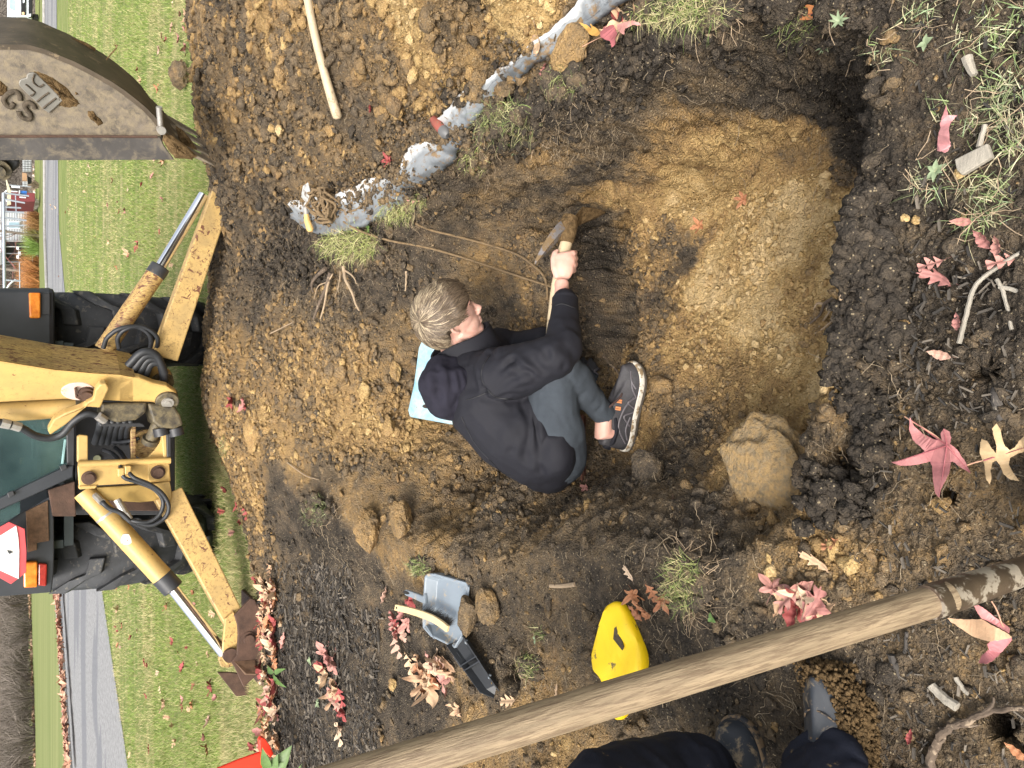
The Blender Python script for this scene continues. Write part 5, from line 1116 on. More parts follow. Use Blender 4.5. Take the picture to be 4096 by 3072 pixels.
# soil crumbs heaped over parts of the tarp
P_ = []; r_ = np.random.default_rng(5)
for (a, b, n, sa, sb) in [(1780, 540, 500, 34, 22), (1600, 780, 420, 60, 25), (1470, 800, 300, 60, 30), (1660, 720, 260, 30, 20), (1340, 850, 160, 40, 25), (1960, 400, 120, 40, 20), (2180, 240, 90, 60, 25), (1250, 810, 110, 30, 14), (1700, 560, 300, 40, 20), (1900, 560, 200, 30, 20), (1560, 700, 300, 60, 20)]:
    for k in range(n): P_.append(G(a + r_.normal() * sa, b + r_.normal() * sb, .03))
P_ = np.array(P_); P_[:, 2] = Hf(P_[:, 0], P_[:, 1]) + .035 + r_.uniform(0, .02, len(P_)); rad = .0045 * r_.random(len(P_)) ** -.45; rad = np.minimum(rad, .02)
V, F, nv = lumps(P_, rad, 1); o = npmesh('earth_on_tarp', V, F, m_clod, attrs={'och': np.repeat(np.clip(.3 + r_.normal(0, .1, len(P_)), 0, 1), nv)}); tag(o, 'loose crumbs of earth spilled over the grey tarp', 'loose soil', kind='stuff')
# --- pointing trowel on the tarp
c = T(1290, 850, .05); t_ = empty('trowel', tuple(c), 'small pointed trowel with a turned wooden handle lying on the tarp', 'trowel')
def TT(a, b, l): q = G(a, b, 0); q[2] = Hf(q[0], q[1])[0]; return T(a, b, l)
mb = MB(); mb.tube([T(1284, 862, .075), T(1288, 890, .075), T(1296, 925, .07), T(1297, 934, .07)], [.012, .016, .018, .011], 16); mb.build('handle', simple('honey_wood', (.56, .36, .13), .45, 0, .1, 20, .1, 60), t_, smooth=True)
mb = MB(); mb.tube([T(1282, 834, .075), T(1284, 862, .075)], .0125, 14); mb.build('ferrule', m_fit, t_, smooth=True)
mb = MB(); mb.tube(spline([T(1282, 836, .075), T(1280, 822, .072), T(1277, 812, .062)], 4), .005, 8); mb.build('tang', m_fit, t_, smooth=True)
mb = MB(); mb.prism([T(1268, 812, .060), T(1254, 795, .062), T(1262, 752, .06), T(1278, 738, .055), T(1296, 790, .062), T(1292, 808, .062), T(1280, 818, .062)], (0, 0, .002)); mb.build('blade', simple('dusty_blade', (.52, .52, .50), .5, .3, .1, 14, .1, 60, c2=(.16, .11, .07), thr=.57), t_)
# --- rope: a coil and two lines running down the bank
m_rope = simple('brown_rope', (.17, .115, .06), .95, 0, .3, 60, .8, 260)
rp = empty('rope', tuple(T(1365, 830, .05)), 'dirty brown rope coiled on the tarp with two ends trailing down into the pit', 'rope')
r_ = np.random.default_rng(3)
for k in range(9):
    pts = []; oa = r_.uniform(-8, 8); ob = r_.uniform(-10, 10)
    for t in np.linspace(0, 2 * math.pi, 22): pts.append(T(1362 + oa + (16 + 2.6 * k) * math.cos(t), 832 + ob + (44 + 3 * k) * math.sin(t) + 8 * math.cos(t), .055 + .010 * k * r_.random() + .008 * math.sin(2 * t + k)))
    mb = MB(); mb.tube(pts, .0062, 8); mb.build('rope_turn', m_rope, rp, smooth=True)
for l in ([(1392, 878), (1430, 905), (1500, 938), (1600, 968), (1720, 992), (1850, 1028), (1980, 1070), (2090, 1108), (2215, 1148)], [(1385, 840), (1440, 850), (1490, 820), (1528, 742), (1545, 745), (1565, 790), (1600, 830), (1660, 885), (1730, 920), (1850, 950), (1980, 985), (2080, 1020), (2140, 1060), (2185, 1105), (2198, 1150), (2200, 1200)]):
    P2 = spline([np.array([x, y, 0.0]) for x, y in l], 14); q = [T(p[0], p[1], .012 + (.03 if p[0] < 1640 else 0)) for p in P2]; mb = MB(); mb.tube(q, .0052, 8); mb.build('rope_end', m_rope, rp, smooth=True)
# --- red grip with grey knob
c = T(1810, 520, .05); t_ = empty('red_tool_grip', tuple(c), 'dull red tool grip with a round grey end poking out over the tarp', 'tool grip')
mb = MB(); mb.tube([T(1782, 488, .05), T(1800, 503, .055), T(1822, 525, .06), T(1832, 536, .06)], [.014, .018, .019, .017], 16); mb.build('grip', simple('dull_red_rubber', (.24, .065, .045), .6, 0, .25, 20, .2, 80, c2=(.16, .11, .07), thr=.62), t_, smooth=True)
mb = MB(); mb.tube([T(1830, 534, .06), T(1846, 549, .062), T(1852, 556, .06)], [.020, .021, .012], 16); mb.build('end_knob', simple('grey_knob', (.12, .12, .12), .5), t_, smooth=True)
# --- dustpan
m_pan = simple('grey_plastic', (.20, .235, .27), .38, 0, .12, 8, .08, 60, c2=(.33, .28, .21), thr=.60)
n_ = nrm(np.array([.10, -.14, 1])); o0 = T(1780, 2430) + np.array([0, 0, .045])
def D(a, b, h=0): return on(a, b, o0, n_) + n_ * h
dp = empty('dustpan', tuple(D(1780, 2430)), 'grey plastic dustpan with a hand brush laid across it on the left shelf', 'dustpan')
rim = [(1735, 2300), (1748, 2290), (1775, 2290), (1878, 2330), (1862, 2500), (1856, 2545), (1838, 2590), (1760, 2540), (1728, 2505), (1724, 2450), (1728, 2400), (1732, 2340)]
cen_ = np.array([1800, 2440])
R0 = [D(a, b, .045 - .034 * sst(1790, 1870, a)) for a, b in rim]; R1 = [D(cen_[0] + (a - cen_[0]) * .93, cen_[1] + (b - cen_[1]) * .94, .045 - .034 * sst(1790, 1870, a)) for a, b in rim]
R2 = [D(cen_[0] + 8 + (a - cen_[0]) * (.80 if a < 1850 else .98), cen_[1] + (b - cen_[1]) * .84, .006) for a, b in rim]; Rb = [D(a, b, -.004) for a, b in rim]
n = len(rim); mb = MB(); V = Rb + R0 + R1 + R2
mb.add(V, [(j * n + i, j * n + (i + 1) % n, (j + 1) * n + (i + 1) % n, (j + 1) * n + i) for j in range(3) for i in range(n)] + [tuple(range(3 * n, 4 * n))])
mb.build('pan', m_pan, dp, bevel=.004)
mb = MB(); hl_ = [(1655, 2357), (1664, 2353), (1700, 2366), (1732, 2378), (1740, 2368), (1742, 2412), (1720, 2402), (1690, 2388), (1660, 2376)]; mb.prism([D(a, b, .035) for a, b in hl_], n_ * .016); hn = mb.build('handle', m_pan, dp, bevel=.005)
mb = MB(); mb.prism([D(1668 + 13 * math.cos(t), 2365 + 6 * math.sin(t) + .3 * 13 * math.cos(t), .052) for t in np.linspace(0, 6.283, 16)[:-1]], n_ * .0015); mb.build('hang_hole', simple('hole_dark', (.015, .013, .012), .9), hn)
# comb teeth on the back wall of the pan
for k in range(14):
    mb = MB(); a = 1738 + k * 2.2; b = 2500 + k * 3.4; mb.box(D(a + 4, b, .03), (.010, .0022, .028), (np.array([.8, .5, 0]), np.array([-.5, .8, 0]), n_)); mb.build('comb_tooth', m_pan, dp)
# --- hand brush
br = empty('hand_brush', tuple(D(1780, 2430, .06)), 'slim hand brush with a pale wooden handle and dark bristles, resting across the dustpan', 'brush')
L = [(1645, 2420), (1690, 2430), (1740, 2444), (1790, 2462), (1830, 2485), (1856, 2505)]; ctr = spline([D(a, b, .068) for a, b in L], 5); mb = MB()
wv = nrm(D(1700, 2460) - D(1710, 2420))
V = []; nn_ = len(ctr)
for i, p in enumerate(ctr):
    w_ = .0135 - .003 * abs(i / nn_ - .4)
    V += [p + wv * w_, p - wv * w_, p - wv * w_ + n_ * .012, p + wv * w_ + n_ * .012]
F = [(i * 4 + k, i * 4 + (k + 1) % 4, (i + 1) * 4 + (k + 1) % 4, (i + 1) * 4 + k) for i in range(nn_ - 1) for k in range(4)] + [(0, 1, 2, 3), (nn_ * 4 - 1, nn_ * 4 - 2, nn_ * 4 - 3, nn_ * 4 - 4)]
mb.add(V, F); hb = mb.build('handle', simple('pale_brush_wood', (.62, .46, .25), .55, 0, .1, 12, .1, 60), br, bevel=.002)
mb = MB(); q = ctr[1] + n_ * .013; mb.cyl(q - n_ * .002, q + n_ * .0005, .004, 12); mb.build('hang_hole', simple('hole_dark2', (.015, .013, .012), .9), hb)
V, F = [], []; k = 0
for i in range(1100):
    t = .42 + .5 * r_.random(); p = ctr[int(t * (nn_ - 1))] + wv * r_.uniform(-.009, .009) + nrm(ctr[-1] - ctr[0]) * r_.uniform(-.006, .006); d = nrm(-n_ + .25 * r_.normal(size=3) - wv * .5) * r_.uniform(.035, .05); s_ = nrm(np.cross(d, r_.normal(size=3))) * .0006
    V += [p - s_, p + s_, p + d]; F.append((k, k + 1, k + 2)); k += 3
o = npmesh('bristles', V, np.array(F), simple('dark_bristle', (.04, .034, .028), .8), None, smooth=False); put(o, br)
# --- black plastic gutter bracket lying at the lip
m_bp = simple('black_plastic', (.022, .024, .027), .42, 0, .25, 12, .12, 60, c2=(.10, .09, .075), thr=.68)
o0 = T(1900, 2680) + np.array([0, 0, .045]); n_ = nrm(np.array([.05, -.25, 1]))
bg_ = empty('plastic_trough', tuple(o0), 'broken black plastic trough lying at the lip left of the pit below the dustpan', 'plastic part')
A = [(1822, 2556), (1842, 2550), (1860, 2545), (1872, 2550)]; B = [(1935, 2748), (1962, 2742), (1990, 2700), (2000, 2712)]
pr_ = [(-1, .03), (-.75, .004), (0, -.01), (.75, .006), (1, .034)]
ax0 = np.array([1850., 2552.]); ax1 = np.array([1980., 2740.]); sd2 = np.array([.86, -.52]) * 40
V = []; NS = 14
for i in range(NS + 1):
    t = i / NS; c2 = ax0 + (ax1 - ax0) * t
    for s_, h in pr_: q = c2 + sd2 * s_ * (1 - .12 * t); V.append(on(q[0], q[1], o0, n_) + n_ * (h + .01))
tipq = on(2022, 2822, o0, n_) - n_ * .02; V.append(tipq); m5 = 5
F = [(i * m5 + k, i * m5 + k + 1, (i + 1) * m5 + k + 1, (i + 1) * m5 + k) for i in range(NS) for k in range(4)] + [(NS * m5 + k, NS * m5 + k + 1, len(V) - 1) for k in range(4)]
mb = MB(); mb.add(V, F); o = mb.build('trough', m_bp, bg_); m = o.modifiers.new('s', 'SOLIDIFY'); m.thickness = .004
for t in (.42, .52):
    c2 = ax0 + (ax1 - ax0) * t; mb = MB(); mb.prism([on(*(c2 + sd2 * s_), o0, n_) + n_ * (h + .011) for s_, h in pr_] , nrm(on(*ax1, o0, n_) - on(*ax0, o0, n_)) * .004); mb.build('rib', m_bp, bg_)
mb = MB(); mb.box(on(1855, 2632, o0, n_) + n_ * .01, (.05, .03, .035), (nrm(on(*ax1, o0, n_) - on(*ax0, o0, n_)), np.cross(n_, nrm(on(*ax1, o0, n_) - on(*ax0, o0, n_))), n_)); mb.build('bracket', m_bp, bg_, bevel=.003)
for a, b in ((1892, 2558), (1985, 2695)): mb = MB(); mb.box(on(a, b, o0, n_) + n_ * .035, (.016, .012, .006)); mb.build('clip', m_pan, bg_, bevel=.001)
# --- yellow foam pad
m_yp = simple('yellow_foam', (.90, .60, .006), .5, 0, .05, 8, .25, 22, c2=(.10, .075, .03), thr=.635, dist=.006)
o0 = T(2480, 2640) + np.array([0, 0, .02]); n_ = nrm(np.array([.03, -.10, 1]))
out = [(2468, 2408), (2445, 2425), (2425, 2480), (2400, 2570), (2390, 2620), (2398, 2665), (2425, 2700), (2440, 2750), (2470, 2840), (2486, 2866), (2512, 2862), (2530, 2800), (2560, 2730), (2590, 2680), (2596, 2640), (2585, 2590), (2560, 2530), (2535, 2470), (2505, 2420), (2485, 2408)]
q = spline([np.array([a, b, 0.0]) for a, b in out + [out[0]]], 3)[:-1]; mb = MB(); V = []; n = len(q)
cc_ = np.array([2490., 2640.])
for f_, h in ((1.0, 0), (1.02, .012), (1.0, .026), (.93, .034), (.8, .036), (.5, .033), (.2, .031)):
    for p in q:
        d2 = cc_ + (p[:2] - cc_) * f_; V.append(on(d2[0], d2[1], o0, n_) + n_ * (h + (.004 * math.sin(d2[0] * .05 + d2[1] * .028) + .002 * math.sin(d2[0] * .14 - d2[1] * .05) if h > .03 else 0)))
mb.add(V, [(j * n + i, j * n + (i + 1) % n, (j + 1) * n + (i + 1) % n, (j + 1) * n + i) for j in range(6) for i in range(n)] + [tuple(range(6 * n, 7 * n)), tuple(range(n - 1, -1, -1))])
yp = mb.build('kneeling_pad', m_yp, None, smooth=True); tag(yp, 'bright yellow foam pad with mud spots, half hidden under the shovel handle', 'foam pad')
slot = [on(a, b, o0, n_) + n_ * .0372 for a, b in [(2492, 2502), (2500, 2496), (2508, 2520), (2520, 2545), (2530, 2575), (2524, 2590), (2512, 2575), (2500, 2560), (2488, 2545)]]
mb = MB(); mb.prism(slot, -n_ * .003); mb.build('hand_hole', simple('muddy_hole', (.07, .052, .03), .95, 0, .5, 60, .8, 120), yp)
# --- near shovel
m_ashd = simple('worn_shovel_wood', (.27, .20, .125), .6, 0, .25, 9, .5, 40, c2=(.16, .11, .068), thr=.53, soft=.06, stretch=(1.2, 14, 14))
m_sock = simple('rusty_socket', (.10, .07, .048), .5, .4, .4, 14, .3, 50, c2=(.26, .22, .17), thr=.56, rough2=.7)
S0 = W(1380, 3120, .70); S1 = W(3740, 2402, .86); S2 = W(4150, 2265, .95); d = nrm(S2 - S1)
sv = empty('shovel', tuple((S0 + S1) / 2), 'long-handled shovel held across the foreground, wooden shaft with a rusty metal socket', 'shovel')
mb = MB(); mb.tube([S0 - nrm(S1 - S0) * .35, S0, (S0 + S1) / 2, S1 + nrm(S1 - S0) * .02], [.0185, .0185, .0192, .0185], 28); sf = mb.build('shaft', m_ashd, None, smooth=True); align_local(sf, S0, S1 - S0); put(sf, sv)
mb = MB(); mb.tube([S1 - d * .012, S1, S1 + d * .08, S2 + d * .06], [.0205, .0206, .0195, .017], 28); mb.build('socket', m_sock, sv, smooth=True)
T0 = S2 + d * .06; sidev = nrm(np.cross(d, np.array([0, 0, 1.0]))); upv = np.cross(sidev, d)
V = []; 
for i, (t, w_) in enumerate([(0, .02), (.03, .09), (.08, .105), (.16, .10), (.22, .075), (.27, .03), (.285, .004)]):
    for s_ in np.linspace(-1, 1, 7): V.append(T0 + d * t + sidev * w_ * s_ - upv * (.02 * (1 - s_ * s_) * min(1, t * 12)) + np.array([0, 0, .0]))
F = [(i * 7 + k, i * 7 + k + 1, (i + 1) * 7 + k + 1, (i + 1) * 7 + k) for i in range(6) for k in range(6)]
mb = MB(); mb.add(V, F); o = mb.build('blade', m_pick, sv); m = o.modifiers.new('s', 'SOLIDIFY'); m.thickness = .003
# --- second person: legs and boots at the left
m_trs = simple('navy_work_trousers', (.011, .013, .022), .8, 0, .2, 10, .2, 260, c2=(.15, .105, .055), thr=.66, spec=.2)
m_boot = simple('dusty_blue_boot', (.017, .021, .028), .6, 0, .25, 12, .1, 60, c2=(.22, .165, .10), thr=.60, soft=.05)
m_bsole = simple('boot_rubber', (.02, .02, .022), .8, 0, .3, 20, .3, 80, c2=(.15, .10, .055), thr=.5)
mb = MB(); g1 = T(2985, 3010); g2 = T(3390, 2980)
leg1 = [g1 + np.array([-.10, .0, .08]), g1 + np.array([-.06, .0, .16]), W(2600, 3170, 1.37), W(2300, 3400, 1.17), W(1700, 4300, .95)]
leg2 = [g2 + np.array([-.11, 0, .08]), g2 + np.array([-.12, 0, .17]), g2 + np.array([-.20, .03, .45]), g2 + np.array([-.36, .06, .85])]
hipc = g2 + np.array([-.42, .12, .92])
mb.tube([leg1[0], leg1[1], leg1[2], leg1[3], hipc + np.array([0, .10, -.02])], [.045, .05, .06, .075, .10], 16)
mb.tube([leg2[0], leg2[1], leg2[2], leg2[3], hipc + np.array([0, -.08, 0])], [.045, .05, .06, .08, .10], 16)
mb.ell(hipc, [np.array([.12, 0, 0]), np.array([0, .18, 0]), np.array([0, 0, .14])], 16, 10)
p2 = mb.build('person', m_skin); p2 = remesh(p2, .012, 4); tag(p2, 'person at the left in navy work trousers and muddy boots, only the legs showing', 'person')
o_ = MB(); o_.tube([leg1[1] + np.array([.02, 0, -.045]), leg1[1] + np.array([.02, 0, .0]), W(2800, 3125, 1.50), W(2600, 3165, 1.38), W(2380, 3225, 1.26), W(2230, 3450, 1.13), hipc + np.array([0, .10, -.02])], [.085, .085, .088, .088, .085, .10, .13], 20)
o_.tube([W(3290, 3085, 1.36), W(3330, 3100, 1.38), W(3380, 3150, 1.36), leg2[2]], [.080, .084, .09, .085], 20)
o_.tube([leg2[1] + np.array([.015, 0, -.06]), leg2[1] + np.array([.01, 0, 0]), leg2[2], leg2[3], hipc + np.array([0, -.08, 0])], [.092, .090, .085, .10, .13], 20)
o_.ell(hipc, [np.array([.15, 0, 0]), np.array([0, .21, 0]), np.array([0, 0, .17])], 16, 10)
to = o_.build('work_trousers', m_trs); to = remesh(to, .009, 3); V = getco(to); N = getno(to); setco(to, V + N * (.011 * (1 - 2 * np.abs(fbm(V * np.array([1, 1, .7]), 9, 3, 66))) + .004 * fbm(V, 25, 2, 6))[:, None]); put(to, p2)
def boot(toe, ang, parent, muddy):
    f = np.array([math.cos(ang), math.sin(ang), 0]); s = np.array([-f[1], f[0], 0]); u = np.array([0, 0, 1.0]); L = .30
    def S(x, y, z): return toe - f * L * (1 - x) + s * y * .125 + u * z
    st = [(0, .26), (.05, .36), (.2, .38), (.4, .38), (.6, .44), (.75, .48), (.87, .45), (.95, .33), (.99, .17), (1, .05)]; out = st + [(x, -y) for x, y in reversed(st)]
    def loft(rings, mat, nm, par):
        mb = MB(); n = len(rings[0]); mb.add([p for r_ in rings for p in r_], [(j * n + i, j * n + (i + 1) % n, (j + 1) * n + (i + 1) % n, (j + 1) * n + i) for j in range(len(rings) - 1) for i in range(n)] + [tuple(range(n)), tuple(range(len(rings) * n - 1, (len(rings) - 1) * n - 1, -1))])
        o = mb.build(nm, mat, None, smooth=True); m = o.modifiers.new('sub', 'SUBSURF'); m.levels = m.render_levels = 2; apply_mods(o); put(o, par); return o
    rg = []
    for t in (-.1, .1, .35, .6, .82, .95, 1.0):
        rg.append([S(.5 + (x - .5) * (1 - .05 * t), y * (1 - (.52 + .25 * sst(.6, .95, x)) * max(t, 0) ** 2.2) * .96, .022 + (.052 + .08 * sst(.75, .30, x)) * t) for x, y in out])
    b = loft(rg, m_boot, 'boot', parent)
    loft([[S(.5 + (x - .5) * k_, y * k_, z_) for x, y in out] for k_, z_ in ((.98, .0), (1.03, .004), (1.04, .02), (1.0, .028))], m_bsole, 'sole', b)
    for k in range(4): x = .36 + k * .075; mb = MB(); mb.tube(spline([S(x, .20, .148 - k * .019), S(x + .03, .0, .155 - k * .019), S(x + .01, -.20, .148 - k * .019)], 4), .0035, 6); mb.build('lace', m_bsole, b, smooth=True)
    mb = MB(); mb.tube(spline([S(.70, .28, .070), S(.76, .16, .082), S(.78, 0, .085), S(.76, -.16, .082), S(.70, -.28, .070)], 5), .0018, 6); mb.build('toe_seam', m_bsole, b, smooth=True)
    mb = MB(); mb.tube([S(.33, 0, .12), S(.30, 0, .22)], [.047, .052], 20); mb.build('boot_shaft', m_boot, b, smooth=True)
    if muddy:
        n = 5200; t = r_.random(n); e = 1 - .92 * t; yy = -.50 - .06 * r_.random(n); 
        P = []
        for i in range(n):
            x = r_.uniform(.0, 1.03); j = x if x < 1 else 1; w_ = np.interp(min(x, 1), [a for a, _ in st], [b_ for _, b_ in st])
            if r_.random() < .35 and x > .75: P.append(S(r_.uniform(.86, 1.05), r_.uniform(-.55, .38), r_.uniform(.0, .06) * (1.1 - 0)))
            else: P.append(S(x, -w_ - .02 + r_.uniform(-.18, .22), r_.uniform(0, .07)))
        P = np.array(P); rd = .0036 * r_.random(n) ** -.3; V, F, nv = lumps(P, np.minimum(rd, .0075), 1, .5)
        o = npmesh('caked_mud', V, F, m_mud, None, attrs={'och': np.full(len(V), .5)}); put(o, b)
    return b
tz = T(2950, 2875); boot(np.array([tz[0] + .01, tz[1], tz[2] + .0]), R(20), p2, False)
tz = T(3325, 2680); boot(np.array([tz[0] + .01, tz[1] , tz[2] + .0]), R(12), p2, True)
# --- dark rod, old timber pieces and sticks
def stick(name, label, pts, rad, mat, lift=.006, cat='stick', parent=None, group=None, sides=7, jit=0):
    P2 = spline([np.array([x, y, 0.0]) for x, y in pts], 5); q = [T(p[0], p[1], lift) for p in P2]
    if jit: q = [p + r_.normal(0, jit, 3) for p in q]
    n = len(q); rd = list(np.linspace(rad[0], rad[1], n)); mb = MB(); mb.tube(q, rd, sides); o = mb.build(name, mat, parent, smooth=True)
    return tag(o, label, cat, group) if label else o
m_grw = simple('weathered_grey_wood', (.30, .27, .22), .85, 0, .3, 8, .5, 90, stretch=(1, 5, 5))
m_dkw = simple('dark_wood', (.06, .052, .045), .9, 0, .4, 14, .6, 90, c2=(.2, .17, .13), thr=.62)
m_root = simple('pale_root', (.30, .22, .14), .85, 0, .35, 20, .4, 120)
m_rootd = simple('dark_root', (.10, .072, .05), .9, 0, .35, 20, .5, 120, c2=(.25, .19, .13), thr=.6)
stick('metal_rod', 'thin dark metal rod sticking out from under the shovel handle', [(1600, 3010), (1660, 2975), (1735, 2937)], (.006, .006), m_bp, .02, 'rod')
stick('wooden_stake', 'short peeled twig lying alone on the trodden shelf', [(2208, 2342), (2250, 2343), (2308, 2336)], (.006, .0075), m_root, .006)
c = T(3915, 630, .012); o0 = c; mb = MB(); mb.prism([T(a, b, .012) for a, b in [(3843, 648), (3975, 585), (3996, 638), (3872, 710), (3852, 690)]], (0, 0, .012)); o = mb.build('wood_block', m_grw, None, bevel=.002); tag(o, 'flat block of weathered grey wood lying on the near ground', 'wood block')
stick('stick', 'short grey stick pointing at the weathered wood block', [(3962, 510), (3945, 570), (3938, 598)], (.004, .005), m_grw, .02)
stick('stick', 'thick grey bark stick in the near right corner grass', [(3880, 235), (3895, 280), (3912, 310)], (.009, .006), m_grw, .012)
stick('stick', 'flat dark chip below the shovel socket', [(3578, 2615), (3590, 2660), (3600, 2720)], (.009, .008), m_dkw, .006)
stick('stick', 'thin upright dark stick above the flat dark chip', [(3634, 2525), (3630, 2590), (3618, 2650)], (.003, .004), m_dkw, .006)
stick('stick', 'knobbly grey stick left of the brown branch', [(3735, 2735), (3790, 2790), (3840, 2822)], (.008, .009), m_grw, .008)
stick('stick', 'short grey stick above the knobbly one', [(3830, 2705), (3860, 2750), (3880, 2770)], (.004, .004), m_grw, .006)
stick('stick', 'long slanting grey stick by the right picture edge', [(3850, 1375), (3880, 1260), (3920, 1140), (4020, 1060), (4100, 1010)], (.0042, .003), m_grw, .012)
stick('stick', 'broken grey stick in the near right litter', [(4000, 1120), (4030, 1180), (4060, 1320)], (.0035, .003), m_grw, .012)
stick('stick', 'second broken stick beside the right picture edge', [(4010, 1150), (4060, 1160), (4110, 1180)], (.0035, .004), m_grw, .012)
stick('stick', 'dark flat stick between the big red leaf and the burrow', [(3990, 1560), (4000, 1620), (4020, 1680)], (.007, .009), m_dkw, .008)
brn = empty('dead_branch', tuple(T(3800, 2900)), 'dry brown forked branch lying in the bottom right of the near ground', 'branch')
stick('limb', None, [(3735, 3110), (3738, 3020), (3765, 2960), (3800, 2905), (3870, 2885), (3950, 2840), (4010, 2830), (4130, 2822)], (.009, .004), m_rootd, .012, parent=brn, jit=.0015)
for l in ([(3800, 2905), (3830, 2895), (3900, 2895), (3930, 2890)], [(3765, 2960), (3790, 2950), (3800, 2920)], [(3950, 2840), (3985, 2810), (3990, 2780)], [(3770, 2945), (3790, 2930), (3770, 2900)], [(3840, 2890), (3880, 2870), (3920, 2868)]): stick('twig', None, l, (.004, .0015), m_rootd, .014, parent=brn)
# the branching root over the near rim
br2 = empty('root', tuple(T(3350, 1200)), 'forked pale root hanging over the near rim onto the ochre floor', 'root')
stick('root_strand', None, [(3465, 1085), (3420, 1130), (3390, 1165), (3350, 1190), (3310, 1215), (3290, 1260), (3250, 1295)], (.008, .003), m_rootd, .012, parent=br2)
for l in ([(3385, 1165), (3375, 1210), (3350, 1270), (3310, 1310), (3270, 1335)], [(3355, 1190), (3340, 1230), (3320, 1260), (3285, 1310)], [(3310, 1218), (3280, 1215), (3265, 1240)], [(3395, 1160), (3370, 1150), (3340, 1168)]): stick('root_strand', None, l, (.0045, .0018), m_root, .012, parent=br2)
# stiff roots hanging from the sod clump on the far rim
rc = empty('root_cluster', tuple(T(1360, 1120)), 'cluster of thick cut roots hanging below the bright grass sod', 'roots')
for l, r0 in (([(1352, 1095), (1335, 1150), (1305, 1220), (1283, 1278)], .013), ([(1330, 1080), (1295, 1110), (1275, 1140), (1280, 1172)], .011), ([(1345, 1120), (1335, 1170), (1325, 1230), (1310, 1280)], .007), ([(1402, 1070), (1410, 1120), (1435, 1170), (1452, 1220), (1465, 1245)], .009), ([(1400, 1080), (1440, 1110), (1455, 1140)], .005), ([(1360, 1100), (1340, 1130), (1300, 1150), (1285, 1200)], .004), ([(1390, 1090), (1385, 1140), (1370, 1190)], .003)):
    P2 = spline([np.array([x, y, 0.0]) for x, y in l], 5); q = [T(p[0], p[1], .03 - .0 * i) - fwd * .02 for i, p in enumerate(P2)]; mb = MB(); mb.tube(q, list(np.linspace(r0, r0 * .45, len(q))), 8); mb.build('root_strand', m_rootd if r0 > .01 else m_root, rc, smooth=True)
for lb_, l, r0 in (('short upright root stub in the bank near the rope', [(1636, 1085), (1635, 1125), (1632, 1165)], .006), ('curved brown root on the pit wall below the tarp', [(1968, 720), (1968, 780), (1985, 820), (2020, 860), (2060, 885)], .005), ('cut root stub at the top of the dark wall', [(2852, 140), (2870, 175), (2885, 220)], .008),
    ('thin root beside the toe of the sneaker', [(2425, 1420), (2445, 1450), (2475, 1480), (2490, 1502)], .006), ('pale root lying along the left slope below the clods', [(1160, 1850), (1200, 1880), (1240, 1905), (1285, 1918)], .004), ('straight pale straw on the far slope', [(1090, 1335), (1140, 1310), (1185, 1288)], .004), ('thin dark root on the far slope', [(1250, 1285), (1262, 1330), (1285, 1370)], .003)):
    stick('root', lb_, l, (r0, r0 * .6), m_root if 'pale' in lb_ or 'stub' in lb_ else m_rootd, .012, 'root')
# fine hair roots everywhere in the topsoil
V, F = [], []; kk = 0; r_ = np.random.default_rng(9)
zones = [(2750, 330, 200, 90, 60), (2330, 540, 110, 60, 150), (2100, 500, 130, 60, 120), (1350, 1150, 110, 70, 130), (1200, 1000, 130, 120, 160), (3300, 500, 100, 220, 60), (2600, 1850, 90, 40, 60), (1330, 2230, 90, 60, 90), (1450, 2330, 80, 60, 40), (2760, 2350, 110, 120, 120), (3500, 1800, 100, 150, 50), (1700, 2250, 80, 60, 50), (2900, 2800, 300, 150, 60), (3200, 2700, 200, 100, 30), (2700, 2200, 250, 150, 60), (2500, 1000, 300, 200, 30), (1500, 1800, 250, 200, 40), (2150, 2650, 100, 80, 50), (3800, 2200, 250, 400, 40), (1300, 800, 200, 200, 70), (1350, 2050, 100, 100, 60)]
for (a, b, sa, sb, n) in zones:
    for i in range(n):
        p = T(a + r_.normal() * sa, b + r_.normal() * sb, .004); L_ = r_.uniform(.02, .09); d = nrm(r_.normal(size=3) * np.array([1, 1, .35]) - np.array([0, 0, .2])); w_ = r_.uniform(.0005, .0013); pts = []
        for s_ in range(7):
            pts.append(p.copy()); p = p + d * L_ / 6; h = Hf(p[0], p[1])[0] + .006
            if p[2] < h: p[2] = h
            d = nrm(d + r_.normal(size=3) * .45)
        for s_ in range(7):
            sx = nrm(np.cross(d, [0, 0, 1.0]) + 1e-3) * w_ * (1 - s_ / 8); V += [pts[s_] - sx, pts[s_] + sx, pts[s_] + np.array([0, 0, w_ * 1.5])]
        for s_ in range(6):
            o_ = kk + s_ * 3; F += [(o_, o_ + 1, o_ + 4, o_ + 3), (o_ + 1, o_ + 2, o_ + 5, o_ + 4), (o_ + 2, o_, o_ + 3, o_ + 5)]
        kk += 21
o = npmesh('fine_roots', V, np.array(F), simple('root_hair', (.30, .235, .155), .9, 0, .4, 30, 0, 10)); tag(o, 'fine pale hair roots sticking out of the cut topsoil', 'roots', kind='stuff')
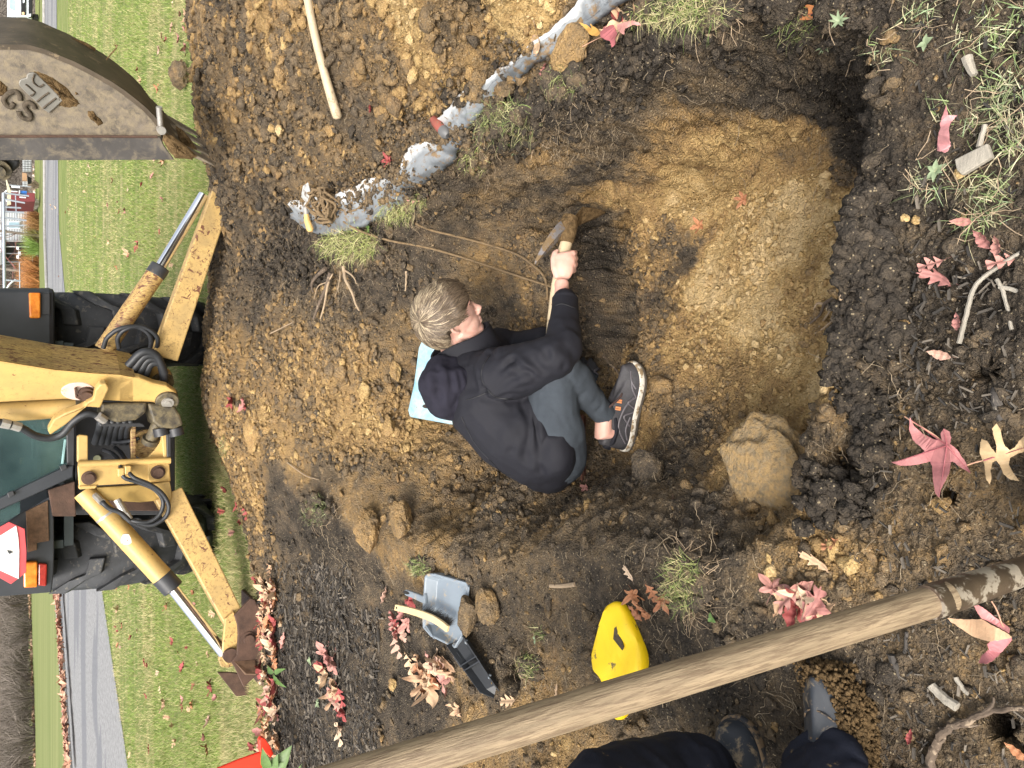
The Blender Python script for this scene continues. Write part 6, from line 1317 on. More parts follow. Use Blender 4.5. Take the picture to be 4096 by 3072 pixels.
# ================================================================ LAWN, ROAD AND WHAT LIES BEYOND
def strip(name, A, B, mat, dz=0.0, nx=60, ny=10, kind='structure', curb=None):
    A = np.array(A, float); B = np.array(B, float)
    def samp(P, n):
        s = np.r_[0, np.cumsum(np.hypot(*np.diff(P, axis=0).T))]; t = np.linspace(0, s[-1], n); return np.stack([np.interp(t, s, P[:, 0]), np.interp(t, s, P[:, 1])], 1)
    a, b = samp(A, nx), samp(B, nx); t = np.linspace(0, 1, ny)[None, :, None]; P = a[:, None] * (1 - t) + b[:, None] * t; P = P.reshape(-1, 2)
    V = np.concatenate([P, (zfar(P[:, 0], P[:, 1]) + dz)[:, None]], 1); i = np.arange(nx * ny).reshape(nx, ny)
    F = np.stack([i[:-1, :-1], i[1:, :-1], i[1:, 1:], i[:-1, 1:]], 2).reshape(-1, 4)
    o = npmesh(name, V, F, mat); tag(o, kind=kind); return o
NEAR_E = [(-13, -2), (-8, 5.6), (-5.2, 10.8), (-3.65, 13.8), (.5, 21.5), (5.5, 29.5), (14.6, 32.5), (34, 35)]
FAR_E = [(-26, -2), (-16, 10), (-9.7, 20.2), (-6.5, 25.2), (0, 36), (8.5, 45.5), (20, 47.5), (48, 50)]
# big lawn sheet round the near ground
X_ = np.unique(np.r_[-90, -60, np.linspace(-40, -2.61, 40), -2.6, np.linspace(-2.0, 3.0, 6), 3.6, np.linspace(4.5, 60, 40), 90]); Y_ = np.unique(np.r_[-30, -8, .14, np.linspace(1, 8, 8), 8.2, np.linspace(9, 60, 60), 75, 120])
gx, gy = np.meshgrid(X_, Y_); V = np.stack([gx.ravel(), gy.ravel(), zfar(gx, gy).ravel() - .006], 1); i = np.arange(gx.size).reshape(gx.shape)
F = np.stack([i[:-1, :-1], i[:-1, 1:], i[1:, 1:], i[1:, :-1]], 2).reshape(-1, 4); cxy = V[F].mean(1)
yt = ys[-1]; keep = ~((cxy[:, 0] > -2.6) & (cxy[:, 0] < 3.6) & (cxy[:, 1] > .14) & (cxy[:, 1] < 8.19)) ; F = F[keep]
F = F[V[F].mean(1)[:, 1] > 0] if False else F
o = npmesh('lawn', V, F, m_lawn); tag(o, kind='structure')
m_road, nt_, b_, v_ = newmat('asphalt', .9, 0, .3)
c = ramp(nt_, noise(nt_, v_, 12, 9, .85), [(.35, (.11, .11, .112)), (.65, (.31, .31, .31))])
mp = nt_.nodes.new('ShaderNodeMapping'); mp.inputs['Rotation'].default_value = (0, 0, R(-62)); mp.inputs['Scale'].default_value = (.12, .55, 1); nt_.links.new(v_, mp.inputs[0])
c = mix(nt_, ramp(nt_, noise(nt_, mp.outputs[0], 1.0, 3, .5, .6), [(.53, 0.0), (.56, .7)]), c, (.12, .125, .14))
nt_.links.new(c, b_.inputs['Base Color']); bump(nt_, b_, noise(nt_, v_, 60, 4), .4, .02)
strip('road', NEAR_E, FAR_E, m_road, .004, 90, 8)
m_kerb = simple('concrete_kerb', (.30, .29, .27), .9, 0, .2, 4, .3, 20)
K0 = [(x - .0, y) for x, y in FAR_E]; K1 = [(x - .55, y + .35) for x, y in FAR_E]
kb = strip('kerb', K0, K1, m_kerb, .11, 90, 2); m = kb.modifiers.new('s', 'SOLIDIFY'); m.thickness = .14; m.offset = -1
m_lawn2, nt_, b_, v_ = newmat('verge_turf', .9, 0, .2)  # green turf of the verge with long streaks
mp = nt_.nodes.new('ShaderNodeMapping'); mp.inputs['Rotation'].default_value = (0, 0, R(-62)); mp.inputs['Scale'].default_value = (.06, .9, 1); nt_.links.new(v_, mp.inputs[0])
c = ramp(nt_, noise(nt_, mp.outputs[0], 1.2, 5, .6), [(.35, (.12, .15, .05)), (.65, (.21, .215, .09))]); c = mix(nt_, ramp(nt_, noise(nt_, v_, 14, 6, .7), [(.45, 0.0), (.8, .6)]), c, (.10, .16, .03))
nt_.links.new(c, b_.inputs['Base Color'])
L1 = [(-60, -2), (-45, 25), (-26, 42), (-12.5, 50.5), (0, 54), (12, 53), (30, 53), (60, 54)]
strip('verge_lawn', K1, L1, m_lawn2, .10, 80, 10)
# grass blades over the lawn
def inroad(x, y):
    e = np.interp(y, [p[1] for p in NEAR_E], [p[0] for p in NEAR_E]); return x < e
N = 420000; e = rng.uniform(math.atan2(1.35, 24), math.atan2(1.35, 4.4), N); y = 1.35 / np.tan(e); x = rng.uniform(-.62, .62, N) * (y * .82 + .8)
li = Lf(np.clip(x, -2.6, 3.6), np.clip(y, .2, 8.1)); k = ((y > 8.1) | (np.abs(x) > 3.6) | (x < -2.6) | (li > -.03 * rng.random(N))) & ~inroad(x, y) & (y > 4.4)
k &= ~((x < -2.6) & (y < 4.5)); x, y = x[k], y[k]; zc = y * .814 + .8
sx = np.stack([x * .5, y * 3.0, 0 * x], 1); st_ = fbm(sx, .55, 4, 700); cl = fbm(np.stack([x, y, 0 * x], 1), 1.6, 3, 710); k = rng.random(len(x)) < .45 + .5 * sst(-.4, .3, cl - .6 * st_)
x, y, zc, st_, cl = x[k], y[k], zc[k], st_[k], cl[k]; n = len(x)
z = np.where((np.abs(x) < 2.5) & (y < 8.1), Hf(np.clip(x, -2.6, 3.6), np.clip(y, .2, 8.1)), zfar(x, y)); P0_ = np.stack([x, y, z - .004], 1)
a = rng.uniform(0, 6.283, n); hgt = rng.uniform(.018, .05, n); lean = rng.normal(0, .55, (n, 2)); wdt = .0011 * np.maximum(1, zc / 3.6)
sd_ = np.stack([np.cos(a), np.sin(a), 0 * a], 1) * wdt[:, None]; tip = P0_ + np.stack([lean[:, 0] * hgt, lean[:, 1] * hgt, hgt], 1)
V = np.stack([P0_ - sd_, P0_ + sd_, tip], 1).reshape(-1, 3); F = np.arange(n * 3).reshape(-1, 3)
g1_ = np.array([.135, .215, .035]); g2_ = np.array([.27, .34, .085]); tn = np.array([.48, .42, .21]); u = rng.random(n)[:, None]; c = g1_ * u + g2_ * (1 - u)
dry = (rng.random(n) < np.clip(.28 + .55 * sst(-.1, .5, st_), 0, .85))[:, None]; c = np.where(dry, tn * (.7 + .5 * u), c)
m_blade = attrmat('grass_blades', rough=.6, var=.1, scale=3, bmp=0, spec=.3)
o = npmesh('lawn_grass', V, F, m_blade, smooth=False, attrs={'Col': np.repeat(c, 3, 0)}); tag(o, 'mown autumn lawn grass, green with straw-coloured streaks', 'grass', kind='stuff')
# ---- sod clumps with grass on the rim of the pit
def tuft(name, label, px, py, rpx, rpy, n, hmin, hmax, colr, drop=.0, lift=.0, cat='grass tuft', clump=None, seed=0, wd=.0012, droop=.6, och=.15, roots=40):
    r_ = np.random.default_rng(seed + 200); c0 = T(px, py); tf = empty(name, tuple(c0), label, cat)
    if clump:
        pts = []; 
        for k in range(clump[0]):
            a_ = r_.uniform(0, 6.283); q = math.sqrt(r_.random()); pts.append(T(px + rpx * q * math.cos(a_), py + rpy * q * math.sin(a_)) + np.array([0, 0, clump[2] * r_.random()]))
        P = np.array(pts); rd = clump[1] * r_.uniform(.45, 1.1, len(P)); V, F, nv = lumps(P, rd, 2, .35)
        o = npmesh('sod', V, F, m_clod, attrs={'och': np.repeat(np.clip(och + r_.normal(0, .06, len(P)), 0, 1), nv)}); put(o, tf)
    V, F, C_ = [], [], []; k3 = 0; g = []
    for i in range(n):
        a_ = r_.uniform(0, 6.283); q = r_.random() ** .6; p = T(px + rpx * q * math.cos(a_), py + rpy * q * math.sin(a_)) + np.array([0, 0, lift + (clump[2] * .9 + clump[1] * .3 if clump else 0) * r_.uniform(.5, 1)])
        h = r_.uniform(hmin, hmax); d = nrm(np.array([r_.normal() * .5, r_.normal() * .5, 1.0])); b = nrm(np.array([r_.normal() - .6 * drop, r_.normal() - .3 * drop, -.2])); w_ = wd * r_.uniform(.6, 1.4); s_ = nrm(np.cross(d, r_.normal(size=3)))
        cc = np.array(colr[r_.integers(len(colr))]) * r_.uniform(.7, 1.25); pt = [p]
        for s in range(4): t = (s + 1) / 4; pt.append(pt[-1] + nrm(d + b * droop * 2.2 * t + np.array([0, 0, -droop * t * t * 1.2])) * h / 4)
        for s in range(5): w2 = w_ * (1 - s / 4.6); V += [pt[s] - s_ * w2, pt[s] + s_ * w2]; C_ += [cc, cc]
        for s in range(4): o_ = k3 + 2 * s; F.append((o_, o_ + 1, o_ + 3, o_ + 2))
        k3 += 10
    o = npmesh('blades', V, np.array(F), m_blade, smooth=False, attrs={'Col': np.array(C_)}); put(o, tf)
    if roots:
        V, F = [], []; k3 = 0
        for i in range(roots):
            a_ = r_.uniform(0, 6.283); p = T(px + rpx * 1.1 * math.cos(a_), py + rpy * 1.1 * math.sin(a_)) + np.array([0, 0, .02]); d = nrm(np.array([r_.normal(), r_.normal(), -.3])); h = r_.uniform(.03, .09); s_ = nrm(np.cross(d, r_.normal(size=3))) * .0007
            for s in range(5): V += [p - s_, p + s_]; p = p + d * h / 4; d = nrm(d + r_.normal(size=3) * .4)
            for s in range(4): o_ = k3 + 2 * s; F.append((o_, o_ + 1, o_ + 3, o_ + 2))
            k3 += 10
        o = npmesh('roots', V, np.array(F), m_root, smooth=False); put(o, tf)
    return tf
YG = [(.42, .44, .16), (.30, .36, .10), (.55, .50, .26), (.24, .28, .09), (.50, .44, .24)]; GG = [(.17, .22, .07), (.30, .32, .13), (.42, .38, .20), (.13, .17, .05)]; DG = [(.45, .38, .20), (.30, .32, .12), (.14, .2, .05)]
tuft('grass_sod', 'bright yellow-green grass sod drooping over the far corner of the pit', 1430, 985, 130, 62, 950, .04, .10, YG, 1, .0, 'grass sod', (70, .034, .04), 1, .0012, .7)
tuft('grass_sod', 'small fresh green sod just past the rope on the rim', 1620, 845, 70, 42, 600, .04, .09, YG, 1, .0, 'grass sod', (36, .026, .03), 2, .0011, .7)
tuft('grass_sod', 'small tuft of yellow grass under the red leaf beside the tarp', 1700, 805, 34, 26, 260, .03, .07, YG, 1, .0, 'grass sod', (16, .02, .02), 3, .001, .7)
tuft('grass_sod', 'ragged green-brown sod with clover hanging in the middle of the right rim', 2080, 500, 130, 80, 520, .03, .08, GG, 1, .0, 'grass sod', (90, .034, .05), 4, .0012, .7, roots=130)
tuft('grass_sod', 'small sod of straw-coloured grass below the red knob', 1930, 640, 60, 60, 220, .03, .06, YG, 1, .0, 'grass sod', (40, .028, .03), 5, .001, .7, och=.28)
tuft('grass_sod', 'dark sod crowned with fresh blades near the top end of the tarp', 2290, 330, 80, 60, 160, .03, .06, GG, 1, .0, 'grass sod', (60, .034, .04), 6, .001, .7, roots=90)
tuft('grass_sod', 'wide fringe of long dry and green grass at the top of the pit wall', 2760, 65, 190, 50, 620, .03, .08, DG + YG[2:], 1, .0, 'grass sod', (90, .03, .03), 7, .0011, .8, roots=120)
tuft('grass_sod', 'fringe of grass blades on the crumbling corner behind the orange leaf', 3230, 110, 110, 60, 240, .025, .055, GG, 0, .0, 'grass sod', (50, .02, .02), 8, .0011, .5, roots=60)
tuft('grass_sod', 'rooty dark sod with small leaves on the shelf right of the yellow pad', 2770, 2330, 70, 110, 420, .03, .06, DG, 0, .0, 'grass sod', (70, .026, .03), 9, .001, .5, roots=150)
tuft('grass_sod', 'tiny green grass plant between the pad and the black trough', 2160, 2530, 30, 26, 26, .03, .055, GG, 0, .0, 'grass tuft', None, 10, .0012, .5, roots=0)
tuft('grass_sod', 'grassy clump sinking into the dark gap beside the shovel handle', 2140, 2660, 50, 50, 120, .025, .05, DG, 0, .0, 'grass sod', (40, .022, .02), 11, .001, .5)
tuft('grass_sod', 'mossy clump at the left shoulder of the spoil slope', 1290, 2040, 60, 60, 260, .02, .04, [(.26, .28, .14), (.16, .2, .07)], 0, .0, 'grass sod', (60, .03, .04), 12, .001, .5)
tuft('grass_sod', 'green weeds in dark crumbly soil behind the dustpan', 1700, 2265, 50, 30, 160, .03, .05, GG, 0, .0, 'grass sod', (40, .022, .02), 13, .0013, .5)
tuft('grass_tuft', 'few dry blades at the foot of the far spoil slope beside the lawn', 905, 1790, 20, 36, 120, .04, .08, DG, 0, .0, 'grass tuft', None, 14, .0014, .6, roots=0)
for k, (px, py, rx, ry, n, lb) in enumerate([(3980, 130, 170, 120, 240, 'scattered green blades in the near top right corner'), (4000, 380, 110, 120, 260, 'long flattened grass left of the grey bark stick'), (3830, 480, 90, 90, 120, 'dry straw tuft above the rolled pink leaf'), (3720, 720, 80, 70, 130, 'straw-coloured tuft at the rim below the rolled pink leaf'),
    (3960, 760, 110, 90, 190, 'dry grass around the weathered wood block'), (4040, 560, 50, 80, 120, 'green blades touching the upper side of the wood block'), (3900, 900, 110, 60, 90, 'thin dry blades over the litter at the right'), (3520, 230, 70, 60, 50, 'sparse blades at the edge of the crumbling hole'), (3680, 60, 90, 60, 70, 'small pale-leaved tuft near the picture top')]):
    tuft('grass_tuft', lb, px, py, rx, ry, int(n * .62), .02, .06, [(.42, .37, .22), (.26, .31, .14), (.20, .26, .10), (.50, .46, .30), (.26, .34, .18)], 0, .0, 'grass tuft', None, 30 + k, .0010, 1.2, roots=10)
# small weeds: rosettes of oval leaves
m_leafg = simple('green_leaf', (.085, .15, .035), .5, 0, .25, 30, .1, 90)
m_leafp = simple('pale_green_leaf', (.20, .25, .14), .6, 0, .2, 30, .1, 90)
def oval(mb, p, d, L, w_, up=np.array([0, 0, 1.0]), curl=.2, pt=1.0):
    d = nrm(d); s = nrm(np.cross(d, up)); u = np.cross(s, d); V = []; n = 8
    for i in range(n + 1):
        t = i / n; wd2 = w_ * math.sin(math.pi * min(1, t ** .75 * .97 + .02)) * (1 - .25 * t * pt); c_ = p + d * L * t + u * (curl * L * (t - t * t * 1.6))
        V += [c_ - s * wd2 + u * wd2 * .35, c_, c_ + s * wd2 + u * wd2 * .35]
    mb.add(V, [(i * 3 + k, i * 3 + k + 1, i * 3 + k + 4, i * 3 + k + 3) for i in range(n) for k in range(2)])
def weed(label, px, py, n, L, w_, mat, seed, name='weed', up=.35, h0=.012, cat='weed'):
    r_ = np.random.default_rng(seed); p = T(px, py, h0); wdp = empty(name, tuple(p), label, cat)
    for i in range(n):
        a_ = 6.283 * i / n + r_.uniform(-.3, .3); mb = MB(); oval(mb, p, np.array([math.cos(a_), math.sin(a_), up + r_.uniform(-.15, .3)]), L * r_.uniform(.7, 1.15), w_ * r_.uniform(.8, 1.1)); mb.build('leaf', mat, wdp, smooth=True)
    return wdp
for k, (lb, px, py, n, L, w_, mt) in enumerate([('narrow-leaved pale weed rosette under the orange leaf', 3320, 195, 11, .024, .0035, m_leafp), ('pale weed spray right of the narrow-leaved rosette', 3375, 95, 9, .022, .0035, m_leafp), ('clover leaves on the ragged sod of the right rim', 2085, 600, 6, .03, .010, m_leafp), ('light green seedling at the tip of the ragged sod', 2070, 565, 5, .028, .009, m_leafg),
    ('round-leaved seedling beside the tarp below the rope coil', 1490, 905, 6, .03, .013, m_leafg), ('pair of pale broad leaves in the near grass', 3715, 180, 4, .018, .006, m_leafp), ('grey-green seedling in the dark mulch near the two red leaves', 1255, 2640, 7, .035, .011, m_leafp), ('spreading seedling in the mulch at the leaf pile', 1285, 2810, 8, .03, .009, m_leafp),
    ('yellow-green leaf sprig under the rooty sod on the shelf', 2862, 2470, 3, .018, .007, m_leafg), ('round clover leaf in the rooty sod on the shelf', 2750, 2290, 3, .02, .009, m_leafp), ('small pale leaf at the tiny grass plant', 2155, 2556, 2, .018, .007, m_leafp), ('seedling sprouting in the dark near soil by the clover', 3760, 690, 6, .02, .006, m_leafp)]):
    weed(lb, px, py, n, L, w_, mt, 60 + k)
# leafy plant and red plastic at the lower left of the picture
rd = empty('red_plastic_sheet', tuple(G(960, 3040, .05)), 'bright red plastic scoop edge poking in behind green leaves beside the mulch', 'plastic scoop')
m_redp = simple('red_plastic', (.80, .045, .022), .4, 0, .05, 8, .05, 40)
mb = MB(); mb.prism([PY(a, b, 4.05) for a, b in [(868, 3076), (955, 3040), (1046, 3008), (1052, 3130), (840, 3130)]], (0, .02, 0)); mb.build('panel', m_redp, rd, bevel=.006)
mb = MB(); mb.prism([PY(a, b, 4.0) for a, b in [(1040, 3012), (1038, 2962), (1048, 2952), (1060, 2955), (1082, 2985), (1096, 3016), (1082, 3032), (1062, 3010), (1048, 2996), (1046, 3012)]], (0, .04, 0)); mb.build('lip', m_redp, rd, bevel=.006)
gl = empty('leafy_plant', tuple(G(1100, 3060, 0)), 'leafy green plant with broad veined leaves at the edge of the mulch bed', 'plant')
for q0, q1, w_ in (((1075, 3076), (1048, 2996), .030), ((1085, 3080), (1110, 3020), .032), ((1095, 3085), (1165, 2985), .045), ((1100, 3090), (1150, 3045), .035), ((1200, 3090), (1210, 3055), .02)):
    a_, b_2 = PY(q0[0], q0[1], 3.95), PY(q1[0], q1[1], 3.9); mb = MB(); d = b_2 - a_; oval(mb, a_, d, np.linalg.norm(d), w_, up=np.array([.1, -.8, .5]), curl=.1); mb.build('leaf', m_leafg, gl, smooth=True)
lf = empty('green_leaf_pair', tuple(T(1100, 2680)), 'pair of broad green leaves fallen among the brown leaf litter', 'leaves')
for q0, q1, w_ in (((1124, 2684), (1078, 2652), .024), ((1120, 2690), (1158, 2748), .022), ((1125, 2685), (1156, 2672), .017)):
    a_, b_2 = T(*q0, .04), T(*q1, .03); mb = MB(); d = b_2 - a_; oval(mb, a_, d, np.linalg.norm(d), w_, curl=.15); mb.build('leaf', m_leafg, lf, smooth=True)
# ---- mulch on the left shelf and woody litter near the camera
def chips(name, label, boxes, mat, n_, Lr, seed):
    r_ = np.random.default_rng(seed); V, F = [], []; k8 = 0
    for (x0, x1, y0, y1, n, sc_) in boxes:
        for i in range(n):
            px, py = r_.uniform(x0, x1), r_.uniform(y0, y1); p = G(px, py, 0); p = np.array([p[0], p[1], Hf(p[0], p[1])[0] + .006 + .006 * r_.random()])
            a_ = r_.normal(.0, .9); d = np.array([math.cos(a_), math.sin(a_), r_.normal(0, .18)]); d = nrm(d); s = nrm(np.cross(d, [0, 0, 1])); u = np.cross(s, d); L = Lr[0] + (Lr[1] - Lr[0]) * r_.random() ** 2.5; L *= sc_; w_ = L * r_.uniform(.06, .22); h = .0015 + w_ * .2
            q = []
            for sz in (-1, 1):
                for sx_, sy_ in ((-1, -1), (1, -1), (1, 1), (-1, 1)): q.append(p + d * sx_ * L / 2 * (1 if sy_ > 0 else r_.uniform(.7, 1)) + s * sy_ * w_ / 2 + u * sz * h)
            V += q; F += [(k8 + a, k8 + b, k8 + c_, k8 + d_) for a, b, c_, d_ in ((3, 2, 1, 0), (4, 5, 6, 7), (0, 1, 5, 4), (1, 2, 6, 5), (2, 3, 7, 6), (3, 0, 4, 7))]; k8 += 8
    nb_ = k8 // 8; c = np.array([.03, .027, .024])[None] + r_.random((nb_, 1)) ** 2.4 * np.array([[.15, .125, .095]])
    o = npmesh(name, V, np.array(F), mat, smooth=False, attrs={'Col': np.repeat(c, 8, 0)}); return tag(o, label, 'mulch', kind='stuff')
m_chip = attrmat('bark_chips', rough=.9, var=.3, scale=60, bmp=.3)
chips('bark_mulch', 'dark shredded bark mulch on the bed left of the shelf', [(1130, 1420, 2250, 3080, 3000, .8), (1420, 1480, 2450, 3080, 500, .8), (1060, 1150, 2350, 3080, 700, 1)], m_chip, 0, (.015, .07), 5)
chips('wood_litter', 'small weathered wood chips strewn over the near ground', [(3560, 4096, 1000, 1700, 330, .62), (3500, 4096, 1700, 3072, 420, .5), (3300, 3700, 2500, 3072, 60, .5), (3650, 4096, 0, 1000, 160, .6)], m_chip, 0, (.008, .045), 6)
# ================================================================ FALLEN LEAVES
m_leaf = attrmat('dry_leaf', rough=.6, var=.12, scale=90, bmp=.3, bscale=160, spec=.35)
def leafmesh(kind, col, seed, curl=1.0):
    """a lobed leaf about 1 unit across; fan grid so that it can curl"""
    r_ = np.random.default_rng(seed); col = np.array(col); V, C_, F = [], [], []
    if kind == 'star':
        na, nr = 60, 5; lob = [0, 1.15, -1.15, 2.15, -2.15]; ll = [1, .92, .92, .6, .6]
        def rad(t):
            v = .20
            for l, q in zip(lob, ll):
                d = abs((t - l + math.pi) % (2 * math.pi) - math.pi); v = max(v, q * max(0, 1 - (d / .52)) ** .85 * .5 + .17 * (d < .5))
            return v
        ph = r_.uniform(0, 6); 
        for j in range(nr + 1):
            for i in range(na):
                t = 2 * math.pi * i / na; r = rad(t) * j / nr; v = min(abs((t - l + math.pi) % (2 * math.pi) - math.pi) for l in lob)
                V.append((r * math.cos(t), r * math.sin(t), 1.5 * curl * (.30 * r * r * math.sin(2 * t + ph) + .22 * r * r + .05 * math.sin(9 * r + 3 * t)))); C_.append(col * (.72 if v < .04 + .02 / (r + .1) and j > 0 else 1) * (1 + .25 * (r - .2)))
        F = [(j * na + i, (j + 1) * na + i, (j + 1) * na + (i + 1) % na, j * na + (i + 1) % na) for j in range(nr) for i in range(na)]
        st = [(-.10, 0, 0), (-.35, .03, .03), (-.55, .02, .08)]
    elif kind == 'oak':
        n = 40; m_ = 9
        for i in range(n + 1):
            t = i / n; w_ = .27 * math.sin(math.pi * min(1, t * .93 + .05)) * (1 + .0 * t); lobe = .5 + .5 * math.cos(2 * math.pi * (t * 3.6 + .1)); w_ = w_ * (.22 + .85 * lobe ** .8)
            for k in range(m_):
                s = (k - 4) / 4; y = s * w_; x = t - .5 + .12 * abs(s) * lobe
                V.append((x, y, curl * (.5 * y * y * 2 + .16 * math.sin(3 * t + seed) * (t - .5) + .3 * (t - .5) ** 2 + .03 * math.sin(20 * y)))); C_.append(col * (.7 if k == 4 else 1) * (.9 + .2 * abs(s)))
        F = [(i * m_ + k, i * m_ + k + 1, (i + 1) * m_ + k + 1, (i + 1) * m_ + k) for i in range(n) for k in range(m_ - 1)]; st = [(-.5, 0, 0), (-.6, .01, .02), (-.7, .02, .05)]
    else:
        n = 16; m_ = 7
        for i in range(n + 1):
            t = i / n; w_ = .21 * math.sin(math.pi * min(1, t ** .8)) * (1 + .06 * math.sin(40 * t))
            for k in range(m_): s = (k - 3) / 3; y = s * w_; V.append((t - .5, y, curl * (2.2 * y * y + .3 * (t - .5) ** 2 + .02 * math.sin(24 * t)))); C_.append(col * (.75 if k == 3 else 1) * (.9 + .15 * abs(s)))
        F = [(i * m_ + k, i * m_ + k + 1, (i + 1) * m_ + k + 1, (i + 1) * m_ + k) for i in range(n) for k in range(m_ - 1)]; st = [(-.5, 0, 0), (-.6, .01, .02), (-.7, .0, .04)]
    o_ = len(V)
    for k, p in enumerate(st):
        for a in (-.008, .008): V.append((p[0], p[1] + a, p[2])); C_.append(col * .55)
    F2 = [(o_ + 2 * k, o_ + 2 * k + 1, o_ + 2 * k + 3, o_ + 2 * k + 2) for k in range(2)]
    me = bpy.data.meshes.new('leaf'); me.from_pydata([tuple(map(float, p)) for p in V], [], [tuple(f) for f in F + F2]); me.update(); me.materials.append(m_leaf)
    at = me.attributes.new('Col', 'FLOAT_COLOR', 'POINT'); A = np.concatenate([np.clip(np.array(C_), 0, 1), np.ones((len(C_), 1))], 1).astype(np.float32); at.data.foreach_set('color', A.ravel())
    me.polygons.foreach_set('use_smooth', [True] * len(me.polygons)); return me
PINK = [(.42, .205, .17), (.36, .16, .14), (.46, .29, .22)]; TAN = [(.50, .34, .21), (.44, .28, .17), (.56, .41, .28)]; ORG = [(.40, .18, .085), (.34, .15, .075)]; RED = [(.30, .065, .06), (.24, .05, .045)]
BANK = {}
for nm_, cs in (('pink', PINK), ('tan', TAN), ('orange', ORG), ('red', RED)):
    BANK[nm_] = [leafmesh(k_, c_, 10 * i + j, 1.0 + .5 * j) for i, c_ in enumerate(cs) for j, k_ in enumerate(('star', 'oak', 'oval') if nm_ != 'tan' else ('oak', 'star', 'oak'))]
def put_leaf(me, p, size, yaw, tilt, label, group=None, n_=None):
    o = bpy.data.objects.new('fallen_leaf', me); COL.objects.link(o); zax = Vector(n_) if n_ is not None else Vector((0, 0, 1))
    zax = (zax + Vector((math.cos(yaw * 3) * tilt, math.sin(yaw * 3) * tilt, 0))).normalized(); xax = Vector((math.cos(yaw), math.sin(yaw), 0)); xax = (xax - zax * xax.dot(zax)).normalized(); yax = zax.cross(xax)
    Mx = Matrix((xax, yax, zax)).transposed().to_4x4(); Mx.translation = Vector(p); o.matrix_world = Mx @ Matrix.Scale(size, 4)
    return tag(o, label, 'leaf', group)
lr = np.random.default_rng(77)
def scatter(n, fpx, cols, size, label, group, lift=.02):
    for i in range(n):
        px, py = fpx(); q = G(px, py, 0); inn = abs(q[0]) < 2.5 and q[1] < 8; 
        if inn: p = T(px, py, lift * lr.uniform(.6, 1.4))
        else:
            p = G(px, py, 0)
            for _ in range(3): p = G(px, py, float(zfar(p[0], p[1])))
            p = p + np.array([0, 0, .03])
        nm_ = cols[lr.integers(len(cols))]; me = BANK[nm_][lr.integers(len(BANK[nm_]))]; s = size * lr.uniform(.7, 1.25)
        put_leaf(me, p, s, lr.uniform(0, 6.28), lr.uniform(0, .5), label, group)
U = lr.uniform
def lawn_xy():
    while True:
        px = 190 + 700 * U() ** 1.3; py = U(0, 3072)
        if 1150 < py < 2330 and px < 860: continue
        if py < 660 and px < 640: 
            if px < 250 + .3 * py + 150: continue
        if py > 2330 and px < 440 + .1 * (py - 2330): continue
        if px > 700 + .18 * max(0, py - 900): continue
        return px, py
scatter(105, lawn_xy, ['pink', 'tan', 'tan', 'orange', 'red'], .105, 'small dry maple or oak leaf lying on the mown lawn', 'leaves on the lawn', .03)
scatter(10, lambda: (U(880, 1010), U(1500, 2350)), ['pink', 'red'], .10, 'pink leaf on the shaded grass under the backhoe', 'leaves in the shade of the backhoe', .03)
scatter(95, lambda: (lr.normal(1098, 24), U(2270, 3060)), ['pink', 'tan', 'tan', 'orange', 'red'], .12, 'dry leaf in the row of litter between lawn and mulch', 'leaf litter along the mulch edge', .03)
scatter(10, lambda: (U(690, 780), U(10, 260)), ['pink', 'tan'], .11, 'pale leaf on the lawn close behind the spoil heap', 'leaves behind the spoil heap', .03)
def cluster(pts, cols, size, label, group):
    for k, (px, py) in enumerate(pts):
        nm_ = cols[k % len(cols)]; put_leaf(BANK[nm_][(k * 5) % len(BANK[nm_])], T(px, py, .012 + .008 * (k % 3)), size * U(.85, 1.15), U(0, 6.28), U(.1, .55), label, group)
cluster([(1640, 2490), (1628, 2455), (1615, 2500), (1625, 2540), (1600, 2525), (1610, 2580), (1650, 2400), (1560, 2378), (1600, 2470)], ['pink', 'pink', 'red', 'pink'], .10, 'pink leaf in the small row left of the dustpan', 'pink leaves left of the dustpan')
cluster([(1650, 2650), (1690, 2640), (1705, 2665), (1730, 2680), (1745, 2640), (1770, 2660), (1790, 2680), (1760, 2710), (1720, 2710), (1785, 2730), (1815, 2690), (1745, 2740), (1700, 2720), (1690, 2750), (1780, 2645), (1800, 2655)], ['tan', 'tan', 'orange', 'tan', 'pink'], .115, 'curled tan oak leaf in the heap beside the black trough', 'oak leaves heaped beside the trough')
cluster([(1305, 2610), (1300, 2660), (1320, 2700), (1335, 2740), (1350, 2780), (1370, 2810), (1380, 2850), (1375, 2900), (1360, 2760), (1345, 2660), (1330, 2620), (1385, 2780), (1365, 2930)], ['pink', 'red', 'tan', 'tan', 'pink'], .12, 'dry leaf caught along the step between mulch and shelf', 'leaves along the mulch step')
cluster([(3110, 2350), (3150, 2400), (3185, 2385), (3215, 2420), (3235, 2340), (3250, 2380), (3265, 2430), (3200, 2440), (3290, 2400), (3300, 2430)], ['pink', 'tan', 'pink', 'red'], .075, 'crumpled pink leaf in the pocket at the near left rim', 'leaves in the pocket at the near left rim')
cluster([(2545, 2375), (2570, 2440), (2640, 2365), (2660, 2400), (2615, 2450), (2590, 2425)], ['orange'], .06, 'brown oak leaf fragment around the dug spot by the yellow pad', 'oak leaf fragments by the yellow pad')
one = lambda nm_, k, px, py, size, yaw, tilt, label: put_leaf(BANK[nm_][k], T(px, py, .015), size, yaw, tilt, label)
one('tan', 4, 1845, 2840, .07, 1.0, .3, 'star-shaped tan leaf alone on the shelf under the shovel shaft')
one('tan', 0, 2050, 2800, .075, 2.0, .4, 'tan leaf beside the pointed end of the black trough')
one('tan', 0, 2242, 2765, .05, .3, .6, 'thin pale leaf sliver on the shelf above the shovel shaft')
one('tan', 6, 2530, 2290, .05, .8, .1, 'pale crumbled leaf on the trodden shelf above the pad')
